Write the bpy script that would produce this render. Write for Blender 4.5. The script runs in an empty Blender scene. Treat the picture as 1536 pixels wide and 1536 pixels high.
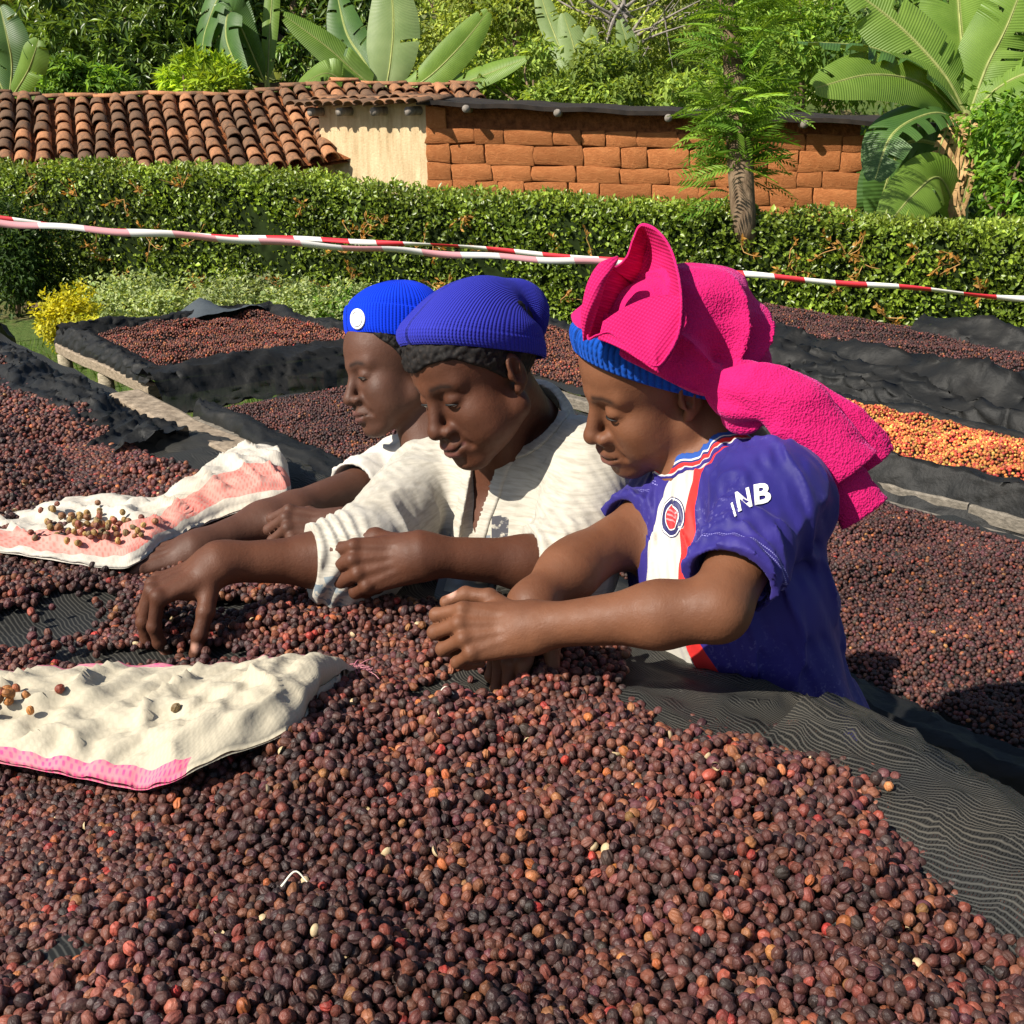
import bpy, bmesh, math, random
import numpy as np
from mathutils import Vector, Matrix
from mathutils.bvhtree import BVHTree

# ------------------------------------------------------------------ camera, sky, sun, exposure
SC = bpy.context.scene
COL = SC.collection
FPX = 1600.0                      # focal length in pixels of a 1536 px wide frame
PITCH = math.atan((768 - 186) / FPX)
CAM = np.array([0.0, 0.0, 1.6])
R_ = np.array([1.0, 0, 0]); F_ = np.array([0, math.cos(PITCH), -math.sin(PITCH)]); U_ = np.array([0, math.sin(PITCH), math.cos(PITCH)])
cam_d = bpy.data.cameras.new('camera'); cam_o = bpy.data.objects.new('camera', cam_d); COL.objects.link(cam_o)
cam_o.location = CAM; cam_o.rotation_euler = (math.pi / 2 - PITCH, 0, 0)
cam_d.sensor_width = 36.0; cam_d.lens = 36.0 * FPX / 1536.0; cam_d.clip_start = 0.02; cam_d.clip_end = 600
SC.camera = cam_o

TO_SUN = np.array([-0.74, -0.46, 0.80]); TO_SUN = TO_SUN / np.linalg.norm(TO_SUN)
SUN_EL = math.asin(TO_SUN[2])
wd = bpy.data.worlds.new('World'); SC.world = wd; wd.use_nodes = True
_n = wd.node_tree.nodes; _l = wd.node_tree.links
bg = _n.get('Background') or _n.new('ShaderNodeBackground')
out = _n.get('World Output') or _n.new('ShaderNodeOutputWorld')
sky = _n.new('ShaderNodeTexSky'); sky.sky_type = 'NISHITA'; sky.sun_disc = False
sky.sun_elevation = SUN_EL; sky.sun_rotation = math.atan2(TO_SUN[0], TO_SUN[1])
_l.new(sky.outputs[0], bg.inputs[0]); bg.inputs[1].default_value = 0.068; _l.new(bg.outputs[0], out.inputs[0])
sd = bpy.data.lights.new('sun', 'SUN'); so = bpy.data.objects.new('sun', sd); COL.objects.link(so)
sd.energy = 5.0; sd.angle = math.radians(0.53); sd.color = (1.0, 0.93, 0.82)
so.rotation_euler = Vector(-TO_SUN).to_track_quat('-Z', 'Y').to_euler()
so.location = (-20, -12, 30)
SC.view_settings.view_transform = 'Standard'; SC.view_settings.look = 'None'
SC.view_settings.exposure = 0.74; SC.view_settings.gamma = 1.0
SC.render.engine = 'CYCLES'
SC.cycles.use_denoising = True
SC.cycles.max_bounces = 8; SC.cycles.transparent_max_bounces = 12
try: SC.cycles.denoiser = 'OPENIMAGEDENOISE'
except Exception: pass

RNG = np.random.default_rng(7)
random.seed(7)

def unit(v):
    v = np.asarray(v, float); return v / np.linalg.norm(v)
def W(px, py, zc):
    """point seen at pixel (px,py) of the 1536 frame, zc metres in front of the lens"""
    return CAM + zc * (F_ + (px - 768) / FPX * R_ - (py - 768) / FPX * U_)
def P(px, py, z):
    """point of the level plane at height z seen at that pixel"""
    d = F_ + (px - 768) / FPX * R_ - (py - 768) / FPX * U_
    return CAM + d * ((z - CAM[2]) / d[2])
def camv(a, b, c):
    """vector right, up in picture, towards the viewer -> world"""
    return a * R_ + b * U_ - c * F_

# ------------------------------------------------------------------ objects
def tag(o, label=None, cat=None, group=None, kind=None):
    if label: o['label'] = label
    if cat: o['category'] = cat
    if group: o['group'] = group
    if kind: o['kind'] = kind
    return o
def empty(name, loc=(0, 0, 0)):
    o = bpy.data.objects.new(name, None); o.location = loc; o.empty_display_size = 0.05
    COL.objects.link(o); return o
def parent(o, p):
    o.parent = p
    if p is not None:
        bpy_m = Matrix.Translation(p.location) if p.type == 'EMPTY' else p.matrix_basis
        o.matrix_parent_inverse = bpy_m.inverted()
    return o
def meshobj(name, verts, faces, mat=None, par=None, smooth=True, uv=None, attrs=None, mats=None, fmat=None):
    """faces: list or int array (n,3|4); uv: per-vertex (n,2); attrs: {name: (n,) or (n,3)}"""
    me = bpy.data.meshes.new(name)
    verts = np.asarray(verts, np.float32)
    if isinstance(faces, np.ndarray):
        k = faces.shape[1]; nf = len(faces)
        me.vertices.add(len(verts)); me.vertices.foreach_set('co', verts.ravel())
        me.loops.add(nf * k); me.loops.foreach_set('vertex_index', faces.astype(np.int32).ravel())
        me.polygons.add(nf); me.polygons.foreach_set('loop_start', np.arange(0, nf * k, k, dtype=np.int32))
        try: me.polygons.foreach_set('loop_total', np.full(nf, k, np.int32))
        except Exception: pass
        me.update(calc_edges=True)
    else:
        me.from_pydata(verts.tolist(), [], faces)
    if smooth: me.polygons.foreach_set('use_smooth', np.ones(len(me.polygons), bool))
    if uv is not None:
        ul = me.uv_layers.new(name='UVMap'); li = np.empty(len(me.loops), np.int32); me.loops.foreach_get('vertex_index', li)
        ul.data.foreach_set('uv', np.asarray(uv, np.float32)[li].ravel())
    if attrs:
        for k_, a in attrs.items():
            a = np.asarray(a, np.float32)
            if a.ndim == 1:
                t = me.attributes.new(k_, 'FLOAT', 'POINT'); t.data.foreach_set('value', a)
            else:
                t = me.attributes.new(k_, 'FLOAT_COLOR', 'POINT')
                t.data.foreach_set('color', np.concatenate([a, np.ones((len(a), 1), np.float32)], 1).ravel())
    if mats:
        for m in mats: me.materials.append(m)
        if fmat is not None: me.polygons.foreach_set('material_index', np.asarray(fmat, np.int32))
    elif mat: me.materials.append(mat)
    me.update()
    o = bpy.data.objects.new(name, me); COL.objects.link(o)
    if par is not None: parent(o, par)
    return o
def instance(src, name, par, mw):
    o = bpy.data.objects.new(name, src); COL.objects.link(o)
    if par is not None: parent(o, par)
    o.matrix_basis = mw
    return o
def grid_faces(nu, nv, wrap_u=False, wrap_v=False):
    iu = np.arange(nu if wrap_u else nu - 1); iv = np.arange(nv if wrap_v else nv - 1)
    a, b = np.meshgrid(iu, iv, indexing='ij'); a = a.ravel(); b = b.ravel()
    a1 = (a + 1) % nu; b1 = (b + 1) % nv
    return np.stack([a * nv + b, a1 * nv + b, a1 * nv + b1, a * nv + b1], 1)
def box_geo(c, s, rot=None):
    """verts, faces of a box with centre c and full size s"""
    c = np.asarray(c, float); s = np.asarray(s, float) / 2
    v = np.array([[x, y, z] for x in (-1, 1) for y in (-1, 1) for z in (-1, 1)]) * s
    if rot is not None: v = v @ np.asarray(rot).T
    f = [(0, 1, 3, 2), (4, 6, 7, 5), (0, 4, 5, 1), (2, 3, 7, 6), (0, 2, 6, 4), (1, 5, 7, 3)]
    return v + c, np.array(f)
def join_geo(parts):
    vs, fs, n = [], [], 0
    for v, f in parts:
        vs.append(v); fs.append(np.asarray(f) + n); n += len(v)
    return np.concatenate(vs), np.concatenate(fs)
def beam(a, b, w, h, up=(0, 0, 1), rough=0.0, nseg=6, rng=RNG, taper=1.0):
    """a slightly uneven sawn timber from a to b"""
    a = np.asarray(a, float); b = np.asarray(b, float); d = unit(b - a); s = unit(np.cross(d, up)); u = np.cross(s, d)
    vs = []
    for i in range(nseg + 1):
        t = i / nseg; k = 1 + (taper - 1) * t; c = a + (b - a) * t + s * rng.normal(0, rough) + u * rng.normal(0, rough)
        for (x, y) in ((-1, -.8), (-.8, -1), (.8, -1), (1, -.8), (1, .8), (.8, 1), (-.8, 1), (-1, .8)):
            vs.append(c + s * (x * w / 2 * k) + u * (y * h / 2 * k))
    f = [tuple(i * 8 + q for q in (j, (j + 1) % 8)) + tuple((i + 1) * 8 + q for q in ((j + 1) % 8, j)) for i in range(nseg) for j in range(8)]
    f.append(tuple(range(7, -1, -1))); f.append(tuple(nseg * 8 + q for q in range(8)))
    return np.array(vs), f
def pole(a, b, r1, r2, nseg=6, ns=10, rough=0.0, rng=RNG):
    a = np.asarray(a, float); b = np.asarray(b, float); d = unit(b - a)
    s = unit(np.cross(d, (0.3, 1, 0.2))); u = np.cross(s, d); vs = []
    for i in range(nseg + 1):
        t = i / nseg; c = a + (b - a) * t + (s * rng.normal(0, rough) + u * rng.normal(0, rough) if 0 < i < nseg else 0)
        r = r1 + (r2 - r1) * t
        for j in range(ns):
            an = 2 * math.pi * j / ns; rr = r * (1 + rng.normal(0, 0.03 if rough else 0))
            vs.append(c + s * math.cos(an) * rr + u * math.sin(an) * rr)
    f = [(i * ns + j, i * ns + (j + 1) % ns, (i + 1) * ns + (j + 1) % ns, (i + 1) * ns + j) for i in range(nseg) for j in range(ns)]
    f.append(tuple(range(ns - 1, -1, -1))); f.append(tuple(nseg * ns + q for q in range(ns)))
    return np.array(vs), f
def catmull(pts, n):
    """smooth curve through pts, n samples"""
    p = np.asarray(pts, float); p = np.concatenate([2 * p[:1] - p[1:2], p, 2 * p[-1:] - p[-2:-1]])
    t = np.linspace(0, len(p) - 3 - 1e-9, n); i = t.astype(int); u = (t - i)[:, None]
    p0, p1, p2, p3 = p[i], p[i + 1], p[i + 2], p[i + 3]
    return 0.5 * (2 * p1 + (p2 - p0) * u + (2 * p0 - 5 * p1 + 4 * p2 - p3) * u ** 2 + (3 * p1 - p0 - 3 * p2 + p3) * u ** 3)
def catmull_loop(pts, n):
    p = np.asarray(pts, float); m = len(p); t = np.arange(n) / n * m; i = t.astype(int); u = (t - i)[:, None]
    p0, p1, p2, p3 = p[(i - 1) % m], p[i % m], p[(i + 1) % m], p[(i + 2) % m]
    return 0.5 * (2 * p1 + (p2 - p0) * u + (2 * p0 - 5 * p1 + 4 * p2 - p3) * u ** 2 + (3 * p1 - p0 - 3 * p2 + p3) * u ** 3)

class Waves:
    """cheap band-limited noise: a sum of warped sines, any dimension"""
    def __init__(s, seed, freq, n=10, dim=3, spread=0.5):
        r = np.random.default_rng(seed); d = r.normal(size=(n, dim)); d /= np.linalg.norm(d, axis=1, keepdims=True)
        s.k = d * (freq * 2 * math.pi * np.exp(r.normal(0, spread, (n, 1)))); s.ph = r.uniform(0, 7, n); s.n = n
    def __call__(s, p):
        o = 0
        for k, ph in zip(s.k, s.ph): o = o + np.sin(p @ k + ph)
        return o / math.sqrt(s.n / 2)

# ------------------------------------------------------------------ materials
MATS = {}
class MB:
    def __init__(s, name, rough=0.6, spec=0.4):
        s.m = bpy.data.materials.new(name); s.m.use_nodes = True; s.nt = s.m.node_tree
        for n in list(s.nt.nodes): s.nt.nodes.remove(n)
        s.out = s.nt.nodes.new('ShaderNodeOutputMaterial'); s.b = s.nt.nodes.new('ShaderNodeBsdfPrincipled')
        s.nt.links.new(s.b.outputs[0], s.out.inputs[0]); s.b.inputs['Roughness'].default_value = rough
        s.b.inputs['Specular IOR Level'].default_value = spec; MATS[name] = s.m; s._obj = None
    def n(s, t, **kw):
        x = s.nt.nodes.new('ShaderNode' + t)
        for k, v in kw.items(): setattr(x, k, v)
        return x
    def l(s, a, b): s.nt.links.new(a, b)
    def set(s, sock, v):
        if hasattr(v, 'links'): s.l(v, sock)
        else: sock.default_value = v
    def coord(s, which='Object'):
        if s._obj is None: s._obj = s.n('TexCoord')
        return s._obj.outputs[which]
    def attr(s, name, out='Fac', kind='GEOMETRY'):
        x = s.n('Attribute', attribute_name=name, attribute_type=kind); return x.outputs[out]
    def mapping(s, vec, scale=(1, 1, 1), rot=(0, 0, 0), loc=(0, 0, 0)):
        x = s.n('Mapping'); s.l(vec, x.inputs[0]); x.inputs['Scale'].default_value = scale; x.inputs['Rotation'].default_value = rot
        x.inputs['Location'].default_value = loc; return x.outputs[0]
    def noise(s, scale, detail=4, rough=0.55, vec=None, dist=0.0):
        x = s.n('TexNoise'); x.inputs['Scale'].default_value = scale; x.inputs['Detail'].default_value = detail
        x.inputs['Roughness'].default_value = rough; x.inputs['Distortion'].default_value = dist
        s.l(vec if vec is not None else s.coord(), x.inputs['Vector']); return x.outputs['Fac']
    def voro(s, scale, vec=None, feature='F1', out='Distance'):
        x = s.n('TexVoronoi', feature=feature); x.inputs['Scale'].default_value = scale
        s.l(vec if vec is not None else s.coord(), x.inputs['Vector']); return x.outputs[out]
    def wave(s, scale, vec=None, dist=0.0, dscale=1.0, axis='X', prof='SIN', detail=2):
        x = s.n('TexWave', wave_type='BANDS', bands_direction=axis, wave_profile=prof); x.inputs['Scale'].default_value = scale
        x.inputs['Distortion'].default_value = dist; x.inputs['Detail Scale'].default_value = dscale; x.inputs['Detail'].default_value = detail
        s.l(vec if vec is not None else s.coord(), x.inputs['Vector']); return x.outputs['Fac']
    def ramp(s, fac, stops, interp='LINEAR'):
        x = s.n('ValToRGB'); x.color_ramp.interpolation = interp; e = x.color_ramp.elements
        while len(e) > 1: e.remove(e[-1])
        for i, (p, c) in enumerate(stops):
            q = e[0] if i == 0 else e.new(p)
            q.position = p; c = c if hasattr(c, '__len__') else (c, c, c); q.color = (*c[:3], 1)
        s.l(fac, x.inputs[0]); return x.outputs[0]
    def mix(s, fac, a, b, mode='MIX'):
        x = s.n('Mix', data_type='RGBA', blend_type=mode)
        s.set(x.inputs[0], fac)
        for sock, v in ((x.inputs[6], a), (x.inputs[7], b)):
            if hasattr(v, 'links'): s.l(v, sock)
            else: sock.default_value = (*v[:3], 1) if hasattr(v, '__len__') else (v, v, v, 1)
        return x.outputs[2]
    def math(s, op, a, b=0.0, c=None, clamp=False):
        x = s.n('Math', operation=op, use_clamp=clamp); s.set(x.inputs[0], a); s.set(x.inputs[1], b)
        if c is not None: s.set(x.inputs[2], c)
        return x.outputs[0]
    def bump(s, h, dist=0.002, strength=1.0, normal=None):
        x = s.n('Bump'); x.inputs['Distance'].default_value = dist; x.inputs['Strength'].default_value = strength
        s.l(h, x.inputs['Height'])
        if normal is not None: s.l(normal, x.inputs['Normal'])
        s.l(x.outputs[0], s.b.inputs['Normal']); return x.outputs[0]
    def color(s, c):
        if hasattr(c, 'links'): s.l(c, s.b.inputs['Base Color'])
        else: s.b.inputs['Base Color'].default_value = (*c[:3], 1)
    def rough(s, v): s.set(s.b.inputs['Roughness'], v)
    def alpha(s, v): s.set(s.b.inputs['Alpha'], v)
def srgb(r, g, b):
    f = lambda c: (c / 255 / 12.92) if c <= 10 else ((c / 255 + 0.055) / 1.055) ** 2.4
    return (f(r), f(g), f(b))

# ------------------------------------------------------------------ implicit surfaces
def smin(a, b, k):
    h = np.maximum(k - np.abs(a - b), 0) / k
    return np.minimum(a, b) - h * h * k * 0.25
def smax(a, b, k): return -smin(-a, -b, k)
def cap(p, a, b, r1, r2, n=None, q=1.0):
    """tapered capsule; q<1 flattens it along n"""
    a = np.asarray(a, np.float32); b = np.asarray(b, np.float32); d = b - a; v = p - a
    if n is not None:
        n = np.asarray(n, np.float32); e = 1 / q - 1
        v = v + (v @ n)[:, None] * (n * e)[None]; d = d + n * (float(d @ n) * e)
    t = np.clip((v @ d) / max(float(d @ d), 1e-9), 0, 1).astype(np.float32)
    w = v - t[:, None] * d[None]
    return np.sqrt((w * w).sum(1)) - (r1 + (r2 - r1) * t)
def ell(p, c, r, rot=None):
    v = p - np.asarray(c, np.float32)
    if rot is not None: v = v @ np.asarray(rot, np.float32)
    r = np.asarray(r, np.float32); k0 = np.sqrt(((v / r) ** 2).sum(1)); k1 = np.sqrt(((v / (r * r)) ** 2).sum(1)) + 1e-9
    return k0 * (k0 - 1) / k1
def mesh_sdf(f, lo, hi, h, bs=8, slack=1.7):
    lo = np.asarray(lo, float); hi = np.asarray(hi, float)
    nb = np.ceil((hi - lo) / (h * bs)).astype(int) + 1
    bi = np.stack(np.meshgrid(*[np.arange(k) for k in nb], indexing='ij'), -1).reshape(-1, 3)
    cen = (lo + (bi * bs + (bs - 1) / 2) * h).astype(np.float32)
    d = f(cen).astype(np.float32)
    act = np.abs(d) < bs * h * 0.87 * slack + 0.004
    G = np.broadcast_to(d.reshape(nb)[:, None, :, None, :, None], (nb[0], bs, nb[1], bs, nb[2], bs)).copy()
    off = np.stack(np.meshgrid(*[np.arange(bs)] * 3, indexing='ij'), -1).reshape(-1, 3)
    ab = bi[act]
    for i in range(0, len(ab), 600):
        q = ab[i:i + 600]; pts = (lo + (q[:, None, :] * bs + off[None]) * h).astype(np.float32).reshape(-1, 3)
        v = f(pts).astype(np.float32).reshape(len(q), bs, bs, bs)
        G[q[:, 0], :, q[:, 1], :, q[:, 2], :] = v
    Fv = G.reshape(nb[0] * bs, nb[1] * bs, nb[2] * bs); del G
    S = Fv < 0
    c = np.zeros(tuple(k - 1 for k in S.shape), np.uint8)
    O8 = [(i, j, k) for i in (0, 1) for j in (0, 1) for k in (0, 1)]
    n0, n1, n2 = c.shape
    for (i, j, k) in O8: c += S[i:i + n0, j:j + n1, k:k + n2]
    ai = np.argwhere((c > 0) & (c < 8)); idx = np.full(c.shape, -1, np.int32)
    idx[ai[:, 0], ai[:, 1], ai[:, 2]] = np.arange(len(ai))
    cv = [Fv[ai[:, 0] + i, ai[:, 1] + j, ai[:, 2] + k] for (i, j, k) in O8]
    acc = np.zeros((len(ai), 3), np.float32); cnt = np.zeros(len(ai), np.float32)
    for a in range(8):
        for b in range(a + 1, 8):
            oa, ob = np.array(O8[a]), np.array(O8[b])
            if np.abs(oa - ob).sum() != 1: continue
            m = (cv[a] < 0) != (cv[b] < 0); t = np.where(m, cv[a] / np.where(m, cv[a] - cv[b], 1), 0)
            acc += m[:, None] * (oa[None] + t[:, None] * (ob - oa)[None]); cnt += m
    V = lo + (ai + acc / cnt[:, None]) * h
    Q = []
    for ax in range(3):
        o1, o2 = [x for x in range(3) if x != ax]
        sl0 = [slice(None)] * 3; sl1 = [slice(None)] * 3; sl0[ax] = slice(0, -1); sl1[ax] = slice(1, None)
        dif = S[tuple(sl0)] != S[tuple(sl1)]
        e = np.argwhere(dif); e = e[(e[:, o1] > 0) & (e[:, o2] > 0) & (e[:, o1] < S.shape[o1] - 1) & (e[:, o2] < S.shape[o2] - 1)]
        u = np.zeros(3, int); u[o1] = 1; w = np.zeros(3, int); w[o2] = 1
        q = [idx[tuple((e - u - w).T)], idx[tuple((e - w).T)], idx[tuple(e.T)], idx[tuple((e - u).T)]]
        q = np.stack(q, 1); ins = S[tuple(e.T)]
        flip = ins if ax != 1 else ~ins
        q[~flip] = q[~flip][:, ::-1]
        Q.append(q)
    Q = np.concatenate(Q); Q = Q[(Q >= 0).all(1)]
    return V.astype(np.float32), Q
# ------------------------------------------------------------------ ground and hill
GZ0 = -0.42
def ground_mat():
    m = MB('earth_and_grass', 0.95, 0.1); n = m.noise(.9, 6, .6); n2 = m.noise(14, 5, .7)
    c = m.mix(m.ramp(n2, [(.35, 0), (.7, 1)]), (0.055, 0.095, 0.022), (0.10, 0.13, 0.035)); c = m.mix(m.ramp(n, [(.50, 0), (.66, 1)]), c, (0.17, 0.11, 0.065))
    m.color(c); m.bump(n2, .05, .8); return m.m
def build_ground():
    xs = np.concatenate([np.linspace(-260, -14, 20), np.linspace(-12, 12, 60), np.linspace(14, 260, 20)]); ys = np.concatenate([np.linspace(-40, -3, 8), np.linspace(-2, 16, 70), np.linspace(18, 300, 44)])
    X, Y = np.meshgrid(xs, ys, indexing='ij'); n = X * NV_[0] + Y * NV_[1]
    Z = np.where(n < .9, 0.0, GZ0) ; k = np.clip((n + .10) / .35, 0, 1); Z = 0.0 + (GZ0 - 0.0) * k * k * (3 - 2 * k)
    Z = Z + np.clip(Y - 24, 0, 400) ** 1.02 * .20 * (1 + .18 * np.sin(X * .045 + 1.0)) + .02 * Waves(3, .35, 8, 2)(np.stack([X, Y], -1).reshape(-1, 2)).reshape(X.shape)
    o = meshobj('ground', np.stack([X, Y, Z], -1).reshape(-1, 3), grid_faces(len(xs), len(ys)), ground_mat()); tag(o, kind='structure')
    return lambda x, y: float(GZ0 + max(0, y - 24) ** 1.02 * .20 * (1 + .18 * math.sin(x * .045 + 1.0)))
NV_ = np.array([.767, .642])
GROUND = build_ground()

# ------------------------------------------------------------------ foliage
def leaf_mat(name, rough=.45, trans=.35, spec=.4):
    m = MB(name, rough, spec); c = m.attr('col', 'Color'); n = m.noise(8, 3); c2 = m.mix(m.math('MULTIPLY', n, .4), c, m.mix(1.0, c, (.6, .7, .5), 'MULTIPLY')); m.color(c2)
    t = m.n('BsdfTranslucent'); m.l(m.mix(1.0, c2, (1.35, 1.25, .55), 'MULTIPLY'), t.inputs[0]); mx = m.n('MixShader'); mx.inputs[0].default_value = trans
    m.l(m.b.outputs[0], mx.inputs[1]); m.l(t.outputs[0], mx.inputs[2]); m.l(mx.outputs[0], m.out.inputs[0]); return m.m
LEAF = leaf_mat('leaf_glossy', .38, .28, .5); LEAF_SOFT = leaf_mat('leaf_soft', .6, .4, .25); LEAF_FAR = leaf_mat('leaf_far', .8, .35, .1)
def bark_mat(name, c0, c1):
    m = MB(name, .9, .15); n = m.noise(1, 5, .7, m.mapping(m.coord(), (14, 14, 4))); m.color(m.mix(m.ramp(n, [(.35, 0), (.7, 1)]), c0, c1)); m.bump(n, .02, .8); return m.m
BARK = bark_mat('brown_bark', (.10, .065, .04), (.24, .17, .11)); BARK_GREY = bark_mat('grey_bark', (.16, .14, .12), (.33, .29, .25)); TWIG = plain_twig = MB('dry_twig', .85, .2); TWIG.color((.42, .23, .08)); TWIG = TWIG.m
def leaf_geo(pos, dirs, nrm, ln, wd, col, fold=.25, bend=0.0):
    """many leaves at once: diamond blades folded on the midrib"""
    n = len(pos); d = dirs / (np.linalg.norm(dirs, axis=1, keepdims=True) + 1e-9); s = np.cross(d, nrm); s /= np.linalg.norm(s, axis=1, keepdims=True) + 1e-9; u = np.cross(s, d)
    ln = np.broadcast_to(ln, (n,))[:, None]; wd = np.broadcast_to(wd, (n,))[:, None]
    V = np.stack([pos, pos + d * ln * .45 + s * wd * .5 + u * wd * fold, pos + d * ln - u * ln * bend, pos + d * ln * .45 - s * wd * .5 + u * wd * fold], 1).reshape(-1, 3)
    i = np.arange(n)[:, None] * 4; Fc = np.concatenate([i + np.array([[0, 1, 2]]), i + np.array([[0, 2, 3]])]); return V, Fc, np.repeat(col, 4, 0)
def greens(n, rng, lo, hi, sd=.18):
    t = rng.uniform(0, 1, (n, 1)) ** 1.2; c = np.array(lo) * (1 - t) + np.array(hi) * t; return c * np.exp(rng.normal(0, sd, (n, 1)))
def rnd_dirs(n, rng): d = rng.normal(size=(n, 3)); return d / np.linalg.norm(d, axis=1, keepdims=True)
def blob_leaves(blobs, n, ln, wd, lo, hi, rng, droop=.3, whorl=0, mat=None, shell=.55, fold=.25):
    """leaves spread through uneven blobs ((centre),(radii)); whorl>0 groups them in rosettes"""
    vol = np.array([b[1][0] * b[1][1] * b[1][2] for b in blobs]) ** .75; k = rng.choice(len(blobs), n // max(1, whorl or 1), p=vol / vol.sum())
    C = np.array([b[0] for b in blobs]); Rr = np.array([b[1] for b in blobs]); u = rnd_dirs(len(k), rng); rad = (shell + (1 - shell) * rng.uniform(size=(len(k), 1)) ** .5)
    w = Waves(int(rng.integers(1e6)), .9, 6); rad = rad * (1 + .22 * w(u * 1.3 + C[k] * 1.0))[:, None]
    p = C[k] + u * Rr[k] * rad; tone = np.exp(.22 * Waves(int(rng.integers(1e6)), .8, 6)(p))[:, None]
    if whorl: p = np.repeat(p, whorl, 0); u = np.repeat(u, whorl, 0); tone = np.repeat(tone, whorl, 0)
    m = len(p); d = u * .7 + rnd_dirs(m, rng) * (1.0 if whorl else .9); d[:, 2] -= droop; nr = rnd_dirs(m, rng) * .5 + np.array([0, 0, 1.0]) + u * .5
    L = ln * np.exp(rng.normal(0, .22, m)); Wd = wd * np.exp(rng.normal(0, .18, m))
    return leaf_geo(p, d, nr, L, Wd, greens(m, rng, lo, hi) * tone, fold, .15)
def foliage(name, geo, mat, par, kind=None):
    V, Fc, c = geo; o = meshobj(name, V, Fc, mat, par, smooth=False, attrs={'col': c})
    if kind: o['kind'] = kind
    return o
def limbs(pts_list):
    g = [tube_geo_(np.array(p), r, 7) for p, r in pts_list]; return join_geo(g)
def tube_geo_(pts, rad, ns=7):
    pts = catmull(pts, max(6, len(pts) * 4)); n = len(pts); rad = np.interp(np.linspace(0, 1, n), np.linspace(0, 1, len(rad)), rad)
    tg = np.gradient(pts, axis=0); tg /= np.linalg.norm(tg, axis=1, keepdims=True) + 1e-12; u = unit(np.cross(tg[0], (.31, .52, .21))); vs = []; an = np.arange(ns) / ns * 2 * math.pi
    for i in range(n):
        u = u - tg[i] * (u @ tg[i]); u = u / np.linalg.norm(u); w = np.cross(tg[i], u); vs.append(pts[i] + rad[i] * (np.cos(an)[:, None] * u + np.sin(an)[:, None] * w))
    return np.concatenate(vs), grid_faces(n, ns, wrap_v=True)
def tree(name, label, base, top, blobs, n, ln, wd, lo, hi, seed, group=None, mat=None, whorl=0, trunk_r=.12, droop=.3, bark=None, shell=.45, cat='tree'):
    r = np.random.default_rng(seed); root = empty(name, tuple(base)); tag(root, label, cat, group)
    base = np.asarray(base, float); top = np.asarray(top, float); mid = (base + top) / 2 + r.normal(0, .06, 3) * (1, 1, 0)
    L = [([base, mid, top], (trunk_r, trunk_r * .8, trunk_r * .4))]
    for (c, rr) in blobs[:7]: t = r.uniform(.45, .9); a = base + (top - base) * t; c = np.asarray(c); L.append(([a, (a + c) / 2 + r.normal(0, .1, 3), c], (trunk_r * .45, trunk_r * .3, trunk_r * .1)))
    v, f = limbs(L); meshobj('trunk', v, f, bark or BARK, root); g_ = blob_leaves(blobs, n, ln, wd, lo, hi, r, droop, whorl, shell=shell); foliage('crown', (g_[0], g_[1], g_[2] * (2.35, 2.05, 1.5)), mat or LEAF_SOFT, root); return root

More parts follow.
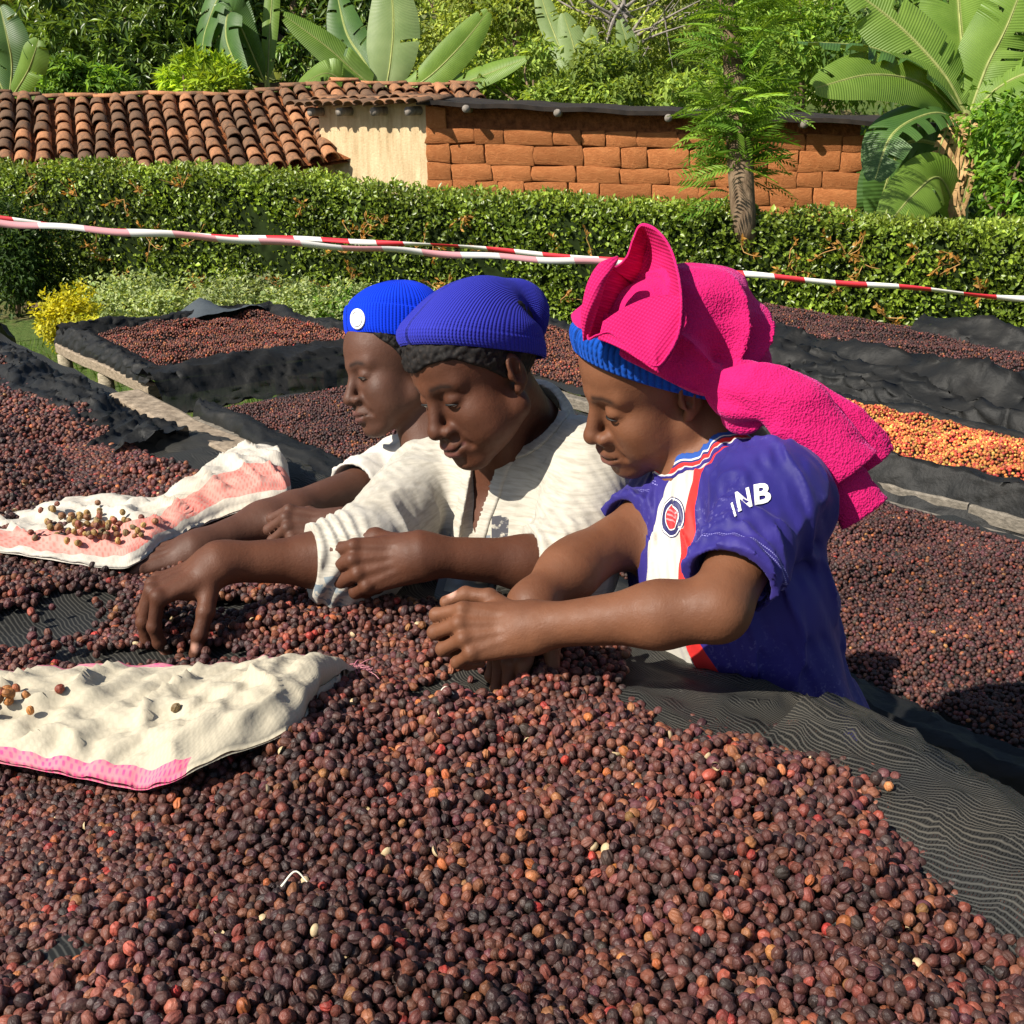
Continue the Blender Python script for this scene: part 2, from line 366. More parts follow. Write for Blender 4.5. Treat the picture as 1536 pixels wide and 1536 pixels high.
# ------------------------------------------------------------------ hedge
HA = np.array([-8.2, 14.1]); HB = np.array([6.6, 9.42]); HD = (HB - HA) / np.linalg.norm(HB - HA); HN = np.array([HD[1], -HD[0]]); HLEN = float(np.linalg.norm(HB - HA))
def hedge_top(x):
    return np.interp(x, [-9, -6.6, -3.6, -2.2, -1.1, 0, 1.3, 2.5, 3.3, 5.2, 7], [1.14, 1.12, 1.12, 1.06, .92, .90, .86, .80, .74, .72, .72])
def build_hedge():
    r = np.random.default_rng(61); root = empty('hedge', (float((HA + HB)[0] / 2), float((HA + HB)[1] / 2), GZ0)); tag(root, 'long clipped green hedge with orange dead twigs, running behind the drying beds', 'hedge')
    # dense inner mass
    ns, nz = 120, 14; V = []
    for i in range(ns):
        q = HA + HD * HLEN * i / (ns - 1); zt = hedge_top(q[0]) - .06
        for j in range(nz):
            a = math.pi * j / (nz - 1); y = -math.cos(a); prof = np.sign(y) * abs(y) ** .35; zz = GZ0 + (zt - GZ0) * math.sin(a) ** .30
            p = q + HN * (-prof * .36) * (1 + .05 * math.sin(i * .7 + j)); V.append((p[0], p[1], zz))
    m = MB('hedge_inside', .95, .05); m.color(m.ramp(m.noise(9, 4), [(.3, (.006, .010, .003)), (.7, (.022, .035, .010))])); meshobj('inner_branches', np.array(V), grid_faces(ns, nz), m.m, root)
    def surf(n, face):
        s = r.uniform(0, HLEN, n); q = HA + HD * s[:, None]; zt = hedge_top(q[:, 0]); w = Waves(62, .9, 7, 2)
        if face: z = GZ0 + (zt - GZ0) * r.uniform(0, 1.0, n); off = .40 + .035 * w(np.stack([s, z], 1)) + r.uniform(-.10, .03, n) - .10 * np.clip((z - zt + .12) / .12, 0, 1) ** 2; nr = np.stack([HN[0] * np.ones(n), HN[1] * np.ones(n), .25 * np.ones(n)], 1)
        else: off = r.uniform(-.40, .40, n); z = zt + .03 * w(np.stack([s, off], 1)) + r.uniform(-.08, .035, n) - .10 * np.clip((np.abs(off) - .28) / .12, 0, 1) ** 2; nr = np.tile([HN[0] * .3, HN[1] * .3, 1.0], (n, 1))
        return np.stack([q[:, 0] + HN[0] * off, q[:, 1] + HN[1] * off, z], 1), nr
    G = []
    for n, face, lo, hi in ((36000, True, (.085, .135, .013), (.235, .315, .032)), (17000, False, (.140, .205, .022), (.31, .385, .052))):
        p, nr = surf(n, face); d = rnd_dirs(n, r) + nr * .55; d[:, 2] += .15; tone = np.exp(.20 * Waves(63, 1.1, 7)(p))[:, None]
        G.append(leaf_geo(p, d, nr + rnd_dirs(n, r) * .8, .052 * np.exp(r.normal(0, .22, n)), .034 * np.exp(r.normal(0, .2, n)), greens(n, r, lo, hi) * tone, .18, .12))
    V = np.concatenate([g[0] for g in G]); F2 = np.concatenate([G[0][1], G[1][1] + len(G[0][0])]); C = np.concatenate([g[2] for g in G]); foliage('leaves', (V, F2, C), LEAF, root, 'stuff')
    # dead orange shoots
    T = []; LP, LD = [], []
    for i in range(85):
        s = r.uniform(.5, HLEN - .5); q = HA + HD * s; z = r.uniform(GZ0 + .25, hedge_top(q[0]) - .15); p = np.array([q[0] + HN[0] * .43, q[1] + HN[1] * .43, z])
        for k in range(r.integers(2, 5)):
            d = np.array([HD[0] * r.normal(0, .5), HD[1] * r.normal(0, .5), r.uniform(-.6, 1.0)]); d = d / np.linalg.norm(d) * r.uniform(.08, .24); e = p + d + np.array([HN[0], HN[1], 0]) * .03
            T.append(([p, (p + e) / 2 + r.normal(0, .015, 3), e], (.005, .004, .002)))
            for a in range(r.integers(3, 8)): t = r.uniform(.2, 1); LP.append(p + (e - p) * t); LD.append(d / np.linalg.norm(d) + r.normal(0, .8, 3))
    v, f = limbs(T); o = meshobj('dead_twigs', v, f, TWIG, root); o['kind'] = 'stuff'
    n = len(LP); foliage('dead_leaves', leaf_geo(np.array(LP), np.array(LD), rnd_dirs(n, r) + (HN[0], HN[1], .2), .055, .026, greens(n, r, (.42, .18, .03), (.62, .33, .08)), .2), LEAF_SOFT, root, 'stuff')
build_hedge()
def shrub(name, label, c, rad, n, ln, wd, lo, hi, seed, group=None, mat=None, cat='shrub', lumps=7):
    r = np.random.default_rng(seed); c = np.asarray(c, float); root = empty(name, (c[0], c[1], GZ0)); tag(root, label, cat, group); rad = np.asarray(rad, float)
    blobs = [(c + r.uniform(-.6, .6, 3) * rad * (1, 1, .5), rad * r.uniform(.45, .7)) for _ in range(lumps)]
    v, f = limbs([([np.array([c[0], c[1], GZ0]), c + r.normal(0, .1, 3) * rad, np.asarray(b[0])], (.02, .014, .006)) for b in blobs]); meshobj('stem', v, f, BARK, root)
    foliage('foliage', blob_leaves(blobs, n, ln, wd, lo, hi, r, .1, shell=.5), mat or LEAF_SOFT, root); return root
PALE_LO, PALE_HI = (.20, .27, .09), (.46, .50, .26)
for i, (px, py, zc, sx, sz, lb) in enumerate(((175, 458, 10.8, .75, .42, 'pale variegated border shrub next to the yellow-leaved shrub'), (285, 462, 10.7, .75, .38, 'pale variegated border shrub at the corner of the short bed'),
        (390, 464, 10.5, .75, .36, 'pale variegated border shrub behind the rolled grey sheet'), (480, 466, 10.3, .55, .34, 'pale variegated border shrub just before the bright blue beanie'))):
    shrub('border_shrub', lb, W(px, py, zc), (sx, .45, sz), 4200, .050, .032, PALE_LO, PALE_HI, 300 + i, 'pale border shrubs along the hedge')
shrub('border_shrub', 'green-leaved low border shrub between the bright blue beanie and hedge', W(545, 470, 10.3), (.5, .4, .28), 3000, .05, .03, (.07, .15, .02), (.16, .26, .04), 308)
shrub('yellow_shrub', 'bright yellow-green shrub beside the corner post of the short bed', W(104, 474, 10.0), (.30, .28, .40), 3400, .045, .03, (.42, .40, .02), (.66, .58, .04), 310)
shrub('yellow_shrub', 'small yellow-green shrub seen through the posts of the short bed', W(150, 505, 9.4), (.30, .25, .22), 1600, .04, .028, (.36, .38, .03), (.6, .55, .05), 311)
shrub('dark_shrub', 'dark loose shrub standing at the far end of the near bed', W(12, 372, 11.6), (.65, .5, .85), 5200, .07, .03, (.020, .045, .010), (.075, .130, .028), 312, lumps=10)
def ground_cover():
    r = np.random.default_rng(71); s = r.uniform(6.5, HLEN - .1, 9000); q = HA + HD * s[:, None]; off = r.uniform(.45, 1.15, len(s)); z = GZ0 + r.uniform(0, .16, len(s)) * (1 - ((off - .8) / .5) ** 2)
    p = np.stack([q[:, 0] + HN[0] * off, q[:, 1] + HN[1] * off, z], 1); c = greens(len(p), r, (.16, .25, .05), (.42, .48, .20)); yl = np.exp(-((q[:, 0] - 3.35) / .22) ** 2) > r.uniform(size=len(p)); c[yl] = greens(int(yl.sum()), r, (.55, .36, .01), (.7, .5, .02))
    o = foliage('ground_cover', leaf_geo(p, rnd_dirs(len(p), r) + (0, 0, .5), rnd_dirs(len(p), r) + (0, 0, 1), .055, .035, c), LEAF_SOFT, None, 'stuff'); tag(o, 'pale lime ground cover with yellow flowers along the foot of the hedge', 'ground cover')
    n = 16000; p = np.stack([r.uniform(-5.5, 4.5, n), r.uniform(4.2, 10.2, n), np.full(n, GZ0)], 1); o = foliage('grass', leaf_geo(p, rnd_dirs(n, r) * .5 + (0, 0, 1), rnd_dirs(n, r), .09 * np.exp(r.normal(0, .3, n)), .010, greens(n, r, (.08, .17, .02), (.18, .28, .05))), LEAF_SOFT, None, 'stuff'); tag(o, 'short green grass on the ground under the drying beds', 'grass')
ground_cover()

# ------------------------------------------------------------------ mud-brick shed
def mud_mat(name, c0, c1, scale=9):
    m = MB(name, .95, .1); c = m.attr('tone', 'Fac', 'OBJECT'); n = m.noise(scale, 5, .65); n2 = m.noise(45, 4, .7)
    col = m.mix(m.ramp(n, [(.3, 0), (.72, 1)]), c0, c1); col = m.mix(m.math('MULTIPLY', m.ramp(n2, [(.55, 0), (.75, 1)]), .45), col, tuple(x * .6 for x in c0))
    tn = m.n('HueSaturation'); m.l(col, tn.inputs['Color']); m.l(m.math('ADD', c, .0), tn.inputs['Value']); m.color(tn.outputs[0]); m.bump(m.math('ADD', n, m.math('MULTIPLY', n2, .8)), .02, .9); return m.m
MUD = mud_mat('mud_brick', (.37, .125, .042), (.50, .20, .075)); MORTAR = plain_m = MB('mud_mortar', .95, .05); MORTAR.color(MORTAR.ramp(MORTAR.noise(12, 5), [(.3, (.12, .042, .018)), (.7, (.30, .11, .042))])); MORTAR.bump(MORTAR.noise(25, 5), .04, 1.0); MORTAR = MORTAR.m
def plaster_mat():
    m = MB('tan_plaster', .95, .08); n = m.noise(1, 5, .65, m.mapping(m.coord(), (9, 9, 1.6))); n2 = m.noise(30, 4); m.color(m.mix(m.ramp(n, [(.3, 0), (.7, 1)]), (.40, .29, .16), (.60, .47, .29))); m.bump(m.math('ADD', n, m.math('MULTIPLY', n2, .4)), .03, .8); return m.m
ROOF_DARK = MB('dark_sheet_roof', .8, .2); ROOF_DARK.color(ROOF_DARK.ramp(ROOF_DARK.noise(6, 4), [(.3, (.012, .010, .009)), (.7, (.040, .030, .024))])); ROOF_DARK = ROOF_DARK.m
def tile_mat():
    m = MB('clay_tile', .9, .15); t = m.attr('tone', 'Fac', 'OBJECT'); n = m.noise(7, 5, .65); n2 = m.noise(40, 4, .7)
    c = m.mix(m.ramp(m.math('ADD', m.math('MULTIPLY', n, .75), m.math('MULTIPLY', t, .5)), [(.30, 0), (.66, 1)]), (.135, .082, .052), (.52, .235, .110)); c = m.mix(m.math('MULTIPLY', m.ramp(n2, [(.5, 0), (.72, 1)]), .5), c, (.070, .050, .034)); m.color(c); m.bump(n2, .012, .7); return m.m
TILE = tile_mat()
def rough_brick(seed, n=(5, 3, 2)):
    """a uneven hand-made block of unit size"""
    bm = bmesh.new(); bmesh.ops.create_cube(bm, size=1.0); bmesh.ops.bevel(bm, geom=list(bm.edges), offset=.035, segments=1, affect='EDGES'); bmesh.ops.subdivide_edges(bm, edges=[e for e in bm.edges if e.calc_length() > .5], cuts=1, use_grid_fill=True)
    w = Waves(seed, 1.1, 6); v = np.array([x.co[:] for x in bm.verts]); d = .022 * np.stack([w(v) * .9, w(v + 5) * .5, w(v + 9) * 2.0], 1); 
    for x, q in zip(bm.verts, d): x.co += Vector(q)
    bmesh.ops.triangulate(bm, faces=bm.faces); me = bpy.data.meshes.new('brick'); bm.to_mesh(me); bm.free(); me.materials.append(MUD); me.polygons.foreach_set('use_smooth', np.ones(len(me.polygons), bool)); return me
def barrel_tile(seed, r0=.105, r1=.088, L=.40, th=.016):
    n, k = 9, 3; V = []; w = Waves(seed, 4, 5)
    for sgn in (0, 1):
        for j in range(k):
            t = j / (k - 1); r = r0 + (r1 - r0) * t - sgn * th
            for i in range(n): a = math.pi * i / (n - 1); V.append((math.cos(a) * r, -L / 2 + L * t, math.sin(a) * r * .86))
    V = np.array(V); V = V + .004 * np.stack([w(V), w(V + 2), w(V + 4)], 1); m = n * k; f = []
    for j in range(k - 1):
        for i in range(n - 1): a = j * n + i; f += [(a, a + 1, a + n + 1, a + n), (m + a, m + a + n, m + a + n + 1, m + a + 1)]
    for i in range(n - 1): f += [(i, m + i, m + i + 1, i + 1), ((k - 1) * n + i, (k - 1) * n + i + 1, m + (k - 1) * n + i + 1, m + (k - 1) * n + i)]
    for j in range(k - 1): f += [(j * n, j * n + n, m + j * n + n, m + j * n), (j * n + n - 1, m + j * n + n - 1, m + j * n + 2 * n - 1, j * n + 2 * n - 1)]
    me = bpy.data.meshes.new('tile'); me.from_pydata(V.tolist(), [], f); me.materials.append(TILE); me.polygons.foreach_set('use_smooth', np.ones(len(f), bool)); return me
BRICKS = [rough_brick(400 + i) for i in range(4)]; TILES = [barrel_tile(420 + i) for i in range(4)]
def mat_axes(x, y, z, o, s=(1, 1, 1)):
    return Matrix(((x[0] * s[0], y[0] * s[1], z[0] * s[2], o[0]), (x[1] * s[0], y[1] * s[1], z[1] * s[2], o[1]), (x[2] * s[0], y[2] * s[1], z[2] * s[2], o[2]), (0, 0, 0, 1)))
def build_shed():
    r = np.random.default_rng(81); A = W(640, 160, 14.5); Bq = W(1299, 190, 13.9); C = W(477, 158, 15.9)
    root = empty('mud_brick_shed', (float(A[0] + 3), float(A[1]), GZ0)); tag(root, 'low shed of red mud bricks with a plastered tan end wall and dark roof', 'shed')
    a = A[:2]; b = Bq[:2]; c = C[:2]; x = (b - a) / np.linalg.norm(b - a); LN = float(np.linalg.norm(b - a)); nrm = np.array([x[1], -x[0]]); x3 = np.array([x[0], x[1], 0]); n3 = np.array([nrm[0], nrm[1], 0]); ztl, ztr = A[2] + .03, Bq[2] + .03
    def prism(name, pts, zb, zt, th, nn, mat, par=root):
        p0, p1 = pts; V = []
        for q, t in ((p0, zt[0]), (p1, zt[1])):
            for o_ in (0, th): w_ = q - nn * o_; V += [(w_[0], w_[1], zb), (w_[0], w_[1], t)]
        f = [(0, 4, 5, 1), (2, 3, 7, 6), (1, 5, 7, 3), (0, 2, 6, 4), (0, 1, 3, 2), (4, 6, 7, 5)]; return meshobj(name, V, f, mat, par, smooth=False)
    wall = prism('brick_wall', (a + x * .02 - nrm * .035, b - x * .06 - nrm * .035), GZ0, (ztl, ztr), .30, nrm, MORTAR)
    row = 0; z = .42
    while z < ztl - .05:
        hgt = .235 + r.uniform(-.035, .035); s = -.02 if row % 2 == 0 else -.02
        first = True
        while s < LN - .05:
            ln = r.uniform(.30, .72) if not (first and row % 2) else r.uniform(.24, .36); first = False; ln = min(ln, LN - s + .02)
            if LN - (s + ln) < .18: ln = LN - s + .01
            zt = ztl + (ztr - ztl) * (s + ln / 2) / LN; tilt = -.10 * (s + ln / 2) / LN; zc = z + hgt / 2 + tilt
            if zc + hgt / 2 < zt - .02 and ln > .1:
                p = a + x * (s + ln / 2) - nrm * (.054 + r.uniform(-.005, .006)); o = instance(BRICKS[r.integers(4)], 'brick', wall, mat_axes(x3, n3, ZUP, (p[0], p[1], zc), (ln - r.uniform(-.004, .014), .16, hgt - r.uniform(-.004, .016)))); o['tone'] = float(np.clip(r.normal(1.0, .13), .7, 1.3))
            s += ln
        z += hgt; row += 1
    xe = (c - a) / np.linalg.norm(c - a); ne = np.array([-xe[1], xe[0]]);  ne = ne if ne @ (CAM[:2] - a) > 0 else -ne
    prism('end_wall', (a + xe * .01, c), GZ0, (ztl + .02, C[2] + .05), .22, ne, plaster_mat())
    # roof: thin dark sheet on poles, sagging
    up = np.array([0, 0, 1.0]); E = []
    for i in range(25):
        t = i / 24; q = a + x * (LN + .85) * t - x * .10 * (1 - t); zt = ztl + (ztr - ztl) * t * (LN + .85) / LN + .045 + .012 * math.sin(i * 1.7)
        f_ = q + nrm * .22; k_ = q - nrm * 2.6; E += [(f_[0], f_[1], zt + .0), (k_[0], k_[1], zt + .10)]
    E = np.array(E); V = np.concatenate([E, E - (0, 0, .055)]); f = [(2 * i, 2 * i + 2, 2 * i + 3, 2 * i + 1) for i in range(24)] + [(50 + 2 * i, 50 + 2 * i + 1, 50 + 2 * i + 3, 50 + 2 * i + 2) for i in range(24)] + [(2 * i, 50 + 2 * i, 52 + 2 * i, 2 * i + 2) for i in range(24)] + [(0, 1, 51, 50), (48, 98, 99, 49)]
    rf = meshobj('roof', V, f, ROOF_DARK, root, smooth=False)
    for t in (.10, .31, .56, .86):
        q = a + x * LN * t; zt = ztl + (ztr - ztl) * t - .035; v, fc = pole((q[0] - nrm[0] * .3, q[1] - nrm[1] * .3, zt), (q[0] + nrm[0] * .27, q[1] + nrm[1] * .27, zt), .055, .05); meshobj('rafter', v, fc, BARK_GREY, root)
    for t in (.06, .36, .68, .96):
        q = a + xe * np.linalg.norm(c - a) * t; zt = ztl - .06; v, fc = pole((q[0] - ne[0] * .3, q[1] - ne[1] * .3, zt), (q[0] + ne[0] * .24, q[1] + ne[1] * .24, zt - .03), .065, .06); meshobj('rafter', v, fc, BARK_GREY, root)
    # ragged clay tiles along the plastered end
    Le = float(np.linalg.norm(c - a)); m = 13; xe3 = np.array([xe[0], xe[1], 0]); ne3 = np.array([ne[0], ne[1], 0])
    for i in range(m):
        for j in range(2):
            q = a + xe * (Le + .5) * (i + .3) / m - xe * .15 + ne * (.16 - .30 * j); o = instance(TILES[i % 4], 'tile', rf, mat_axes(-xe3, unit(-ne3 + (0, 0, .12)), unit(np.array([0, 0, 1]) + ne3 * .12), (q[0], q[1], ztl + .02 + .05 * j + r.normal(0, .012)), (1.25, 1, .8))); o['tone'] = float(r.uniform(-.35, .1))
    # lean-to gap behind the right end stays dark: back and far side walls
    bk0, bk1 = a - nrm * 2.4, b - nrm * 2.4; prism('back_wall', (bk1, bk0), GZ0, (ztr - .04, ztl - .02), .2, -nrm, MORTAR); prism('side_wall', (b - nrm * .36, bk1), GZ0, (ztr - .02, ztr - .03), .2, x, MORTAR)
ZUP = np.array([0, 0, 1.0])
build_shed()
def build_tile_house():
    r = np.random.default_rng(91); RL = W(-120, 150, 15.9); RR = W(712, 124, 18.4); e = W(240, 254, 15.0) - W(182, 143, 16.8)
    root = empty('tile_roofed_house', (float(RL[0] + 4), float(RL[1] - .5), GZ0)); tag(root, 'low house with an old wavy clay barrel-tile roof behind the hedge', 'house')
    x = unit(RR - RL); LN = float(np.linalg.norm(RR - RL)); d = e - x * (e @ x); SL = float(np.linalg.norm(d)); d = unit(d); nz = np.cross(x, d); nz = nz if nz[2] > 0 else -nz
    sag = lambda s: .05 * math.sin(s * 1.1 + .6) + .03 * math.sin(s * 2.3)
    nx = 60; V = []
    for i in range(nx):
        s = LN * i / (nx - 1)
        for t in (0, .35, .7, 1.0): V.append(RL + x * s + d * SL * t - nz * (.075 + .0) + ZUP * sag(s))
    V = np.array(V); base = len(V); V = np.concatenate([V, V - nz * .05]); f = grid_faces(nx, 4).tolist(); f += [[a + base for a in q[::-1]] for q in f]
    rf = meshobj('roof', V, f, MORTAR, root, smooth=False)
    cols = int(LN / .262); rows = 8; ex = SL / rows; cnt = 0
    for i in range(cols):
        s = (i + .5) * LN / cols; u, _, _ = project_px_(RL + x * s); wob = r.normal(0, .012)
        for j in range(rows):
            if u > 470 and j > 2: continue
            if cnt > 292: break
            t = (j + .5) * ex; p = RL + x * (s + wob + r.normal(0, .010)) + d * t + ZUP * sag(s) + nz * (-.045 + r.normal(0, .008)); aa = r.normal(0, .035); xx = unit(x * math.cos(aa) + d * math.sin(aa)); up = unit(nz - d * .09); yy = unit(np.cross(up, xx)); yy = yy if yy @ d < 0 else -yy
            zz = np.cross(xx, yy); 
            if zz @ nz < 0: xx = -xx; zz = np.cross(xx, yy)
            o = instance(TILES[r.integers(4)], 'tile', rf, mat_axes(xx, yy, zz, p, (1.12, (ex + .09) / .40, 1.15))); o['tone'] = float(np.clip(r.normal(.02, .16) + .25 * math.sin(i * .9 + .5 * j) * .6, -.4, .4)); cnt += 1
    m = int(LN / .40)
    for i in range(m):
        p = RL + x * (i + .5) * LN / m + ZUP * (sag((i + .5) * LN / m) + .0 + r.normal(0, .012)) - nz * .02; y = unit(x + ZUP * r.normal(0, .03)); zz = unit(ZUP - y * (ZUP @ y)); o = instance(TILES[r.integers(4)], 'ridge_tile', rf, mat_axes(np.cross(y, zz), y, zz, p, (1.0, 1.2, .75))); o['tone'] = float(r.normal(.12, .15))
    # back slope and walls under the eaves
    bd = d - 2 * ZUP * d[2] * 0; bh = np.array([-d[0], -d[1], d[2]]); V = np.array([RL - nz * .05, RR - nz * .05, RR + bh * SL - ZUP * .05, RL + bh * SL - ZUP * .05]); meshobj('back_roof', np.concatenate([V, V - ZUP * .05]), [(0, 1, 2, 3), (7, 6, 5, 4), (0, 3, 7, 4), (1, 5, 6, 2), (3, 2, 6, 7), (0, 4, 5, 1)], MORTAR, root, smooth=False)
    q0, q1 = RL + d * SL * .86 - ZUP * .16, RR + d * SL * .86 - ZUP * .16; V = []
    for q in (q0, q1):
        for k in (0, .2): w_ = q - np.array([d[0], d[1], 0]) * k; V += [(w_[0], w_[1], GZ0), (w_[0], w_[1], q[2])]
    meshobj('wall', V, [(0, 4, 5, 1), (2, 3, 7, 6), (1, 5, 7, 3), (0, 2, 6, 4), (0, 1, 3, 2), (4, 6, 7, 5)], MATS['tan_plaster'], root, smooth=False)
def project_px_(p):
    v = np.asarray(p) - CAM; z = v @ F_; return 768 + FPX * (v @ R_) / z, 768 - FPX * (v @ U_) / z, z
build_tile_house()

# ------------------------------------------------------------------ banana plants
def banana_mat(name, c0, c1, tr=.40):
    m = MB(name, .42, .45); uv = m.coord('UV'); sx = m.n('SeparateXYZ'); m.l(uv, sx.inputs[0]); st = m.math('SINE', m.math('MULTIPLY', sx.outputs[1], 210.0)); n = m.noise(2.2, 4)
    rib = m.math('LESS_THAN', m.math('ABSOLUTE', sx.outputs[0]), .055); c = m.mix(m.ramp(n, [(.3, 0), (.7, 1)]), c0, c1); c = m.mix(m.math('MULTIPLY', m.math('ADD', st, 1.0), .10), c, tuple(x * .6 for x in c0)); c = m.mix(rib, c, (.30, .36, .10)); m.color(c); m.bump(st, .004, .5)
    t = m.n('BsdfTranslucent'); m.l(m.mix(1.0, c, (1.4, 1.3, .45), 'MULTIPLY'), t.inputs[0]); mx = m.n('MixShader'); mx.inputs[0].default_value = tr; m.l(m.b.outputs[0], mx.inputs[1]); m.l(t.outputs[0], mx.inputs[2]); m.l(mx.outputs[0], m.out.inputs[0]); return m.m
BAN = banana_mat('banana_leaf', (.135, .245, .030), (.235, .370, .062)); BAN_DK = banana_mat('banana_leaf_dark', (.045, .110, .022), (.090, .180, .036), .25)
BAN_PALE = banana_mat('banana_leaf_greyish', (.20, .29, .10), (.29, .38, .15)); PSTEM = MB('banana_stem', .6, .3); PSTEM.color(PSTEM.ramp(PSTEM.noise(4, 4, .6, PSTEM.mapping(PSTEM.coord(), (6, 6, 1))), [(.3, (.16, .20, .05)), (.7, (.34, .36, .12))])); PSTEM = PSTEM.m
DRYB = MB('dry_banana_leaf', .85, .15); DRYB.color(DRYB.ramp(DRYB.noise(9, 4), [(.3, (.22, .12, .05)), (.7, (.52, .34, .16))])); DRYB.bump(DRYB.noise(40, 3), .01, .7); DRYB = DRYB.m
def banana_leaf(root, pts, width, mat, seed, face=None, torn=.35, fold=.22, name='leaf'):
    """blade along pts; face is the direction its upper side looks"""
    r = np.random.default_rng(seed); n, m = 44, 7; p = catmull(np.array(pts), n); tg = np.gradient(p, axis=0); tg /= np.linalg.norm(tg, axis=1, keepdims=True); fc = unit(face if face is not None else (0, -.6, .8)); V = []; UV = []
    L = np.linalg.norm(np.diff(p, axis=0), axis=1).sum(); cut = {s: set(np.where(r.uniform(size=n) < torn * .30)[0]) for s in (-1, 1)}
    sway = {s: np.zeros(n) for s in (-1, 1)}
    for s in (-1, 1):
        g = 0.0
        for i in range(n):
            if i in cut[s]: g = r.normal(0, .12)
            sway[s][i] = g
    for i in range(n):
        t = i / (n - 1); w = width * (math.sin(math.pi * min(1, (t * .93 + .05))) ** .55) * (1 if t > .06 else t / .06) / 2; w = max(w, .012); s = unit(np.cross(tg[i], fc)); u = np.cross(s, tg[i])
        for j in range(-m, m + 1):
            k = j / m; sg = 1 if j > 0 else -1; dr = fold * abs(k) - .30 * k * k + (sway[sg][i] * abs(k) if j else 0); V.append(p[i] + s * (w * k) + u * (w * dr) + tg[i] * (abs(k) * w * .35)); UV.append((k, t * L))
    F = grid_faces(n, 2 * m + 1); keep = []
    for q in F:
        i = q[0] // (2 * m + 1); j = q[0] % (2 * m + 1) - m; s = 1 if j >= 0 else -1
        if i in cut[s] and abs(j + .5) > 1.5: continue
        keep.append(q)
    o = meshobj(name, np.array(V), np.array(keep), mat, root, uv=np.array(UV)); 
    v, f = tube_geo_(p[::4] - 0 * fc, np.linspace(.022, .004, 11), 6); meshobj('midrib', v, f, PSTEM, o); return o
def banana(label, base, stem_top, leaves, r0=.13):
    root = empty('banana_plant', tuple(base)); tag(root, label, 'banana plant', 'banana plants beyond the roofs'); base = np.asarray(base, float); top = np.asarray(stem_top, float)
    v, f = tube_geo_([base, (base + top) / 2 + (.03, 0, 0), top], (r0, r0 * .85, r0 * .5), 12); meshobj('stem', v, f, PSTEM, root)
    for k, (pts, w, mat, face, torn) in enumerate(leaves): banana_leaf(root, [W(*q) for q in pts], w, mat, 900 + k * 7 + int(abs(base[0]) * 13), face, torn)
    return root
def gz(px, zc): p = W(px, 186, zc); return (p[0], p[1], GROUND(p[0], p[1]))
TC = (0, -1, .25)
banana('banana plant with torn arching leaves at the shed end, dead leaves hanging', gz(1452, 12.4), W(1450, 165, 12.4), [
    ([(1448, 175, 12.4), (1400, 118, 12.2), (1310, 72, 12.0), (1196, 62, 11.9)], .62, BAN_DK, (0, -.3, 1), .2), ([(1446, 180, 12.4), (1390, 128, 12.1), (1310, 112, 11.8), (1222, 132, 11.6)], .70, BAN, (0, -.8, .6), .25),
    ([(1448, 170, 12.4), (1415, 110, 12.3), (1350, 40, 12.3), (1272, -20, 12.3)], .75, BAN, (0, -.9, .5), .55), ([(1452, 165, 12.4), (1445, 90, 12.5), (1438, 10, 12.7), (1428, -110, 13.0)], .95, BAN, TC, .3),
    ([(1455, 170, 12.4), (1480, 100, 12.3), (1510, 40, 12.2), (1545, -50, 12.1)], .8, BAN, (-.2, -.9, .4), .4), ([(1456, 175, 12.4), (1500, 130, 12.2), (1560, 110, 12.0), (1640, 150, 11.8)], .75, BAN, (0, -.6, .8), .4),
    ([(1446, 185, 12.3), (1400, 170, 12.0), (1340, 200, 11.7), (1312, 270, 11.6)], .62, BAN_DK, (-.4, -.6, .7), .4), ([(1440, 330, 12.2), (1410, 268, 11.8), (1372, 290, 11.4), (1325, 345, 11.2)], .62, BAN, (0, -.9, .5), .15),
    ([(1460, 260, 12.3), (1475, 215, 12.0), (1500, 240, 11.8), (1515, 300, 11.7)], .6, BAN, (.2, -.9, .4), .3), ([(1448, 250, 12.6), (1400, 215, 12.7), (1350, 225, 12.8), (1312, 330, 12.9)], .8, BAN_DK, TC, .3),
    ([(1455, 210, 12.5), (1500, 180, 12.4), (1540, 200, 12.3), (1580, 280, 12.2)], .7, BAN_DK, TC, .3), ([(1450, 240, 12.8), (1390, 240, 13.0), (1340, 280, 13.2), (1320, 380, 13.3)], .9, BAN_DK, TC, .2)], .15)
root_b = bpy.data.objects['banana_plant']
rr = np.random.default_rng(5)
for k in range(11):
    x0 = 1425 + k * 4 + rr.uniform(-6, 6); y0 = 195 + rr.uniform(-15, 30); banana_leaf(root_b, [W(1450, 185, 12.3), W(x0, y0, 12.05), W(x0 - 12 + rr.uniform(-10, 10), y0 + 60, 12.0), W(x0 - 16 + rr.uniform(-16, 16), min(335, y0 + rr.uniform(80, 140)), 12.05)], .13, DRYB, 950 + k, (rr.normal(0, .5), -1, .2), .6, .5, 'dead_leaf')
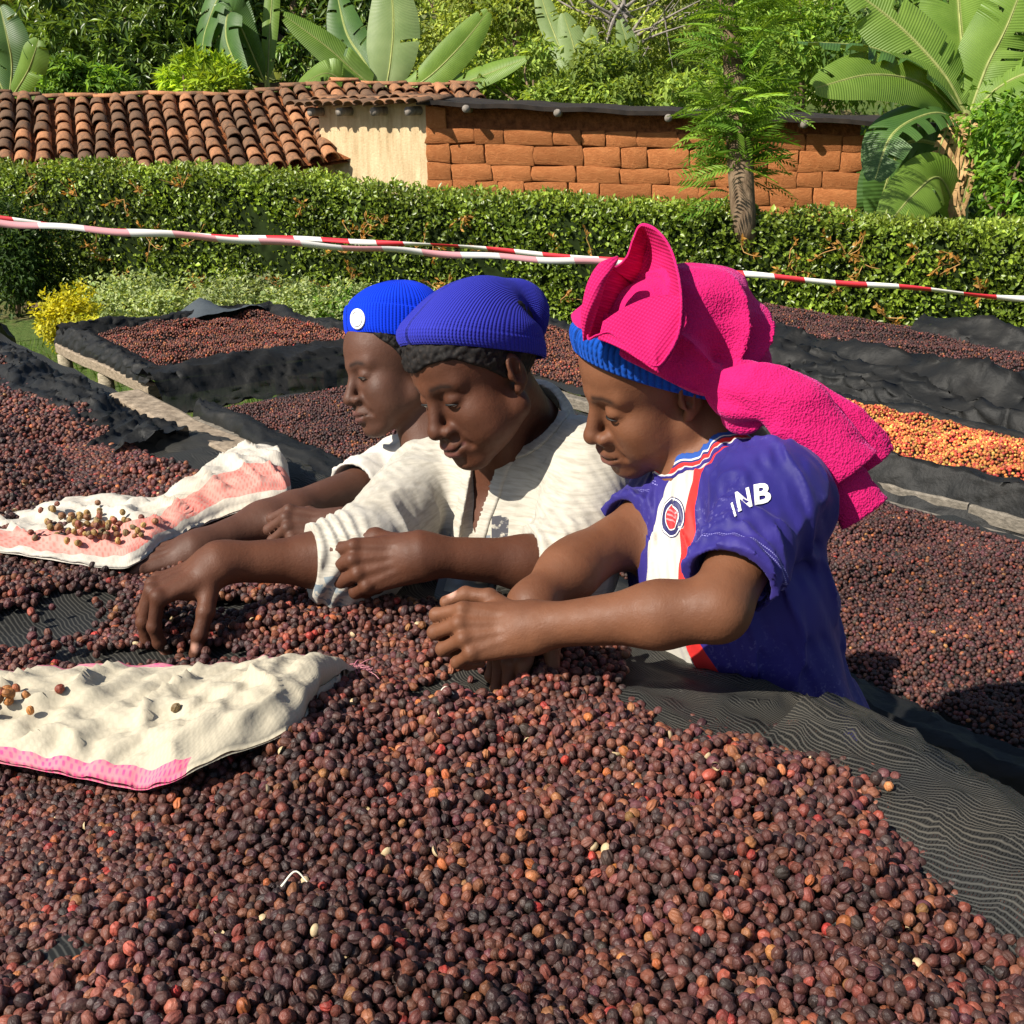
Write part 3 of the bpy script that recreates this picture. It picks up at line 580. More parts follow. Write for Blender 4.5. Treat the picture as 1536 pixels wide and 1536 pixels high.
banana('banana plant with one broad upright leaf over the tiled roof, beside arching leaves', gz(575, 21), W(580, 135, 21), [
    ([(578, 140, 21), (586, 90, 21), (590, 30, 21.2), (584, -45, 21.5)], 1.05, BAN_PALE, TC, .12), ([(572, 140, 21), (535, 110, 20.8), (490, 70, 20.6), (425, 22, 20.4)], .62, BAN, (.3, -.9, .4), .5),
    ([(568, 145, 21), (520, 125, 20.6), (490, 110, 20.4), (452, 125, 20.2)], .6, BAN, (-.3, -.9, .5), .3), ([(590, 145, 21), (640, 118, 20.7), (690, 70, 20.4), (732, 18, 20.2)], .66, BAN, (.3, -.9, .5), .15),
    ([(592, 148, 21), (660, 135, 20.7), (720, 115, 20.4), (788, 88, 20.2)], .55, BAN, (.2, -.8, .7), .15), ([(575, 140, 21), (545, 90, 21.3), (520, 50, 21.5), (505, -10, 21.8)], .8, BAN_DK, TC, .3)])
banana('banana plant with leaves hanging down before the dark tree', gz(405, 22), W(400, 120, 22), [
    ([(402, 120, 22), (404, 60, 22), (408, 0, 22), (412, -60, 22)], .35, BAN, TC, .3), ([(398, 125, 22), (350, 20, 21.5), (340, 60, 21.2), (372, 135, 21)], .75, BAN_DK, (-.4, -.8, .3), .3), ([(398, 125, 22), (345, -10, 21.7), (310, 40, 21.4), (300, 110, 21.2)], .7, BAN_DK, (-.5, -.8, .3), .5)], .11)
banana('banana plant with dark leaves at the tiled roof end by the leafy tree', gz(15, 19), W(14, 150, 19), [
    ([(14, 150, 19), (18, 100, 18.8), (12, 60, 18.6), (0, 10, 18.5)], .75, BAN_DK, TC, .2), ([(16, 150, 19), (40, 110, 18.7), (50, 85, 18.5), (58, 60, 18.4)], .5, BAN, TC, .2), ([(12, 150, 19), (-20, 80, 18.8), (-40, 40, 18.6), (-70, 20, 18.5)], .7, BAN_DK, TC, .3)])
banana('young banana plant with upright pale leaves beside the bare grey tree', gz(872, 23), W(872, 140, 23), [
    ([(870, 145, 23), (866, 100, 23), (858, 60, 23.1), (845, 20, 23.2)], .62, BAN_PALE, TC, .3), ([(874, 145, 23), (880, 110, 23), (884, 80, 23), (888, 40, 23)], .5, BAN_PALE, TC, .2), ([(868, 145, 23), (835, 60, 23.4), (820, 20, 23.6), (808, -20, 23.8)], .5, BAN_PALE, TC, .4), ([(880, 148, 23), (925, 110, 22.8), (940, 70, 22.7), (930, 30, 22.7)], .5, BAN_PALE, TC, .3)], .10)

# ------------------------------------------------------------------ trees
def crown(px0, px1, py0, py1, zc, n, seed, dz=1.5, rad=(.7, 1.2)):
    r = np.random.default_rng(seed); return [(W(r.uniform(px0, px1), r.uniform(py0, py1), zc + r.uniform(-dz, dz)), np.array([1, 1, .75]) * r.uniform(*rad)) for _ in range(n)]
def T(label, px, zc, top, cr, n, ln, wd, lo, hi, seed, **k): return tree(k.pop('name', 'broadleaf_tree'), label, gz(px, zc), W(top[0], top[1], zc), cr, n, ln, wd, lo, hi, seed, 'trees beyond the roofs', **k)
DK, MD = (.018, .045, .010), (.075, .135, .030)
T('dense dark-leaved tree behind the left half of the tiled roof', 190, 24, (190, 20), crown(60, 330, -110, 105, 24, 16, 1, 1.5, (.8, 1.4)), 15000, .26, .070, (.022, .050, .012), (.090, .150, .035), 101, whorl=7, trunk_r=.2, droop=.45, mat=LEAF)
T('pale yellowish leafy tree at the end of the tiled roof', 60, 26, (60, 30), crown(-60, 130, -100, 105, 26, 10, 2, 1.5, (.7, 1.3)), 9000, .22, .075, (.075, .11, .03), (.20, .24, .085), 102, whorl=6, trunk_r=.16)
T('dark tree with hanging leaves above the middle of the tiled roof', 440, 25.5, (440, 0), crown(330, 560, -110, 105, 25.5, 14, 3, 1.5, (.8, 1.3)), 12000, .26, .075, (.016, .042, .010), (.075, .13, .032), 103, whorl=7, trunk_r=.2, droop=.5, mat=LEAF)
T('small lime-green leafy tree peeking over the roof ridge', 275, 20.5, (275, 110), crown(225, 330, 85, 135, 20.5, 5, 4, .5, (.35, .55)), 2600, .22, .05, (.12, .22, .025), (.24, .36, .05), 104, whorl=8, trunk_r=.06, droop=.1)
T('small dark green bush peeking over the tiled roof by the pale tree', 125, 21, (125, 110), crown(90, 190, 90, 140, 21, 5, 5, .5, (.4, .6)), 2600, .18, .06, (.03, .075, .016), (.09, .17, .035), 105, whorl=6, trunk_r=.06)
T('light green feathery tree behind the upright banana leaf', 690, 30, (690, 0), crown(600, 780, -120, 110, 31, 14, 6, 2.5, (.9, 1.6)), 12000, .22, .085, (.10, .155, .045), (.24, .31, .11), 106, trunk_r=.15, mat=LEAF_FAR)
T('thin-crowned grey tree with slender bare branches over the shed roof', 940, 24, (935, -30), crown(850, 1020, -20, 120, 24.5, 10, 7, 1.5, (.45, .8)), 3600, .15, .07, (.08, .13, .03), (.20, .26, .075), 107, trunk_r=.10, bark=BARK_GREY)
T('pale green tree standing behind the bare grey branches', 900, 33, (900, 0), crown(800, 1040, -130, 120, 33, 16, 8, 2.5, (1.0, 1.8)), 13000, .24, .10, (.095, .145, .05), (.25, .31, .12), 108, trunk_r=.16, mat=LEAF_FAR)
T('bright green tree between the feathery tree and the banana', 1200, 27, (1200, 0), crown(1120, 1300, -120, 130, 27, 14, 9, 2, (.8, 1.4)), 12000, .19, .085, (.06, .13, .025), (.17, .27, .06), 109, trunk_r=.16)
T('dark green tree standing behind the banana with dead leaves', 1440, 22, (1440, 60), crown(1300, 1620, -60, 330, 21, 16, 10, 2.0, (.8, 1.3)), 11000, .20, .085, (.012, .035, .008), (.055, .105, .025), 110, trunk_r=.15)
T('light green leafy bush growing just behind the shed roof', 1010, 19, (1010, 120), crown(880, 1040, 80, 150, 19.5, 7, 12, .8, (.40, .65)), 4200, .14, .06, (.07, .125, .03), (.17, .25, .06), 112, trunk_r=.06)
T('leafy bush with pale leaves behind the low shed roof middle', 800, 20, (800, 120), crown(720, 860, 85, 150, 20.5, 7, 13, .8, (.40, .65)), 3800, .15, .065, (.06, .11, .03), (.16, .23, .06), 113, trunk_r=.06)
T('green bush at the edge of the banana clump by the hedge', 1520, 11.3, (1520, 250), crown(1475, 1600, 180, 330, 11.3, 8, 14, .4, (.28, .45)), 3600, .10, .05, (.03, .08, .012), (.10, .19, .03), 114, trunk_r=.05)
T('tall bare-stemmed tree with mossy crown above upright banana leaf', 770, 27, (775, -60), crown(730, 820, -120, 20, 27, 6, 15, 1, (.5, .8)), 3600, .16, .07, (.05, .09, .02), (.15, .20, .05), 115, trunk_r=.12)
# bare branches on the grey tree
gt = [o for o in bpy.data.objects if o.type == 'EMPTY' and str(o.get('label', '')).startswith('thin-crowned')][0]; r_ = np.random.default_rng(17); L = []
for k in range(16):
    y0 = r_.uniform(10, 125); a = W(938 + r_.uniform(-4, 4), y0, 23.9); e = W(938 + r_.choice([-1, 1]) * r_.uniform(40, 125), y0 - r_.uniform(10, 80), 23.6 + r_.uniform(-.8, .8)); m = (a + e) / 2 + r_.normal(0, .12, 3); L.append(([a, m, e], (.045, .028, .010)))
    for q in range(2): e2 = m + r_.normal(0, .5, 3) + (0, 0, .3); L.append(([m, (m + e2) / 2 + r_.normal(0, .06, 3), e2], (.02, .012, .005)))
v, f = limbs(L); meshobj('bare_branch', v, f, BARK_GREY, gt)
def feather_tree():
    r = np.random.default_rng(18); zc = 10.35; root = empty('feathery_tree', tuple(gz(1122, zc))); tag(root, 'slim tree with feathery bright green fronds growing before the mud-brick wall', 'tree')
    b = np.array(gz(1122, zc)); pts = [b, W(1121, 378, zc - .04), W(1116, 335, zc - .22), W(1111, 260, zc - .22), W(1105, 170, zc - .1), W(1100, 90, zc), W(1090, 10, zc), W(1082, -120, zc)]; v, f = tube_geo_(pts, (.07, .075, .115, .120, .115, .10, .085, .06), 12); meshobj('trunk', v, f, BARK, root)
    P_, D_, N_, Ln, C_ = [], [], [], [], []
    cl = [(1100, 255, 60, 34, 46), (1120, 215, 70, 30, 50), (1085, 195, 60, 30, 40), (1150, 190, 45, 28, 30), (1060, 165, 55, 35, 30), (1120, 140, 80, 40, 48), (1165, 120, 50, 45, 30), (1075, 95, 50, 45, 30), (1130, 60, 75, 45, 46), (1070, 30, 45, 40, 26), (1150, 10, 70, 50, 40), (1100, -50, 90, 50, 40), (1040, 150, 30, 30, 12)]
    for (cx, cy, rx, ry, n) in cl:
        for k in range(int(n * .72)):
            a0 = W(1108 + (cx - 1108) * .45 + r.normal(0, rx * .18), cy + 6 + r.normal(0, ry * .35), zc - .15 + r.normal(0, .25)); ang = r.uniform(-.4, math.pi + .4); dr = unit(camv(math.cos(ang) * 1.0, math.sin(ang) * .45 + r.normal(0, .2), r.normal(.2, .6))); L0 = r.uniform(.28, .52); t0 = np.exp(r.normal(0, .22)); base = greens(1, r, (.095, .20, .020), (.26, .40, .055))[0] * t0
            sd = unit(np.cross(dr, (0, 0, 1) + r.normal(0, .3, 3)))
            for q in range(9):
                t = .22 + .78 * q / 8; p = a0 + dr * L0 * t + np.array([0, 0, -.22 * L0 * t * t])
                for s in (-1, 1): P_.append(p); D_.append(sd * s * .85 + dr * .75 + (0, 0, -.12)); N_.append(np.cross(sd, dr) + r.normal(0, .25, 3)); Ln.append(L0 * .34 * (1 - .55 * abs(t - .5))); C_.append(base)
    n = len(P_); foliage('crown', leaf_geo(np.array(P_), np.array(D_), np.array(N_), np.array(Ln), .022, np.array(C_), .1, .1), LEAF_SOFT, root)
feather_tree()
def far_wood():
    r = np.random.default_rng(19); n = 26000; x = r.uniform(-45, 45, n); y = r.uniform(34, 80, n); g = np.array([GROUND(a, b) for a, b in zip(x, y)]); cl = Waves(20, .16, 8, 2)(np.stack([x, y], 1)); z = g + np.clip(cl, -.3, 2) * r.uniform(0, 2.6, n) + r.uniform(0, .8, n)
    p = np.stack([x, y, z], 1); tone = np.exp(.25 * Waves(21, .25, 8)(p))[:, None]; c = greens(n, r, (.15, .20, .075), (.40, .44, .20)) * tone; o = foliage('hillside_wood', leaf_geo(p, rnd_dirs(n, r), rnd_dirs(n, r) + (0, -.4, .8), .75 * np.exp(r.normal(0, .3, n)), .40, c), LEAF_FAR, None, 'stuff'); tag(o, 'far hillside covered in pale green bushes and trees', 'woods')
far_wood()
# ------------------------------------------------------------------ barrier tape
def tape_mat(name, c0, c1, per):
    m = MB(name, .4, .4); uv = m.coord('UV'); sx = m.n('SeparateXYZ'); m.l(uv, sx.inputs[0]); s = m.math('GREATER_THAN', m.math('SINE', m.math('MULTIPLY', m.math('ADD', sx.outputs[0], m.math('MULTIPLY', sx.outputs[1], .4)), 2 * math.pi / per)), 0.0); m.color(m.mix(s, c0, c1)); return m.m
def tape(label, pts, w, mat, twist, seed):
    r = np.random.default_rng(seed); n = 220; p = catmull(np.array(pts), n); p[:, 2] += .008 * np.sin(np.linspace(0, 50, n)) ; L = np.concatenate([[0], np.cumsum(np.linalg.norm(np.diff(p, axis=0), axis=1))]); V = []; UV = []
    for i in range(n):
        a = twist * math.sin(L[i] * 1.7 + seed) + twist * .5 * math.sin(L[i] * 4.1); u = np.array([0, -math.sin(a), math.cos(a)])
        for k in (-.5, 0, .5): V.append(p[i] + u * w * k + np.array([0, -.006 * (1 - 4 * k * k), 0])); UV.append((L[i], k * w))
    o = meshobj('barrier_tape', np.array(V), grid_faces(n, 3), mat, uv=np.array(UV)); tag(o, label, 'barrier tape'); solid(o, .0008, 0); return o
def solid(o, t, off=-1.0):
    md = o.modifiers.new('thickness', 'SOLIDIFY'); md.thickness = t; md.offset = off; return o
tape('pink and white striped barrier tape stretched low before the hedge, faded', [W(-160, 318, 7.4), W(0, 334, 7.6), W(250, 352, 7.9), W(520, 371, 8.2), W(760, 386, 8.5), W(990, 398, 8.8)], .052, tape_mat('faded_tape', (.74, .70, .66), (.70, .33, .35), .62), .5, 3)
tape('red and white barrier tape running the whole length of the hedge', [W(-200, 305, 9.4), W(180, 346, 9.6), W(400, 357, 9.6), W(620, 366, 9.5), W(900, 389, 9.3), W(1060, 407, 9.1), W(1300, 427, 8.8), W(1536, 448, 8.5), W(1700, 462, 8.3)], .050, tape_mat('bright_tape', (.76, .73, .70), (.62, .035, .05), .50), .75, 5)
for (px, py, zc, lb) in ((992, 398, 8.8, 'thin wooden stake holding the faded tape behind the pink wrap'), (-165, 318, 7.4, 'thin wooden stake at the far end of the faded tape'), (1705, 462, 8.3, 'thin wooden stake at the end of the red and white tape'), (-205, 305, 9.4, 'thin wooden stake at the start of the red and white tape')):
    q = W(px, py, zc); v, f = pole((q[0], q[1] + .03, GZ0), (q[0], q[1] + .03, q[2] + .05), .018, .015); tag(meshobj('stake', v, f, BARK), lb, 'stake')
# ------------------------------------------------------------------ drying beds
DV = np.array([-.642, .767, 0.0]); NV = np.array([.767, .642, 0.0]); ZV = np.array([0, 0, 1.0])
def BP(n, t, z): return np.asarray(n)[..., None] * NV + np.asarray(t)[..., None] * DV + np.asarray(z)[..., None] * ZV
def wood_mat(name, c0, c1):
    m = MB(name, 0.85, 0.2); g = m.noise(3, 5, 0.6, m.mapping(m.coord(), (8, 8, 8))); n2 = m.noise(40, 4, 0.7, m.mapping(m.coord(), (1, 1, 3)))
    m.color(m.mix(m.ramp(n2, [(.35, 0), (.7, 1)]), m.mix(g, c0, c1), tuple(x * .45 for x in c0))); m.bump(n2, 0.004, 0.7); return m.m
WOOD = wood_mat('weathered_wood', (0.26, 0.20, 0.14), (0.38, 0.31, 0.23)); WOOD_GREY = wood_mat('grey_wood', (0.17, 0.15, 0.12), (0.27, 0.235, 0.19)); WOOD_PALE = wood_mat('pale_post_wood', (0.34, 0.29, 0.20), (0.44, 0.38, 0.28))
def net_mat(name, pitch=.0042, lines=True, dust=0.5, alpha=0.30):
    m = MB(name, 0.6, 0.25); uv = m.coord('UV'); sx = m.n('SeparateXYZ'); m.l(uv, sx.inputs[0]); u, v = sx.outputs[0], sx.outputs[1]
    wob = m.noise(9, 3, .5, m.mapping(uv, (1, 1, 1)))
    vv = m.math('ADD', v, m.math('MULTIPLY', wob, .030))
    ln = m.math('ABSOLUTE', m.math('SINE', m.math('MULTIPLY', vv, math.pi / pitch)))
    zz = m.math('ABSOLUTE', m.math('SINE', m.math('ADD', m.math('MULTIPLY', u, math.pi / (pitch * .75)), m.math('MULTIPLY', ln, 1.3))))
    n1 = m.noise(5, 4, .6); n2 = m.noise(120, 3, .7)
    c = m.mix(m.ramp(ln, [(.15, 1), (.7, 0)]), (0.010, 0.0105, 0.010), (0.052, 0.051, 0.045))
    c = m.mix(m.math('MULTIPLY', m.ramp(n1, [(.45, 0), (.72, 1)]), m.math('MULTIPLY', dust, m.ramp(ln, [(.1, 1), (.65, .15)]))), c, (0.13, 0.108, 0.075))
    c = m.mix(m.math('MULTIPLY', m.ramp(n2, [(.62, 0), (.72, 1)]), .18), c, (0.20, 0.20, 0.18))
    if not lines: c = m.mix(m.math('MULTIPLY', m.ramp(n1, [(.40, 0), (.75, 1)]), dust), (0.0075, 0.008, 0.008), (0.040, 0.036, 0.030))
    m.color(c)
    if lines:
        h = m.math('ADD', ln, m.math('MULTIPLY', zz, .35)); m.bump(h, pitch * .18, -.8)
        gap = m.math('MULTIPLY', m.ramp(ln, [(.55, 0), (.8, 1)]), m.ramp(zz, [(.3, 1), (.6, 0)]))
        m.alpha(m.math('SUBTRACT', 1.0, m.math('MULTIPLY', gap, alpha * 2.2), clamp=True))
    else:
        m.bump(m.noise(30, 4, .6), 0.010, 0.45); m.alpha(1.0 - alpha * .2)
    return m.m
NET = net_mat('black_knitted_net'); NET_FAR = net_mat('black_shade_net', .009, False, .25, .25); NET_FLAT = net_mat('drying_bed_mesh', .006, True, .15, .0)
TARP = MB('grey_plastic_sheet', 0.5, 0.4); TARP.color((0.055, 0.065, 0.07)); TARP.bump(TARP.noise(18, 4), .01, .6); TARP = TARP.m

def net_sheet(name, par, t0, t1, nt, prof, z0, amp, seed, mat, fold=(5.0, 14.0), nw=34, tmod=None, aniso=.42):
    """a net strip along a bed: prof is a list of (n, dz) across; folds run along it"""
    pr = catmull(np.array(prof, float), nw); t = np.linspace(t0, t1, nt); w1 = Waves(seed, fold[0], 8, 2, .4); w2 = Waves(seed + 1, fold[1], 8, 2, .4); w3 = Waves(seed + 2, 2.2, 5, 2)
    T, I = np.meshgrid(t, np.arange(nw), indexing='ij'); N = pr[I, 0]; Z = pr[I, 1]
    S = np.linspace(0, 1, nw)[I]; A = np.stack([T * aniso, N * 1.6], -1).reshape(-1, 2)
    r1 = (1 - np.abs(np.tanh(w1(A)))).reshape(T.shape); r2 = (1 - np.abs(np.tanh(w2(A)))).reshape(T.shape); b = w3(A).reshape(T.shape)
    env = np.sin(np.pi * np.clip(S, 0, 1)) ** .5 + .25
    k = amp * (tmod(T) if tmod is not None else 1.0)
    Z = Z * (1 + .35 * b) + k * env * (r1 * .8 + r2 * .35 - .3); N = N + k * .8 * (r2 - .5) + .012 * b
    V = BP(N, T, z0 + Z).reshape(-1, 3); uv = np.stack([T.ravel(), np.repeat(np.linspace(0, np.abs(np.diff(pr, axis=0)).sum(), nw)[None], nt, 0).ravel()], 1)
    return meshobj(name, V, grid_faces(nt, nw), mat, par, uv=uv)
def bed_frame(root, n0, n1, t0, t1, z, zg, posts=True, rails=((1, 1, 1, 1)), wood=None, gap=None):
    w = wood or WOOD_GREY
    for (n, on) in ((n0, rails[0]), (n1, rails[1])):
        if not on: continue
        segs = [(t0, t1)]
        if gap and n == n1: segs = [(t0, gap[0]), (gap[1], t1)]
        for a, b in segs:
            m = max(1, int(round((b - a) / 1.6)))
            for i in range(m):
                q0, q1 = a + (b - a) * i / m + .004, a + (b - a) * (i + 1) / m - .004
                v, f = beam(BP(n, q0, z - .045), BP(n, q1, z - .045), .07, .055, rough=.004); meshobj('rail', v, f, w, root, smooth=False)
    for (t, on) in ((t0, rails[2]), (t1, rails[3])):
        if on: v, f = beam(BP(n0 + .04, t, z - .05), BP(n1 - .04, t, z - .05), .06, .05, rough=.004); meshobj('end_rail', v, f, w, root, smooth=False)
    k = max(2, int((t1 - t0) / .45))
    for i in range(k + 1):
        t = t0 + .05 + (t1 - t0 - .1) * i / k
        for n in (n0, n1):
            if gap and n == n1 and gap[0] - .1 < t < gap[1] + .1: continue
            if posts: v, f = pole(BP(n, t, zg), BP(n, t, z - .078), .042, .038, rough=.003); meshobj('post', v, f, WOOD_PALE, root)
    for i in range(max(2, int((t1 - t0) / .5))):
        t = t0 + .25 + .5 * i
        if t < t1: v, f = beam(BP(n0 + .05, t, z - .09), BP(n1 - .05, t, z - .09), .045, .04, rough=.003); meshobj('slat', v, f, w, root, smooth=False)
def bed_mesh(root, n0, n1, t0, t1, z, mat):
    nn, nt = 24, max(10, int((t1 - t0) / .06)); T, N = np.meshgrid(np.linspace(t0, t1, nt), np.linspace(n0, n1, nn), indexing='ij')
    w = Waves(8, 3, 6, 2); Zz = z + .006 * w(np.stack([T, N], -1).reshape(-1, 2)).reshape(T.shape)
    return meshobj('mesh_floor', BP(N, T, Zz).reshape(-1, 3), grid_faces(nt, nn), mat, root, uv=np.stack([T.ravel(), N.ravel()], 1))
GZ_ = -0.42
# -- the near bed the pickers lean over
ZA = .92
BA = empty('drying_bed', tuple(BP(.5, 1.6, 0))); tag(BA, 'near raised drying bed with black knitted net where three people are sorting', 'drying bed', 'raised drying beds')
bed_frame(BA, -.02, .975, -.9, 4.35, ZA, GZ_, rails=(1, 1, 1, 1), wood=WOOD, gap=(.42, 2.0))
v, f = beam(BP(.985, .38, ZA - .06), BP(.985, 2.05, ZA - .06), .045, .05, rough=.003); meshobj('rail', v, f, WOOD, BA, smooth=False)
v, f = beam(BP(1.118, -.9, ZA - .05), BP(1.118, .34, ZA - .05), .075, .045, rough=.004); meshobj('rail', v, f, WOOD_PALE, BA, smooth=False)
bed_mesh(BA, 0, 1.0, -.9, 4.3, ZA - .004, NET_FLAT)
net_sheet('edge_net', BA, -.95, .62, 190, [(.62, -.012), (.72, .004), (.82, .026), (.92, .040), (1.0, .030), (1.05, .006), (1.085, -.05), (1.10, -.15), (1.105, -.26)], ZA, .014, 51, NET, fold=(3.0, 9.0), nw=64)
net_sheet('edge_net', BA, .60, 1.30, 110, [(.70, -.012), (.80, .006), (.88, .016), (.95, .026), (.995, .020), (1.02, .0), (1.03, -.12), (1.03, -.26)], ZA, .013, 52, NET, fold=(3.5, 9.0), nw=50)
net_sheet('edge_net', BA, 1.28, 2.30, 120, [(.86, -.012), (.92, .008), (.97, .016), (1.0, .010), (1.015, -.02), (1.02, -.12), (1.02, -.22)], ZA, .012, 53, NET, nw=40)
net_sheet('edge_net', BA, 2.25, 4.35, 260, [(.72, -.006), (.77, .014), (.82, .024), (.865, .030), (.905, .024), (.925, .004), (.930, -.05)], ZA, .022, 54, NET_FAR, fold=(6, 13), nw=40, aniso=.7)
for q0, q1 in ((2.02, 2.78),):
    v, f = beam(BP(.985, q0, ZA - .004), BP(.985, q1, ZA - .004), .085, .035, rough=.004); meshobj('rail', v, f, WOOD, BA, smooth=False)
net_sheet('net_bundle', BA, 3.95, 4.55, 60, [(.35, .0), (.45, .05), (.60, .09), (.78, .10), (.92, .07), (1.02, .0), (1.06, -.12)], ZA, .035, 55, NET_FAR, fold=(4, 9), nw=44)
# -- the bed behind the pickers, in line with the one at its end
ZC = .42
BC = empty('drying_bed', tuple(BP(2.5, 1.8, GZ_))); tag(BC, 'drying bed of dark purple-brown cherries right behind the pickers', 'drying bed', 'raised drying beds')
bed_frame(BC, 1.85, 3.14, -.9, 4.35, ZC, GZ_); bed_mesh(BC, 1.86, 3.13, -.9, 4.35, ZC - .004, NET_FLAT)
net_sheet('edge_net', BC, -.9, 4.4, 260, [(1.98, -.01), (1.92, .012), (1.86, .020), (1.83, .0), (1.82, -.10)], ZC, .016, 61, NET_FAR, fold=(6, 12), nw=24)
ZB = .48
BB = empty('drying_bed', tuple(BP(2.5, 5.4, GZ_))); tag(BB, 'short drying bed with pale round posts beside the yellow shrub', 'drying bed', 'raised drying beds')
bed_frame(BB, 1.85, 3.16, 4.78, 6.12, ZB, GZ_, wood=WOOD); bed_mesh(BB, 1.86, 3.15, 4.78, 6.12, ZB - .004, NET_FLAT)
net_sheet('edge_net', BB, 4.76, 6.14, 120, [(1.98, .0), (1.92, .03), (1.87, .04), (1.83, .01), (1.82, -.03)], ZB, .020, 62, NET_FAR, fold=(8, 16), nw=22)
net_sheet('edge_net', BB, 4.9, 6.14, 120, [(3.02, .0), (3.10, .035), (3.16, .045), (3.20, .01), (3.21, -.05)], ZB, .020, 63, NET_FAR, fold=(7, 13), nw=22)
def cross_net(root, n0, n1, prof, z0, amp, seed, mat=None, nn=150):
    pr = catmull(np.array(prof, float), 30); n = np.linspace(n0, n1, nn); w1 = Waves(seed, 3.0, 8, 2, .4); w2 = Waves(seed + 1, 9, 8, 2, .4); w3 = Waves(seed + 2, 1.2, 4, 2)
    N, I = np.meshgrid(n, np.arange(30), indexing='ij'); T = pr[I, 0]; Z = pr[I, 1]; A = np.stack([N * .6, T * 2.0], -1).reshape(-1, 2)
    r = (1 - np.abs(np.tanh(w1(A)))).reshape(T.shape); r2 = (1 - np.abs(np.tanh(w2(A)))).reshape(T.shape); b = w3(A).reshape(T.shape)
    Z = Z * (1 + .3 * b) + amp * (r + .4 * r2 - .4); T = T + amp * (r2 - .4)
    return meshobj('edge_net', BP(N, T, z0 + Z).reshape(-1, 3), grid_faces(nn, 30), mat or NET_FAR, root, uv=np.stack([N.ravel(), T.ravel()], 1))
cross_net(BB, 1.80, 3.20, [(4.92, .0), (4.86, .04), (4.77, .06), (4.68, .03), (4.60, -.03), (4.53, -.09), (4.48, -.12)], ZB, .026, 64)
cross_net(BB, 1.85, 3.16, [(6.02, .0), (6.08, .05), (6.13, .06), (6.17, .0), (6.18, -.06)], ZB, .022, 66)
net_sheet('tarp_roll', BB, 5.95, 6.25, 40, [(2.45, .03), (2.6, .06), (2.80, .07), (2.95, .06), (3.05, .03)], ZB, .010, 67, TARP, nw=26)
# -- red and yellow cherries, empty bed with net, last bed
ZD = .40
BD = empty('drying_bed', tuple(BP(3.85, 1.6, GZ_))); tag(BD, 'drying bed of fresh red and yellow cherries behind the pink head wrap', 'drying bed', 'raised drying beds')
bed_frame(BD, 3.42, 4.26, .2, 3.05, ZD, GZ_); bed_mesh(BD, 3.43, 4.25, .2, 3.05, ZD - .004, NET_FLAT)
net_sheet('edge_net', BD, .15, 3.1, 220, [(3.60, -.005), (3.52, .025), (3.45, .05), (3.41, .03), (3.37, -.04), (3.32, -.14), (3.26, -.24), (3.20, -.30)], ZD, .020, 71, NET_FAR, fold=(5, 11), nw=34)
net_sheet('edge_net', BD, .15, 3.1, 200, [(4.20, .0), (4.25, .025), (4.29, .0), (4.31, -.05)], ZD, .018, 72, NET_FAR, fold=(6, 11), nw=16)
BD2 = empty('drying_bed', tuple(BP(3.85, 4.4, GZ_))); tag(BD2, 'drying bed of reddish brown cherries glimpsed between the two blue hats and pink wrap', 'drying bed', 'raised drying beds')
bed_frame(BD2, 3.42, 4.5, 3.25, 5.6, ZD, GZ_); bed_mesh(BD2, 3.43, 4.5, 3.25, 5.6, ZD - .004, NET_FLAT)
net_sheet('edge_net', BD2, 3.2, 5.65, 150, [(4.40, .0), (4.48, .04), (4.54, .02), (4.56, -.06)], ZD, .03, 73, NET_FAR, fold=(6, 11), nw=16)
ZE = .36
BE = empty('drying_bed', tuple(BP(4.9, 2.4, GZ_))); tag(BE, 'empty slatted drying bed with a heap of crumpled black net on it', 'drying bed', 'raised drying beds')
bed_frame(BE, 4.46, 5.30, .4, 4.3, ZE, GZ_)
for i in range(9):
    n = 4.52 + .09 * i; v, f = beam(BP(n, .45, ZE - .048), BP(n + .01, 4.25, ZE - .045), .05, .018, rough=.003); meshobj('slat', v, f, WOOD_GREY, BE, smooth=False)
net_sheet('net_heap', BE, 1.62, 4.1, 220, [(4.44, -.05), (4.50, .03), (4.60, .07), (4.75, .10), (4.92, .11), (5.08, .08), (5.20, .03), (5.26, -.02)], ZE, .042, 74, NET_FAR, fold=(3.5, 9), nw=60)
net_sheet('tarp_roll', BE, 3.75, 4.35, 40, [(5.05, .02), (5.14, .06), (5.24, .08), (5.32, .06), (5.36, .0)], ZE, .012, 76, TARP, nw=26)
BF = empty('drying_bed', tuple(BP(5.9, 3.2, GZ_))); tag(BF, 'farthest drying bed, beside the pale ground cover along the hedge', 'drying bed', 'raised drying beds')
bed_frame(BF, 5.55, 6.45, .4, 5.2, ZE, GZ_); bed_mesh(BF, 5.56, 6.44, .4, 5.2, ZE - .004, NET_FLAT)
net_sheet('edge_net', BF, .4, 3.5, 200, [(6.10, .0), (6.22, .07), (6.34, .09), (6.44, .06), (6.50, .0), (6.52, -.08)], ZE, .034, 75, NET_FAR, fold=(4, 9), nw=34)
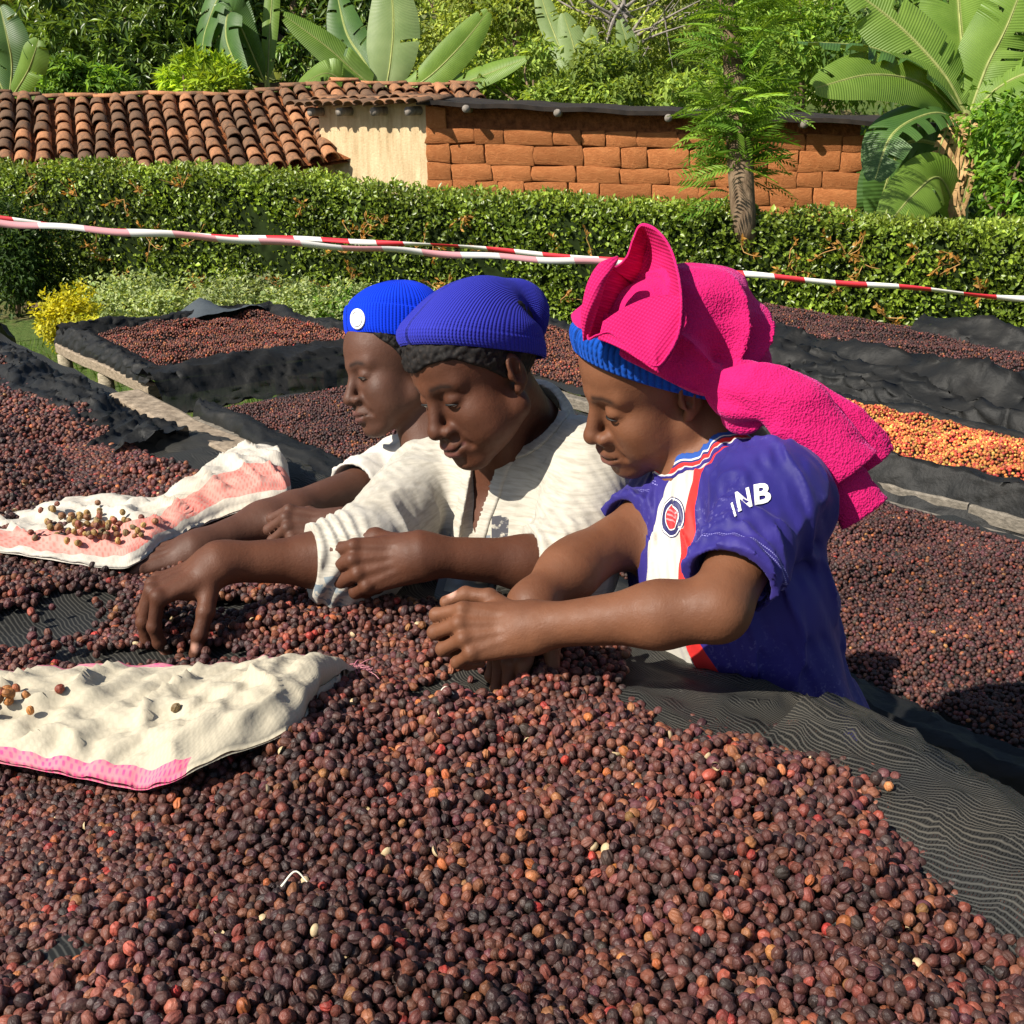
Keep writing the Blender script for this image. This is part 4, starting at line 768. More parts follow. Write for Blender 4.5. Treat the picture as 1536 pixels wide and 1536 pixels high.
# ------------------------------------------------------------------ coffee cherries
def cherry_mat(name, gloss=0.54):
    m = MB(name, gloss, 0.42); c = m.attr('col', 'Color', 'INSTANCER')
    n1 = m.noise(95, 4, .6); n2 = m.noise(330, 3, .65)
    c2 = m.mix(m.ramp(n1, [(.38, 0), (.68, 1)]), c, m.mix(1.0, c, (.52, .46, .44), 'MULTIPLY'))
    c3 = m.mix(m.math('MULTIPLY', m.ramp(n2, [(.58, 0), (.76, 1)]), .42), c2, (0.17, 0.095, 0.062))
    m.color(c3); m.rough(m.ramp(n1, [(.3, gloss - .10), (.7, gloss + .2)]))
    wr = m.noise(1.0, 3, .6, m.mapping(m.coord(), (45, 210, 210)))
    m.bump(m.math('ADD', wr, m.math('MULTIPLY', n2, .45)), .0018, .95); return m.m
CHERRY = cherry_mat('dried_cherry_skin'); 
PARCH = MB('pale_parchment', .6, .3); PARCH.color(PARCH.mix(PARCH.noise(200), (.38, .27, .14), (.52, .41, .25))); PARCH.bump(PARCH.noise(300), .001, .5); PARCH = PARCH.m
def ico(sub):
    bm = bmesh.new(); bmesh.ops.create_icosphere(bm, subdivisions=sub, radius=1.0)
    v = np.array([x.co[:] for x in bm.verts]); f = np.array([[q.index for q in p.verts] for p in bm.faces]); bm.free(); return v, f
def cherry_mesh(k, sub, mat):
    v, f = ico(sub); r = np.random.default_rng(100 + k); th = np.arctan2(v[:, 2], v[:, 1]); sn = np.sqrt(1 - np.clip(v[:, 0] ** 2, 0, 1))
    w = Waves(200 + k, .32, 7); w2 = Waves(300 + k, .9, 8)
    rad = 1 + .075 * w(v) * .6 + .030 * w2(v) * .5
    wrk = [.04, .08, .05, .11, .075, .04, .13, .08][k % 8]; nf = [5, 7, 9, 8, 6, 11, 7, 10][k % 8]
    rad = rad - wrk * sn * np.abs(np.sin(th * nf / 2 + 1.5 * v[:, 0] + k)) ** 2
    rad = rad - .10 * np.exp(-((v[:, 0] - 1) / .10) ** 2) + .05 * np.exp(-((v[:, 0] - .90) / .05) ** 2)     # calyx end
    rad = rad - .08 * np.exp(-((v[:, 0] + 1) / .08) ** 2)
    if k % 4 == 3: rad = rad - .14 * np.exp(-(((v - unit(r.normal(size=3))) ** 2).sum(1)) / .25)            # a dent
    a = np.array([[1.12, .93, .90], [1.05, .98, .94], [1.20, .88, .86], [1.10, .95, .84], [1.0, .97, .95], [1.16, .94, .90], [1.14, .86, .84], [1.02, .95, .92]][k % 8])
    v = v * rad[:, None] * a * .00575
    me = bpy.data.meshes.new('coffee_cherry'); me.from_pydata(v.tolist(), [], f.tolist()); me.polygons.foreach_set('use_smooth', np.ones(len(f), bool)); me.materials.append(mat); me.update(); return me
def husk_mesh():
    """half of a split dry skin, curled"""
    nu, nv = 14, 7; V = []
    for i in range(nu):
        for j in range(nv):
            a = math.pi * (.08 + .84 * j / (nv - 1)); b = math.pi * (i / (nu - 1)) * .95
            V.append((.0080 * math.cos(b), .0062 * math.sin(b) * math.cos(a) * 1.1, .0058 * math.sin(b) * math.sin(a) - .003))
    me = bpy.data.meshes.new('cherry_husk'); me.from_pydata(V, [], grid_faces(nu, nv).tolist()); me.polygons.foreach_set('use_smooth', np.ones(len(me.polygons), bool)); me.materials.append(PARCH); me.update(); return me
NEARM = [cherry_mesh(k, 4, CHERRY) for k in range(8)]; FARM = [cherry_mesh(k, 3, CHERRY) for k in range(5)]; HUSK = husk_mesh()
PAL = np.array([(.050, .023, .021), (.072, .030, .025), (.034, .018, .019), (.100, .042, .028), (.026, .019, .019), (.135, .040, .028), (.155, .068, .035),
                (.215, .030, .024), (.250, .090, .030), (.190, .100, .040), (.060, .024, .030)])
PAL = PAL * np.array([1.44, 1.14, 1.0])
PW_A = np.array([.19, .20, .15, .14, .09, .075, .05, .010, .008, .011, .09]); PW_A /= PW_A.sum()
PW_C = np.array([.24, .16, .24, .06, .13, .03, .02, .003, .006, .012, .10]); PW_C /= PW_C.sum()
PW_B = np.array([.13, .20, .06, .22, .03, .14, .13, .02, .03, .03, .02]); PW_B /= PW_B.sum()
PAL_D = np.array([(.55, .09, .04), (.62, .20, .05), (.62, .34, .08), (.45, .05, .035), (.60, .26, .06), (.30, .045, .03)]); PW_D = np.array([.24, .26, .2, .14, .12, .04])
def in_poly(p, poly):
    x, y = p[:, 0], p[:, 1]; ins = np.zeros(len(p), bool); j = len(poly) - 1
    for i in range(len(poly)):
        xi, yi = poly[i]; xj, yj = poly[j]
        c = ((yi > y) != (yj > y)) & (x < (xj - xi) * (y - yi) / (yj - yi + 1e-12) + xi); ins ^= c; j = i
    return ins
def hexpts(n0, n1, t0, t1, a, jit, rng):
    nt = int((t1 - t0) / (a * .866)); nn = int((n1 - n0) / a); I, K = np.meshgrid(np.arange(nt), np.arange(nn), indexing='ij')
    N = n0 + (K + .5 * (I % 2)) * a; T = t0 + I * a * .866
    return N.ravel() + rng.normal(0, jit * a, N.size), T.ravel() + rng.normal(0, jit * a, N.size)
def cherry_stuff(name, pts, scl, var, col, meshes, seed, label=None, cat=None, par=None):
    """one uncountable mass: points that carry their own turn, size and colour"""
    r = np.random.default_rng(seed); n = len(pts); me = bpy.data.meshes.new(name); me.vertices.add(n); me.vertices.foreach_set('co', pts.astype(np.float32).ravel())
    def at(nm, ty, key, val): t = me.attributes.new(nm, ty, 'POINT'); t.data.foreach_set(key, np.ascontiguousarray(val))
    at('rot', 'FLOAT_VECTOR', 'vector', r.uniform(0, 2 * math.pi, (n, 3)).astype(np.float32).ravel())
    at('scl', 'FLOAT', 'value', scl.astype(np.float32)); at('var', 'INT', 'value', var.astype(np.int32))
    at('col', 'FLOAT_COLOR', 'color', np.concatenate([col, np.ones((n, 1))], 1).astype(np.float32).ravel())
    o = bpy.data.objects.new(name, me); COL.objects.link(o)
    g = bpy.data.node_groups.new(name + '_scatter', 'GeometryNodeTree'); g.interface.new_socket('Geometry', in_out='INPUT', socket_type='NodeSocketGeometry'); g.interface.new_socket('Geometry', in_out='OUTPUT', socket_type='NodeSocketGeometry')
    N = g.nodes; L = g.links; gi = N.new('NodeGroupInput'); go = N.new('NodeGroupOutput'); ip = N.new('GeometryNodeInstanceOnPoints'); jn = N.new('GeometryNodeJoinGeometry')
    for q in reversed(meshes):
        oi = N.new('GeometryNodeObjectInfo'); oi.inputs['Object'].default_value = q; oi.inputs['As Instance'].default_value = True; oi.transform_space = 'ORIGINAL'; L.new(oi.outputs['Geometry'], jn.inputs[0])
    def named(nm, ty): x = N.new('GeometryNodeInputNamedAttribute'); x.data_type = ty; x.inputs['Name'].default_value = nm; return x.outputs['Attribute']
    ip.inputs['Pick Instance'].default_value = True; L.new(gi.outputs[0], ip.inputs['Points']); L.new(jn.outputs[0], ip.inputs['Instance']); L.new(named('var', 'INT'), ip.inputs['Instance Index'])
    e2r = N.new('FunctionNodeEulerToRotation'); L.new(named('rot', 'FLOAT_VECTOR'), e2r.inputs[0]); L.new(e2r.outputs[0], ip.inputs['Rotation']); L.new(named('scl', 'FLOAT'), ip.inputs['Scale'])
    L.new(ip.outputs[0], go.inputs[0]); md = o.modifiers.new('scatter', 'NODES'); md.node_group = g
    tag(o, label, cat, kind='stuff')
    if par is not None: parent(o, par)
    return o
def colours(n, pal, pw, rng, pos=None, seed=0):
    i = rng.choice(len(pal), n, p=pw / pw.sum()); c = pal[i] * np.exp(rng.normal(0, .22, (n, 1))) * np.exp(rng.normal(0, .06, (n, 3)))
    if pos is not None: c = c * np.exp(.16 * Waves(seed, 2.4, 6)(pos))[:, None]
    return c, i
def project_px(p):
    v = p - CAM; z = v @ F_; return 768 + FPX * (v @ R_) / z, 768 - FPX * (v @ U_) / z, z
# --- near bed heap
POLY_A = [(-420, 1900), (-420, 470), (0, 556), (55, 572), (120, 615), (188, 668), (280, 722), (338, 757), (440, 792), (560, 835), (650, 862), (720, 900), (830, 962), (900, 988), (945, 1008), (930, 1040), (945, 1068), (1010, 1090), (1110, 1092), (1200, 1098), (1262, 1150), (1335, 1208), (1318, 1250), (1400, 1278), (1536, 1322), (1900, 1450), (1900, 1900)]
POLY_A = [tuple(P(x, y, ZA)[:2]) for x, y in POLY_A]
HOLES = [((45, 945), .125, .095, 1.0), ((120, 905), .085, .050, .95), ((170, 990), .12, .040, .9), ((300, 985), .10, .035, .85), ((655, 1062), .050, .030, .9), ((640, 1045), .035, .03, .8), ((630, 900), .07, .050, .95), ((600, 885), .06, .04, .9), ((715, 1030), .07, .04, .9), ((345, 915), .08, .045, .8)]
HW1 = Waves(501, 1.6, 7, 2); HW2 = Waves(502, 5.0, 9, 2); HW3 = Waves(503, 14, 9, 2)
def heap_a(xy):
    h = .018 + .010 * HW1(xy) + .0065 * HW2(xy) + .0030 * HW3(xy)
    n = xy @ NV[:2]; t = xy @ DV[:2]
    c = P(1130, 1130, ZA)[:2]; h = h + .016 * np.exp(-((n - .72) / .12) ** 2) * (t < .9)
    h = h + .014 * np.exp(-(((xy - P(600, 935, ZA)[:2]) / (.12, .06)) ** 2).sum(1)) - .020 * np.exp(-(((xy - P(270, 940, ZA)[:2]) / (.14, .14)) ** 2).sum(1)) - .014 * np.exp(-(((xy - P(260, 850, ZA)[:2]) / (.16, .10)) ** 2).sum(1)) + .022 * np.exp(-(((xy - P(880, 1030, ZA)[:2]) / (.14, .10)) ** 2).sum(1))
    b = np.zeros(len(xy))
    for (px, rx, ry, s) in HOLES:
        q = (xy - P(px[0], px[1], ZA)[:2]) / (rx, ry); b = np.maximum(b, s * np.exp(-(q ** 2).sum(1) ** 1.5))
    return np.maximum(h, .004) * (1 - .9 * b), b
def build_heap_a():
    r = np.random.default_rng(11); parts = []
    for (a, dz, jit) in ((.0100, 0.0, .20), (.0106, -.0075, .22)):
        N, T = hexpts(-.02, 1.0, -.75, 4.15, a, jit, r); p = BP(N, T, np.zeros_like(N)); xy = p[:, :2]
        ok = in_poly(xy + r.normal(0, .006, xy.shape), POLY_A); p, xy = p[ok], xy[ok]
        if dz < 0: k = (xy @ DV[:2]) < 2.4; p, xy = p[k], xy[k]
        h, b = heap_a(xy); keep = r.uniform(size=len(p)) > np.clip((b - .25) * 2.2, 0, .97) + (.02 if dz == 0 else 0)
        p, xy, h, b = p[keep], xy[keep], h[keep], b[keep]
        p[:, 2] = ZA + np.maximum(h + dz + r.normal(0, .0028, len(p)) * (1 if dz == 0 else .5), .0055); parts.append((p, np.full(len(p), dz)))
    p = np.concatenate([q[0] for q in parts]); lay = np.concatenate([q[1] for q in parts])
    sc = np.clip(r.normal(1.0, .12, len(p)), .62, 1.28); c, ci = colours(len(p), PAL, PW_A, r, p, 21); var = r.integers(0, 8, len(p))
    far = (p @ DV) > 2.0
    u, v_, z = project_px(p); inview = (u > 8) & (u < 1528) & (v_ < 1530) & (lay == 0)
    order = np.argsort(np.where(inview, z, 99))[:300]
    names = {0: 'dark brown', 1: 'chestnut brown', 2: 'purple-black', 3: 'brown', 4: 'black', 5: 'red-brown', 6: 'tan-brown', 7: 'bright red', 8: 'orange', 9: 'ochre yellow', 10: 'plum'}
    src = []
    for j, i in enumerate(order):
        o = bpy.data.objects.new('coffee_cherry', NEARM[var[i]]); COL.objects.link(o); o.location = p[i]; o.rotation_euler = r.uniform(0, 6.28, 3); o.scale = [sc[i]] * 3
        o['col'] = [float(x) for x in c[i]]; nm = names[int(ci[i])]
        tag(o, f'{nm} dried coffee cherry in the front fringe of the big near heap', 'coffee cherry', f'{nm} cherries in the front of the near heap')
    rest = np.ones(len(p), bool); rest[order] = False
    hk = r.uniform(size=len(p)) < .007; sc[hk] *= .72; var[hk & rest] = 8
    return p[rest], sc[rest], var[rest], c[rest]
def proto(name, me):
    o = bpy.data.objects.new(name, me); return o          # never linked: shape only
SRC_NEAR = [proto('cherry_shape', m) for m in NEARM] + [proto('husk_shape', HUSK)]; SRC_FAR = [proto('cherry_shape', m) for m in FARM]
pa = build_heap_a()
cherry_stuff('coffee_cherries', *pa, SRC_NEAR, 31, 'mass of dark brown dried coffee cherries heaped on the near drying bed', 'coffee cherries')
def flat_heap(name, n0, n1, t0, t1, z, a, pal, pw, seed, label, hgt=.012, sc0=1.0):
    r = np.random.default_rng(seed); N, T = hexpts(n0, n1, t0, t1, a, .24, r); p = BP(N, T, np.zeros_like(N)); xy = p[:, :2]
    w = Waves(seed, 3.2, 8, 2); e = np.minimum(np.minimum(N - n0, n1 - N), np.minimum(T - t0, t1 - T)); h = hgt * np.clip(e / .08, .0, 1) * (1 + .6 * w(xy)) + .004
    ok = (r.uniform(size=len(p)) < np.clip(e / .05 + .3, 0, 1)); p = p[ok]; h = h[ok]; p[:, 2] = z + np.maximum(h, .003) + r.normal(0, .003, len(p))
    c, _ = colours(len(p), pal, pw, r, p, seed)
    o = cherry_stuff(name, p, np.clip(r.normal(sc0, .12, len(p)), .6 * sc0, 1.3 * sc0), r.integers(0, 5, len(p)), c, SRC_FAR, seed, label, 'coffee cherries')
    return o
flat_heap('coffee_cherries', 1.95, 3.08, -.85, 4.32, ZC, .0112, PAL, PW_C, 41, 'thin layer of purple-brown cherries on the bed behind the pickers', .010)
flat_heap('coffee_cherries', 1.93, 3.10, 4.85, 6.06, ZB, .0122, PAL * 1.15, PW_B, 42, 'layer of reddish brown cherries on the short bed with pale posts', .03)
flat_heap('coffee_cherries', 3.52, 4.22, .25, 3.0, ZD, .0125, PAL_D, PW_D, 43, 'layer of fresh red, orange and yellow cherries behind the pink wrap', .03, 1.05)
flat_heap('coffee_cherries', 3.5, 4.45, 3.3, 5.55, ZD, .0150, PAL, PW_B, 44, 'layer of reddish cherries between the two blue hats and pink wrap', .02, 1.1)
flat_heap('coffee_cherries', 5.62, 6.40, .45, 5.15, ZE, .0170, PAL, PW_C, 45, 'layer of dark cherries on the farthest bed near the hedge', .015, 1.2)
# ------------------------------------------------------------------ people: materials
def skin_mat(name, base, dark, lip, rough=0.58):
    m = MB(name, rough, 0.27)
    n1 = m.noise(9, 3); n2 = m.noise(60, 3)
    c = m.mix(m.ramp(n1, [(0.35, 0), (0.68, 1)]), dark, base)
    c = m.mix(m.math('MULTIPLY', m.ramp(n2, [(0.45, 0), (0.75, 1)]), 0.25), c, tuple(x * 0.72 for x in base))
    c = m.mix(m.attr('lip'), c, lip)
    c = m.mix(m.attr('brow'), c, (0.012, 0.008, 0.007))
    c = m.mix(m.attr('nail'), c, (0.50, 0.27, 0.20))
    c = m.mix(m.attr('crease'), c, tuple(x * 0.55 for x in dark))
    m.color(c)
    m.b.inputs['Subsurface Weight'].default_value = 0.03; m.b.inputs['Subsurface Radius'].default_value = (0.01, 0.004, 0.002)
    m.b.inputs['Subsurface Scale'].default_value = 0.4
    m.rough(m.ramp(n2, [(0.3, rough - 0.06), (0.7, rough + 0.08)]))
    h = m.math('ADD', m.math('MULTIPLY', m.noise(420, 2, 0.6), 0.5), m.noise(110, 3, 0.6))
    m.bump(h, 0.0010, 0.6); return m.m
SKIN1 = skin_mat('skin_warm_brown', (0.172, 0.070, 0.034), (0.115, 0.044, 0.021), (0.155, 0.062, 0.052))
SKIN2 = skin_mat('skin_deep_brown', (0.108, 0.040, 0.020), (0.068, 0.024, 0.0125), (0.125, 0.045, 0.040))
SKIN3 = skin_mat('skin_dark_brown', (0.100, 0.043, 0.027), (0.066, 0.028, 0.017), (0.120, 0.050, 0.045))
def plain(name, c, rough=0.6, spec=0.4):
    m = MB(name, rough, spec); m.color(c); return m.m
EYE_WHITE = plain('eye_white', (0.34, 0.27, 0.22), 0.25, 0.5); EYE_DARK = plain('eye_iris', (0.012, 0.007, 0.005), 0.15, 0.6)
LASH = plain('lash_black', (0.006, 0.005, 0.005), 0.6)
def hair_mat():
    m = MB('short_curly_hair', 0.75, 0.25); n = m.voro(190); m.color(m.ramp(n, [(0.0, (0.022, 0.016, 0.013)), (0.6, (0.006, 0.005, 0.005))]))
    m.bump(n, 0.004, -1.0); return m.m
HAIR = hair_mat()
def knit_mat(name, c, c2, ribs, rows, depth=0.0016, fuzz=0.35):
    """ribbed knit along v, u counts the ribs"""
    m = MB(name, 0.85, 0.15); uv = m.coord('UV'); mp = m.mapping(uv, (ribs, rows, 1))
    sx = m.n('SeparateXYZ'); m.l(mp, sx.inputs[0])
    rib = m.math('ABSOLUTE', m.math('SINE', m.math('MULTIPLY', sx.outputs[0], math.pi)))
    row = m.math('ABSOLUTE', m.math('SINE', m.math('ADD', m.math('MULTIPLY', sx.outputs[1], math.pi), m.math('MULTIPLY', rib, 1.2))))
    n = m.noise(300, 2)
    h = m.math('ADD', m.math('MULTIPLY', rib, 1.0), m.math('MULTIPLY', row, 0.30))
    h = m.math('ADD', h, m.math('MULTIPLY', n, fuzz))
    col = m.mix(m.ramp(rib, [(0.0, 0), (0.65, 1)]), tuple(x * 0.5 for x in c), c)
    col = m.mix(m.math('MULTIPLY', m.noise(14, 3), 0.6), col, c2)
    m.color(col); m.bump(h, depth, 1.0)
    m.b.inputs['Sheen Weight'].default_value = 0.35; m.b.inputs['Sheen Roughness'].default_value = 0.5
    m.b.inputs['Sheen Tint'].default_value = (*[min(1, x * 2 + .05) for x in c], 1)
    return m.m
KNIT_PURPLE = knit_mat('knit_violet_blue', (0.018, 0.022, 0.30), (0.036, 0.040, 0.38), 118, 78, .0012)
KNIT_BRIGHT = knit_mat('knit_bright_blue', (0.0, 0.028, 0.62), (0.0, 0.045, 0.72), 96, 60, 0.0011)
KNIT_BAND = knit_mat('knit_royal_blue', (0.0, 0.050, 0.33), (0.01, 0.08, 0.42), 74, 16, 0.0022)

# ------------------------------------------------------------------ people: implicit anatomy
def frame(fwd, up):
    f = unit(fwd); u = np.asarray(up, float); u = unit(u - f * (u @ f)); r = np.cross(f, u)
    return np.stack([r, f, u], 1)        # columns: right, forward, up

def head_sdf(q, o):
    """q in head space: x right, y to the face, z up, eyes at z = 0"""
    p = q.copy(); p[:, 0] = np.abs(p[:, 0])
    d = ell(p, (0, -.014, .034), (.0735, .093, .083))
    d = smin(d, ell(p, (0, .032, .036), (.060, .056, .058)), .03)
    d = smin(d, ell(p, (0, .034, -.036), (.056, .053, .066)), .03)
    jw = o.get('jaw', 0)
    d = smin(d, cap(p, (.050 + jw, .000, -.058), (.015, .066, -.098), .021, .0185), .030)
    d = smin(d, ell(p, (0, .076, -.101), (.022, .0185, .0165)), .018)
    d = smin(d, ell(p, (.040, .052, -.034), (.026, .030, .024)), .020)                      # cheekbone
    d = smin(d, ell(p, (.037 + o.get('cheek', 0), .047, -.062), (.027, .031, .027)), .022)                      # cheek
    d = smin(d, cap(p, (.006, .083, .0165), (.043, .066, .0175), .0095, .0085), .016)           # brow
    d = smax(d, -ell(p, (.031, .097, -.003), (.019, .014, .013)), .016)                      # socket
    d = smin(d, ell(p, (.0315, .0715, -.003), (.0155, .0148, .0138)), .0045)                 # lidded eye
    e = np.minimum(cap(p, (.017, .0855, -.0085), (.031, .0875, -.0115), .0015, .0015),
                   cap(p, (.031, .0875, -.0115), (.046, .079, -.008), .0015, .0015))
    d = smax(d, -e, .0035)                                                                  # lid crease
    # nose
    n = cap(p, (0, .083, .006), (0, .104, -.034), .0085, .0105)
    n = smin(n, ell(p, (0, .1065, -.040), (.0125, .0115, .0105)), .007)
    n = smin(n, ell(p, (.0165, .0945, -.0435), (.0094, .0118, .0092)), .006)
    d = smin(d, n, .010)
    d = smax(d, -ell(p, (.0072, .1010, -.0530), (.0048, .0062, .0036)), .003)
    # mouth
    d = smin(d, ell(p, (0, .080, -.070), (.030, .021, .022)), .018)
    sm = o.get('smile', 0.0); mo = o.get('open', 0.0)
    cx, cy, cz = .0245 + sm * .4, .0865 - sm * .3, -.0735 + sm
    ul = np.minimum(cap(p, (.0, .1005, -.0668), (.012, .0985, -.0668), .0062, .0060), cap(p, (.012, .0985, -.0668), (cx, cy, cz), .0060, .0028))
    ll = np.minimum(cap(p, (.0, .0990, -.0800 - mo), (.012, .0960, -.0795 - mo), .0074, .0068), cap(p, (.012, .0960, -.0795 - mo), (cx, cy, cz - .001), .0068, .0028))
    d = smin(d, ul, .0055); d = smin(d, ll, .0055)
    g = np.minimum(cap(p, (0, .1060, -.0732 - mo * .5), (.013, .1015, -.0735 - mo * .5), .0016 + mo * .5, .0014 + mo * .4), cap(p, (.013, .1015, -.0735 - mo * .5), (cx + .001, cy + .004, cz), .0014, .0012))
    d = smax(d, -g, .003)
    d = smax(d, -cap(p, (0, .1065, -.058), (0, .1045, -.060), .0028, .0026), .006)           # philtrum
    d = smax(d, -ell(p, (0, .103, -.0925), (.016, .010, .0050)), .010)
    d = smax(d, -cap(p, (.021, .097, -.050), (.034, .085, -.072), .0016, .0020), .010)     # cheek fold
    # ear
    er = np.array([[.93, .30, .10], [-.32, .92, .20], [-.03, -.22, .97]])
    e = ell(p, (.0755, -.012, -.008), (.0070, .0170, .0275), er)
    e = smax(e, -ell(p, (.0835, -.010, -.006), (.0072, .0105, .0195), er), .004)
    e = smin(e, cap(p, (.0790, -.018, .002), (.0780, -.012, -.020), .0030, .0026), .004)
    e = smin(e, ell(p, (.0740, -.004, -.032), (.0058, .0080, .0080)), .006)
    e = smin(e, ell(p, (.0765, .002, -.010), (.0050, .0045, .0070)), .004)
    e = smax(e, -ell(p, (.0790, -.006, -.013), (.0060, .0050, .0070)), .003)
    d = smin(d, e, .006)
    return d

FING = [((.027, .088, .003), (.040, .025, .020), .0094), ((.008, .092, .005), (.044, .028, .021), .0097),
        ((-.0115, .088, .003), (.041, .026, .020), .0092), ((-.029, .079, -.002), (.032, .020, .018), .0082)]
def hand_prims(side, curls, spread, thumb, s=1.0):
    """local hand: x towards the thumb, y to the fingers, z out of the back of the hand"""
    palm, fingers, nails, knuck = [], [], [], []
    for i, (mcp, ln, r) in enumerate(FING):
        mcp = np.array(mcp); root = np.array((mcp[0] * .62, .004, -.002))
        palm.append((root, mcp - np.array((0, .006, .003)), .0135, .0112))
        c = curls[i]; sp = spread[i]; ang = 0; a = mcp; rr = [r, r * .94, r * .86, r * .70]
        chain = []
        for j in range(3):
            ang += c[j]
            dr = np.array((math.sin(sp) * math.cos(ang), math.cos(sp) * math.cos(ang), -math.sin(ang)))
            b = a + dr * ln[j]; chain.append((a, b, rr[j], rr[j + 1]))
            if j == 2: nails.append((a + dr * ln[j] * .62 + np.array((0, math.sin(ang), math.cos(ang))) * rr[3], r * .62))
            a = b
        fingers.append(chain); knuck.append(mcp + np.array((0, 0, .0045)))
    a = np.array((.020, .020, -.010)); chain = []
    for (dr, ln, r1, r2) in ((thumb[0], .043, .0135, .0115), (thumb[1], .031, .0108, .0100), (thumb[2], .027, .0100, .0078)):
        dr = unit(dr); b = a + dr * ln; chain.append((a, b, r1, r2)); last = (a, b, dr); a = b
    fingers.append(chain)
    nails.append((last[0] + (last[1] - last[0]) * .70 + np.array((.0065, 0, .0055)), .0072))
    return palm, fingers, nails, knuck
class Hand:
    def __init__(s, wrist, fwd, back, side, curls, thumb, spread=(.10, .03, -.05, -.12), scale=1.0):
        # side +1: thumb lies along cross(fwd, back); -1: the other way
        f = unit(fwd); b = np.asarray(back, float); b = unit(b - f * (b @ f)); x = np.cross(b, f) * side
        s.M = np.stack([x, f, b], 1); s.o = np.asarray(wrist, float); s.sc = scale
        s.palm, s.fing, s.nails, s.knuck = hand_prims(side, curls, spread, thumb)
        s.c = s.o + s.M @ np.array((0, .085, -.02)) * scale; s.r = .135 * scale
    def loc(s, p): return ((p - s.o.astype(np.float32)) @ s.M.astype(np.float32)) / s.sc
    def sdf(s, p):
        q = s.loc(p); d = None; z = (0, 0, 1)
        for (a, b, r1, r2) in s.palm:
            e = cap(q, a, b, r1, r2, z, .88); d = e if d is None else smin(d, e, .014)
        d = smin(d, ell(q, (.020, .035, -.012), (.016, .030, .013)), .010)
        d = smin(d, ell(q, (-.022, .038, -.009), (.012, .034, .011)), .010)
        for k in s.knuck: d = smin(d, np.sqrt(((q - k.astype(np.float32)) ** 2).sum(1)) - .0062, .008)
        for i, k in enumerate(s.knuck):                         # tendons on the back of the hand
            d = smin(d, cap(q, (k[0] * .45, .020, .0105), k + np.array((0, 0, .0002)), .0012, .0030), .006)
        F = None
        for ch in s.fing:
            e = None
            for (a, b, r1, r2) in ch:
                x = cap(q, a, b, r1, r2); e = x if e is None else smin(e, x, .0035)
                j = np.sqrt(((q - b.astype(np.float32)) ** 2).sum(1)) - r2 * 1.05
                e = smin(e, j, .003)
            F = e if F is None else smin(F, e, .0016)
        return smin(d, F, .0065) * s.sc
    def nail_mask(s, v):
        q = s.loc(v.astype(np.float32)); o = np.zeros(len(v), np.float32)
        for (c, r) in s.nails: o = np.maximum(o, np.clip(1.6 - np.sqrt(((q - c.astype(np.float32)) ** 2).sum(1)) / (r * .8), 0, 1))
        return o

class Field:
    def __init__(s): s.g = []
    def add(s, c, r, fn, k): s.g.append((np.asarray(c, np.float32), r, fn, k))
    def addcap(s, a, b, r1, r2, k, n=None, q=1.0):
        a = np.asarray(a, float); b = np.asarray(b, float); c = (a + b) / 2
        s.add(c, np.linalg.norm(b - a) / 2 + max(r1, r2) * (1 if q >= 1 else 1.02), lambda p: cap(p, a, b, r1, r2, n, q), k)
    def addell(s, c, r, k, rot=None): s.add(c, max(r), lambda p: ell(p, c, r, rot), k)
    def __call__(s, p):
        d = np.full(len(p), 9.0, np.float32)
        for (c, r, fn, k) in s.g:
            b = np.sqrt(((p - c) ** 2).sum(1)) - r
            m = b < 0.05
            far = ~m; d[far] = np.minimum(d[far], b[far])
            if m.any(): d[m] = smin(d[m], fn(p[m]).astype(np.float32), k)
        return d

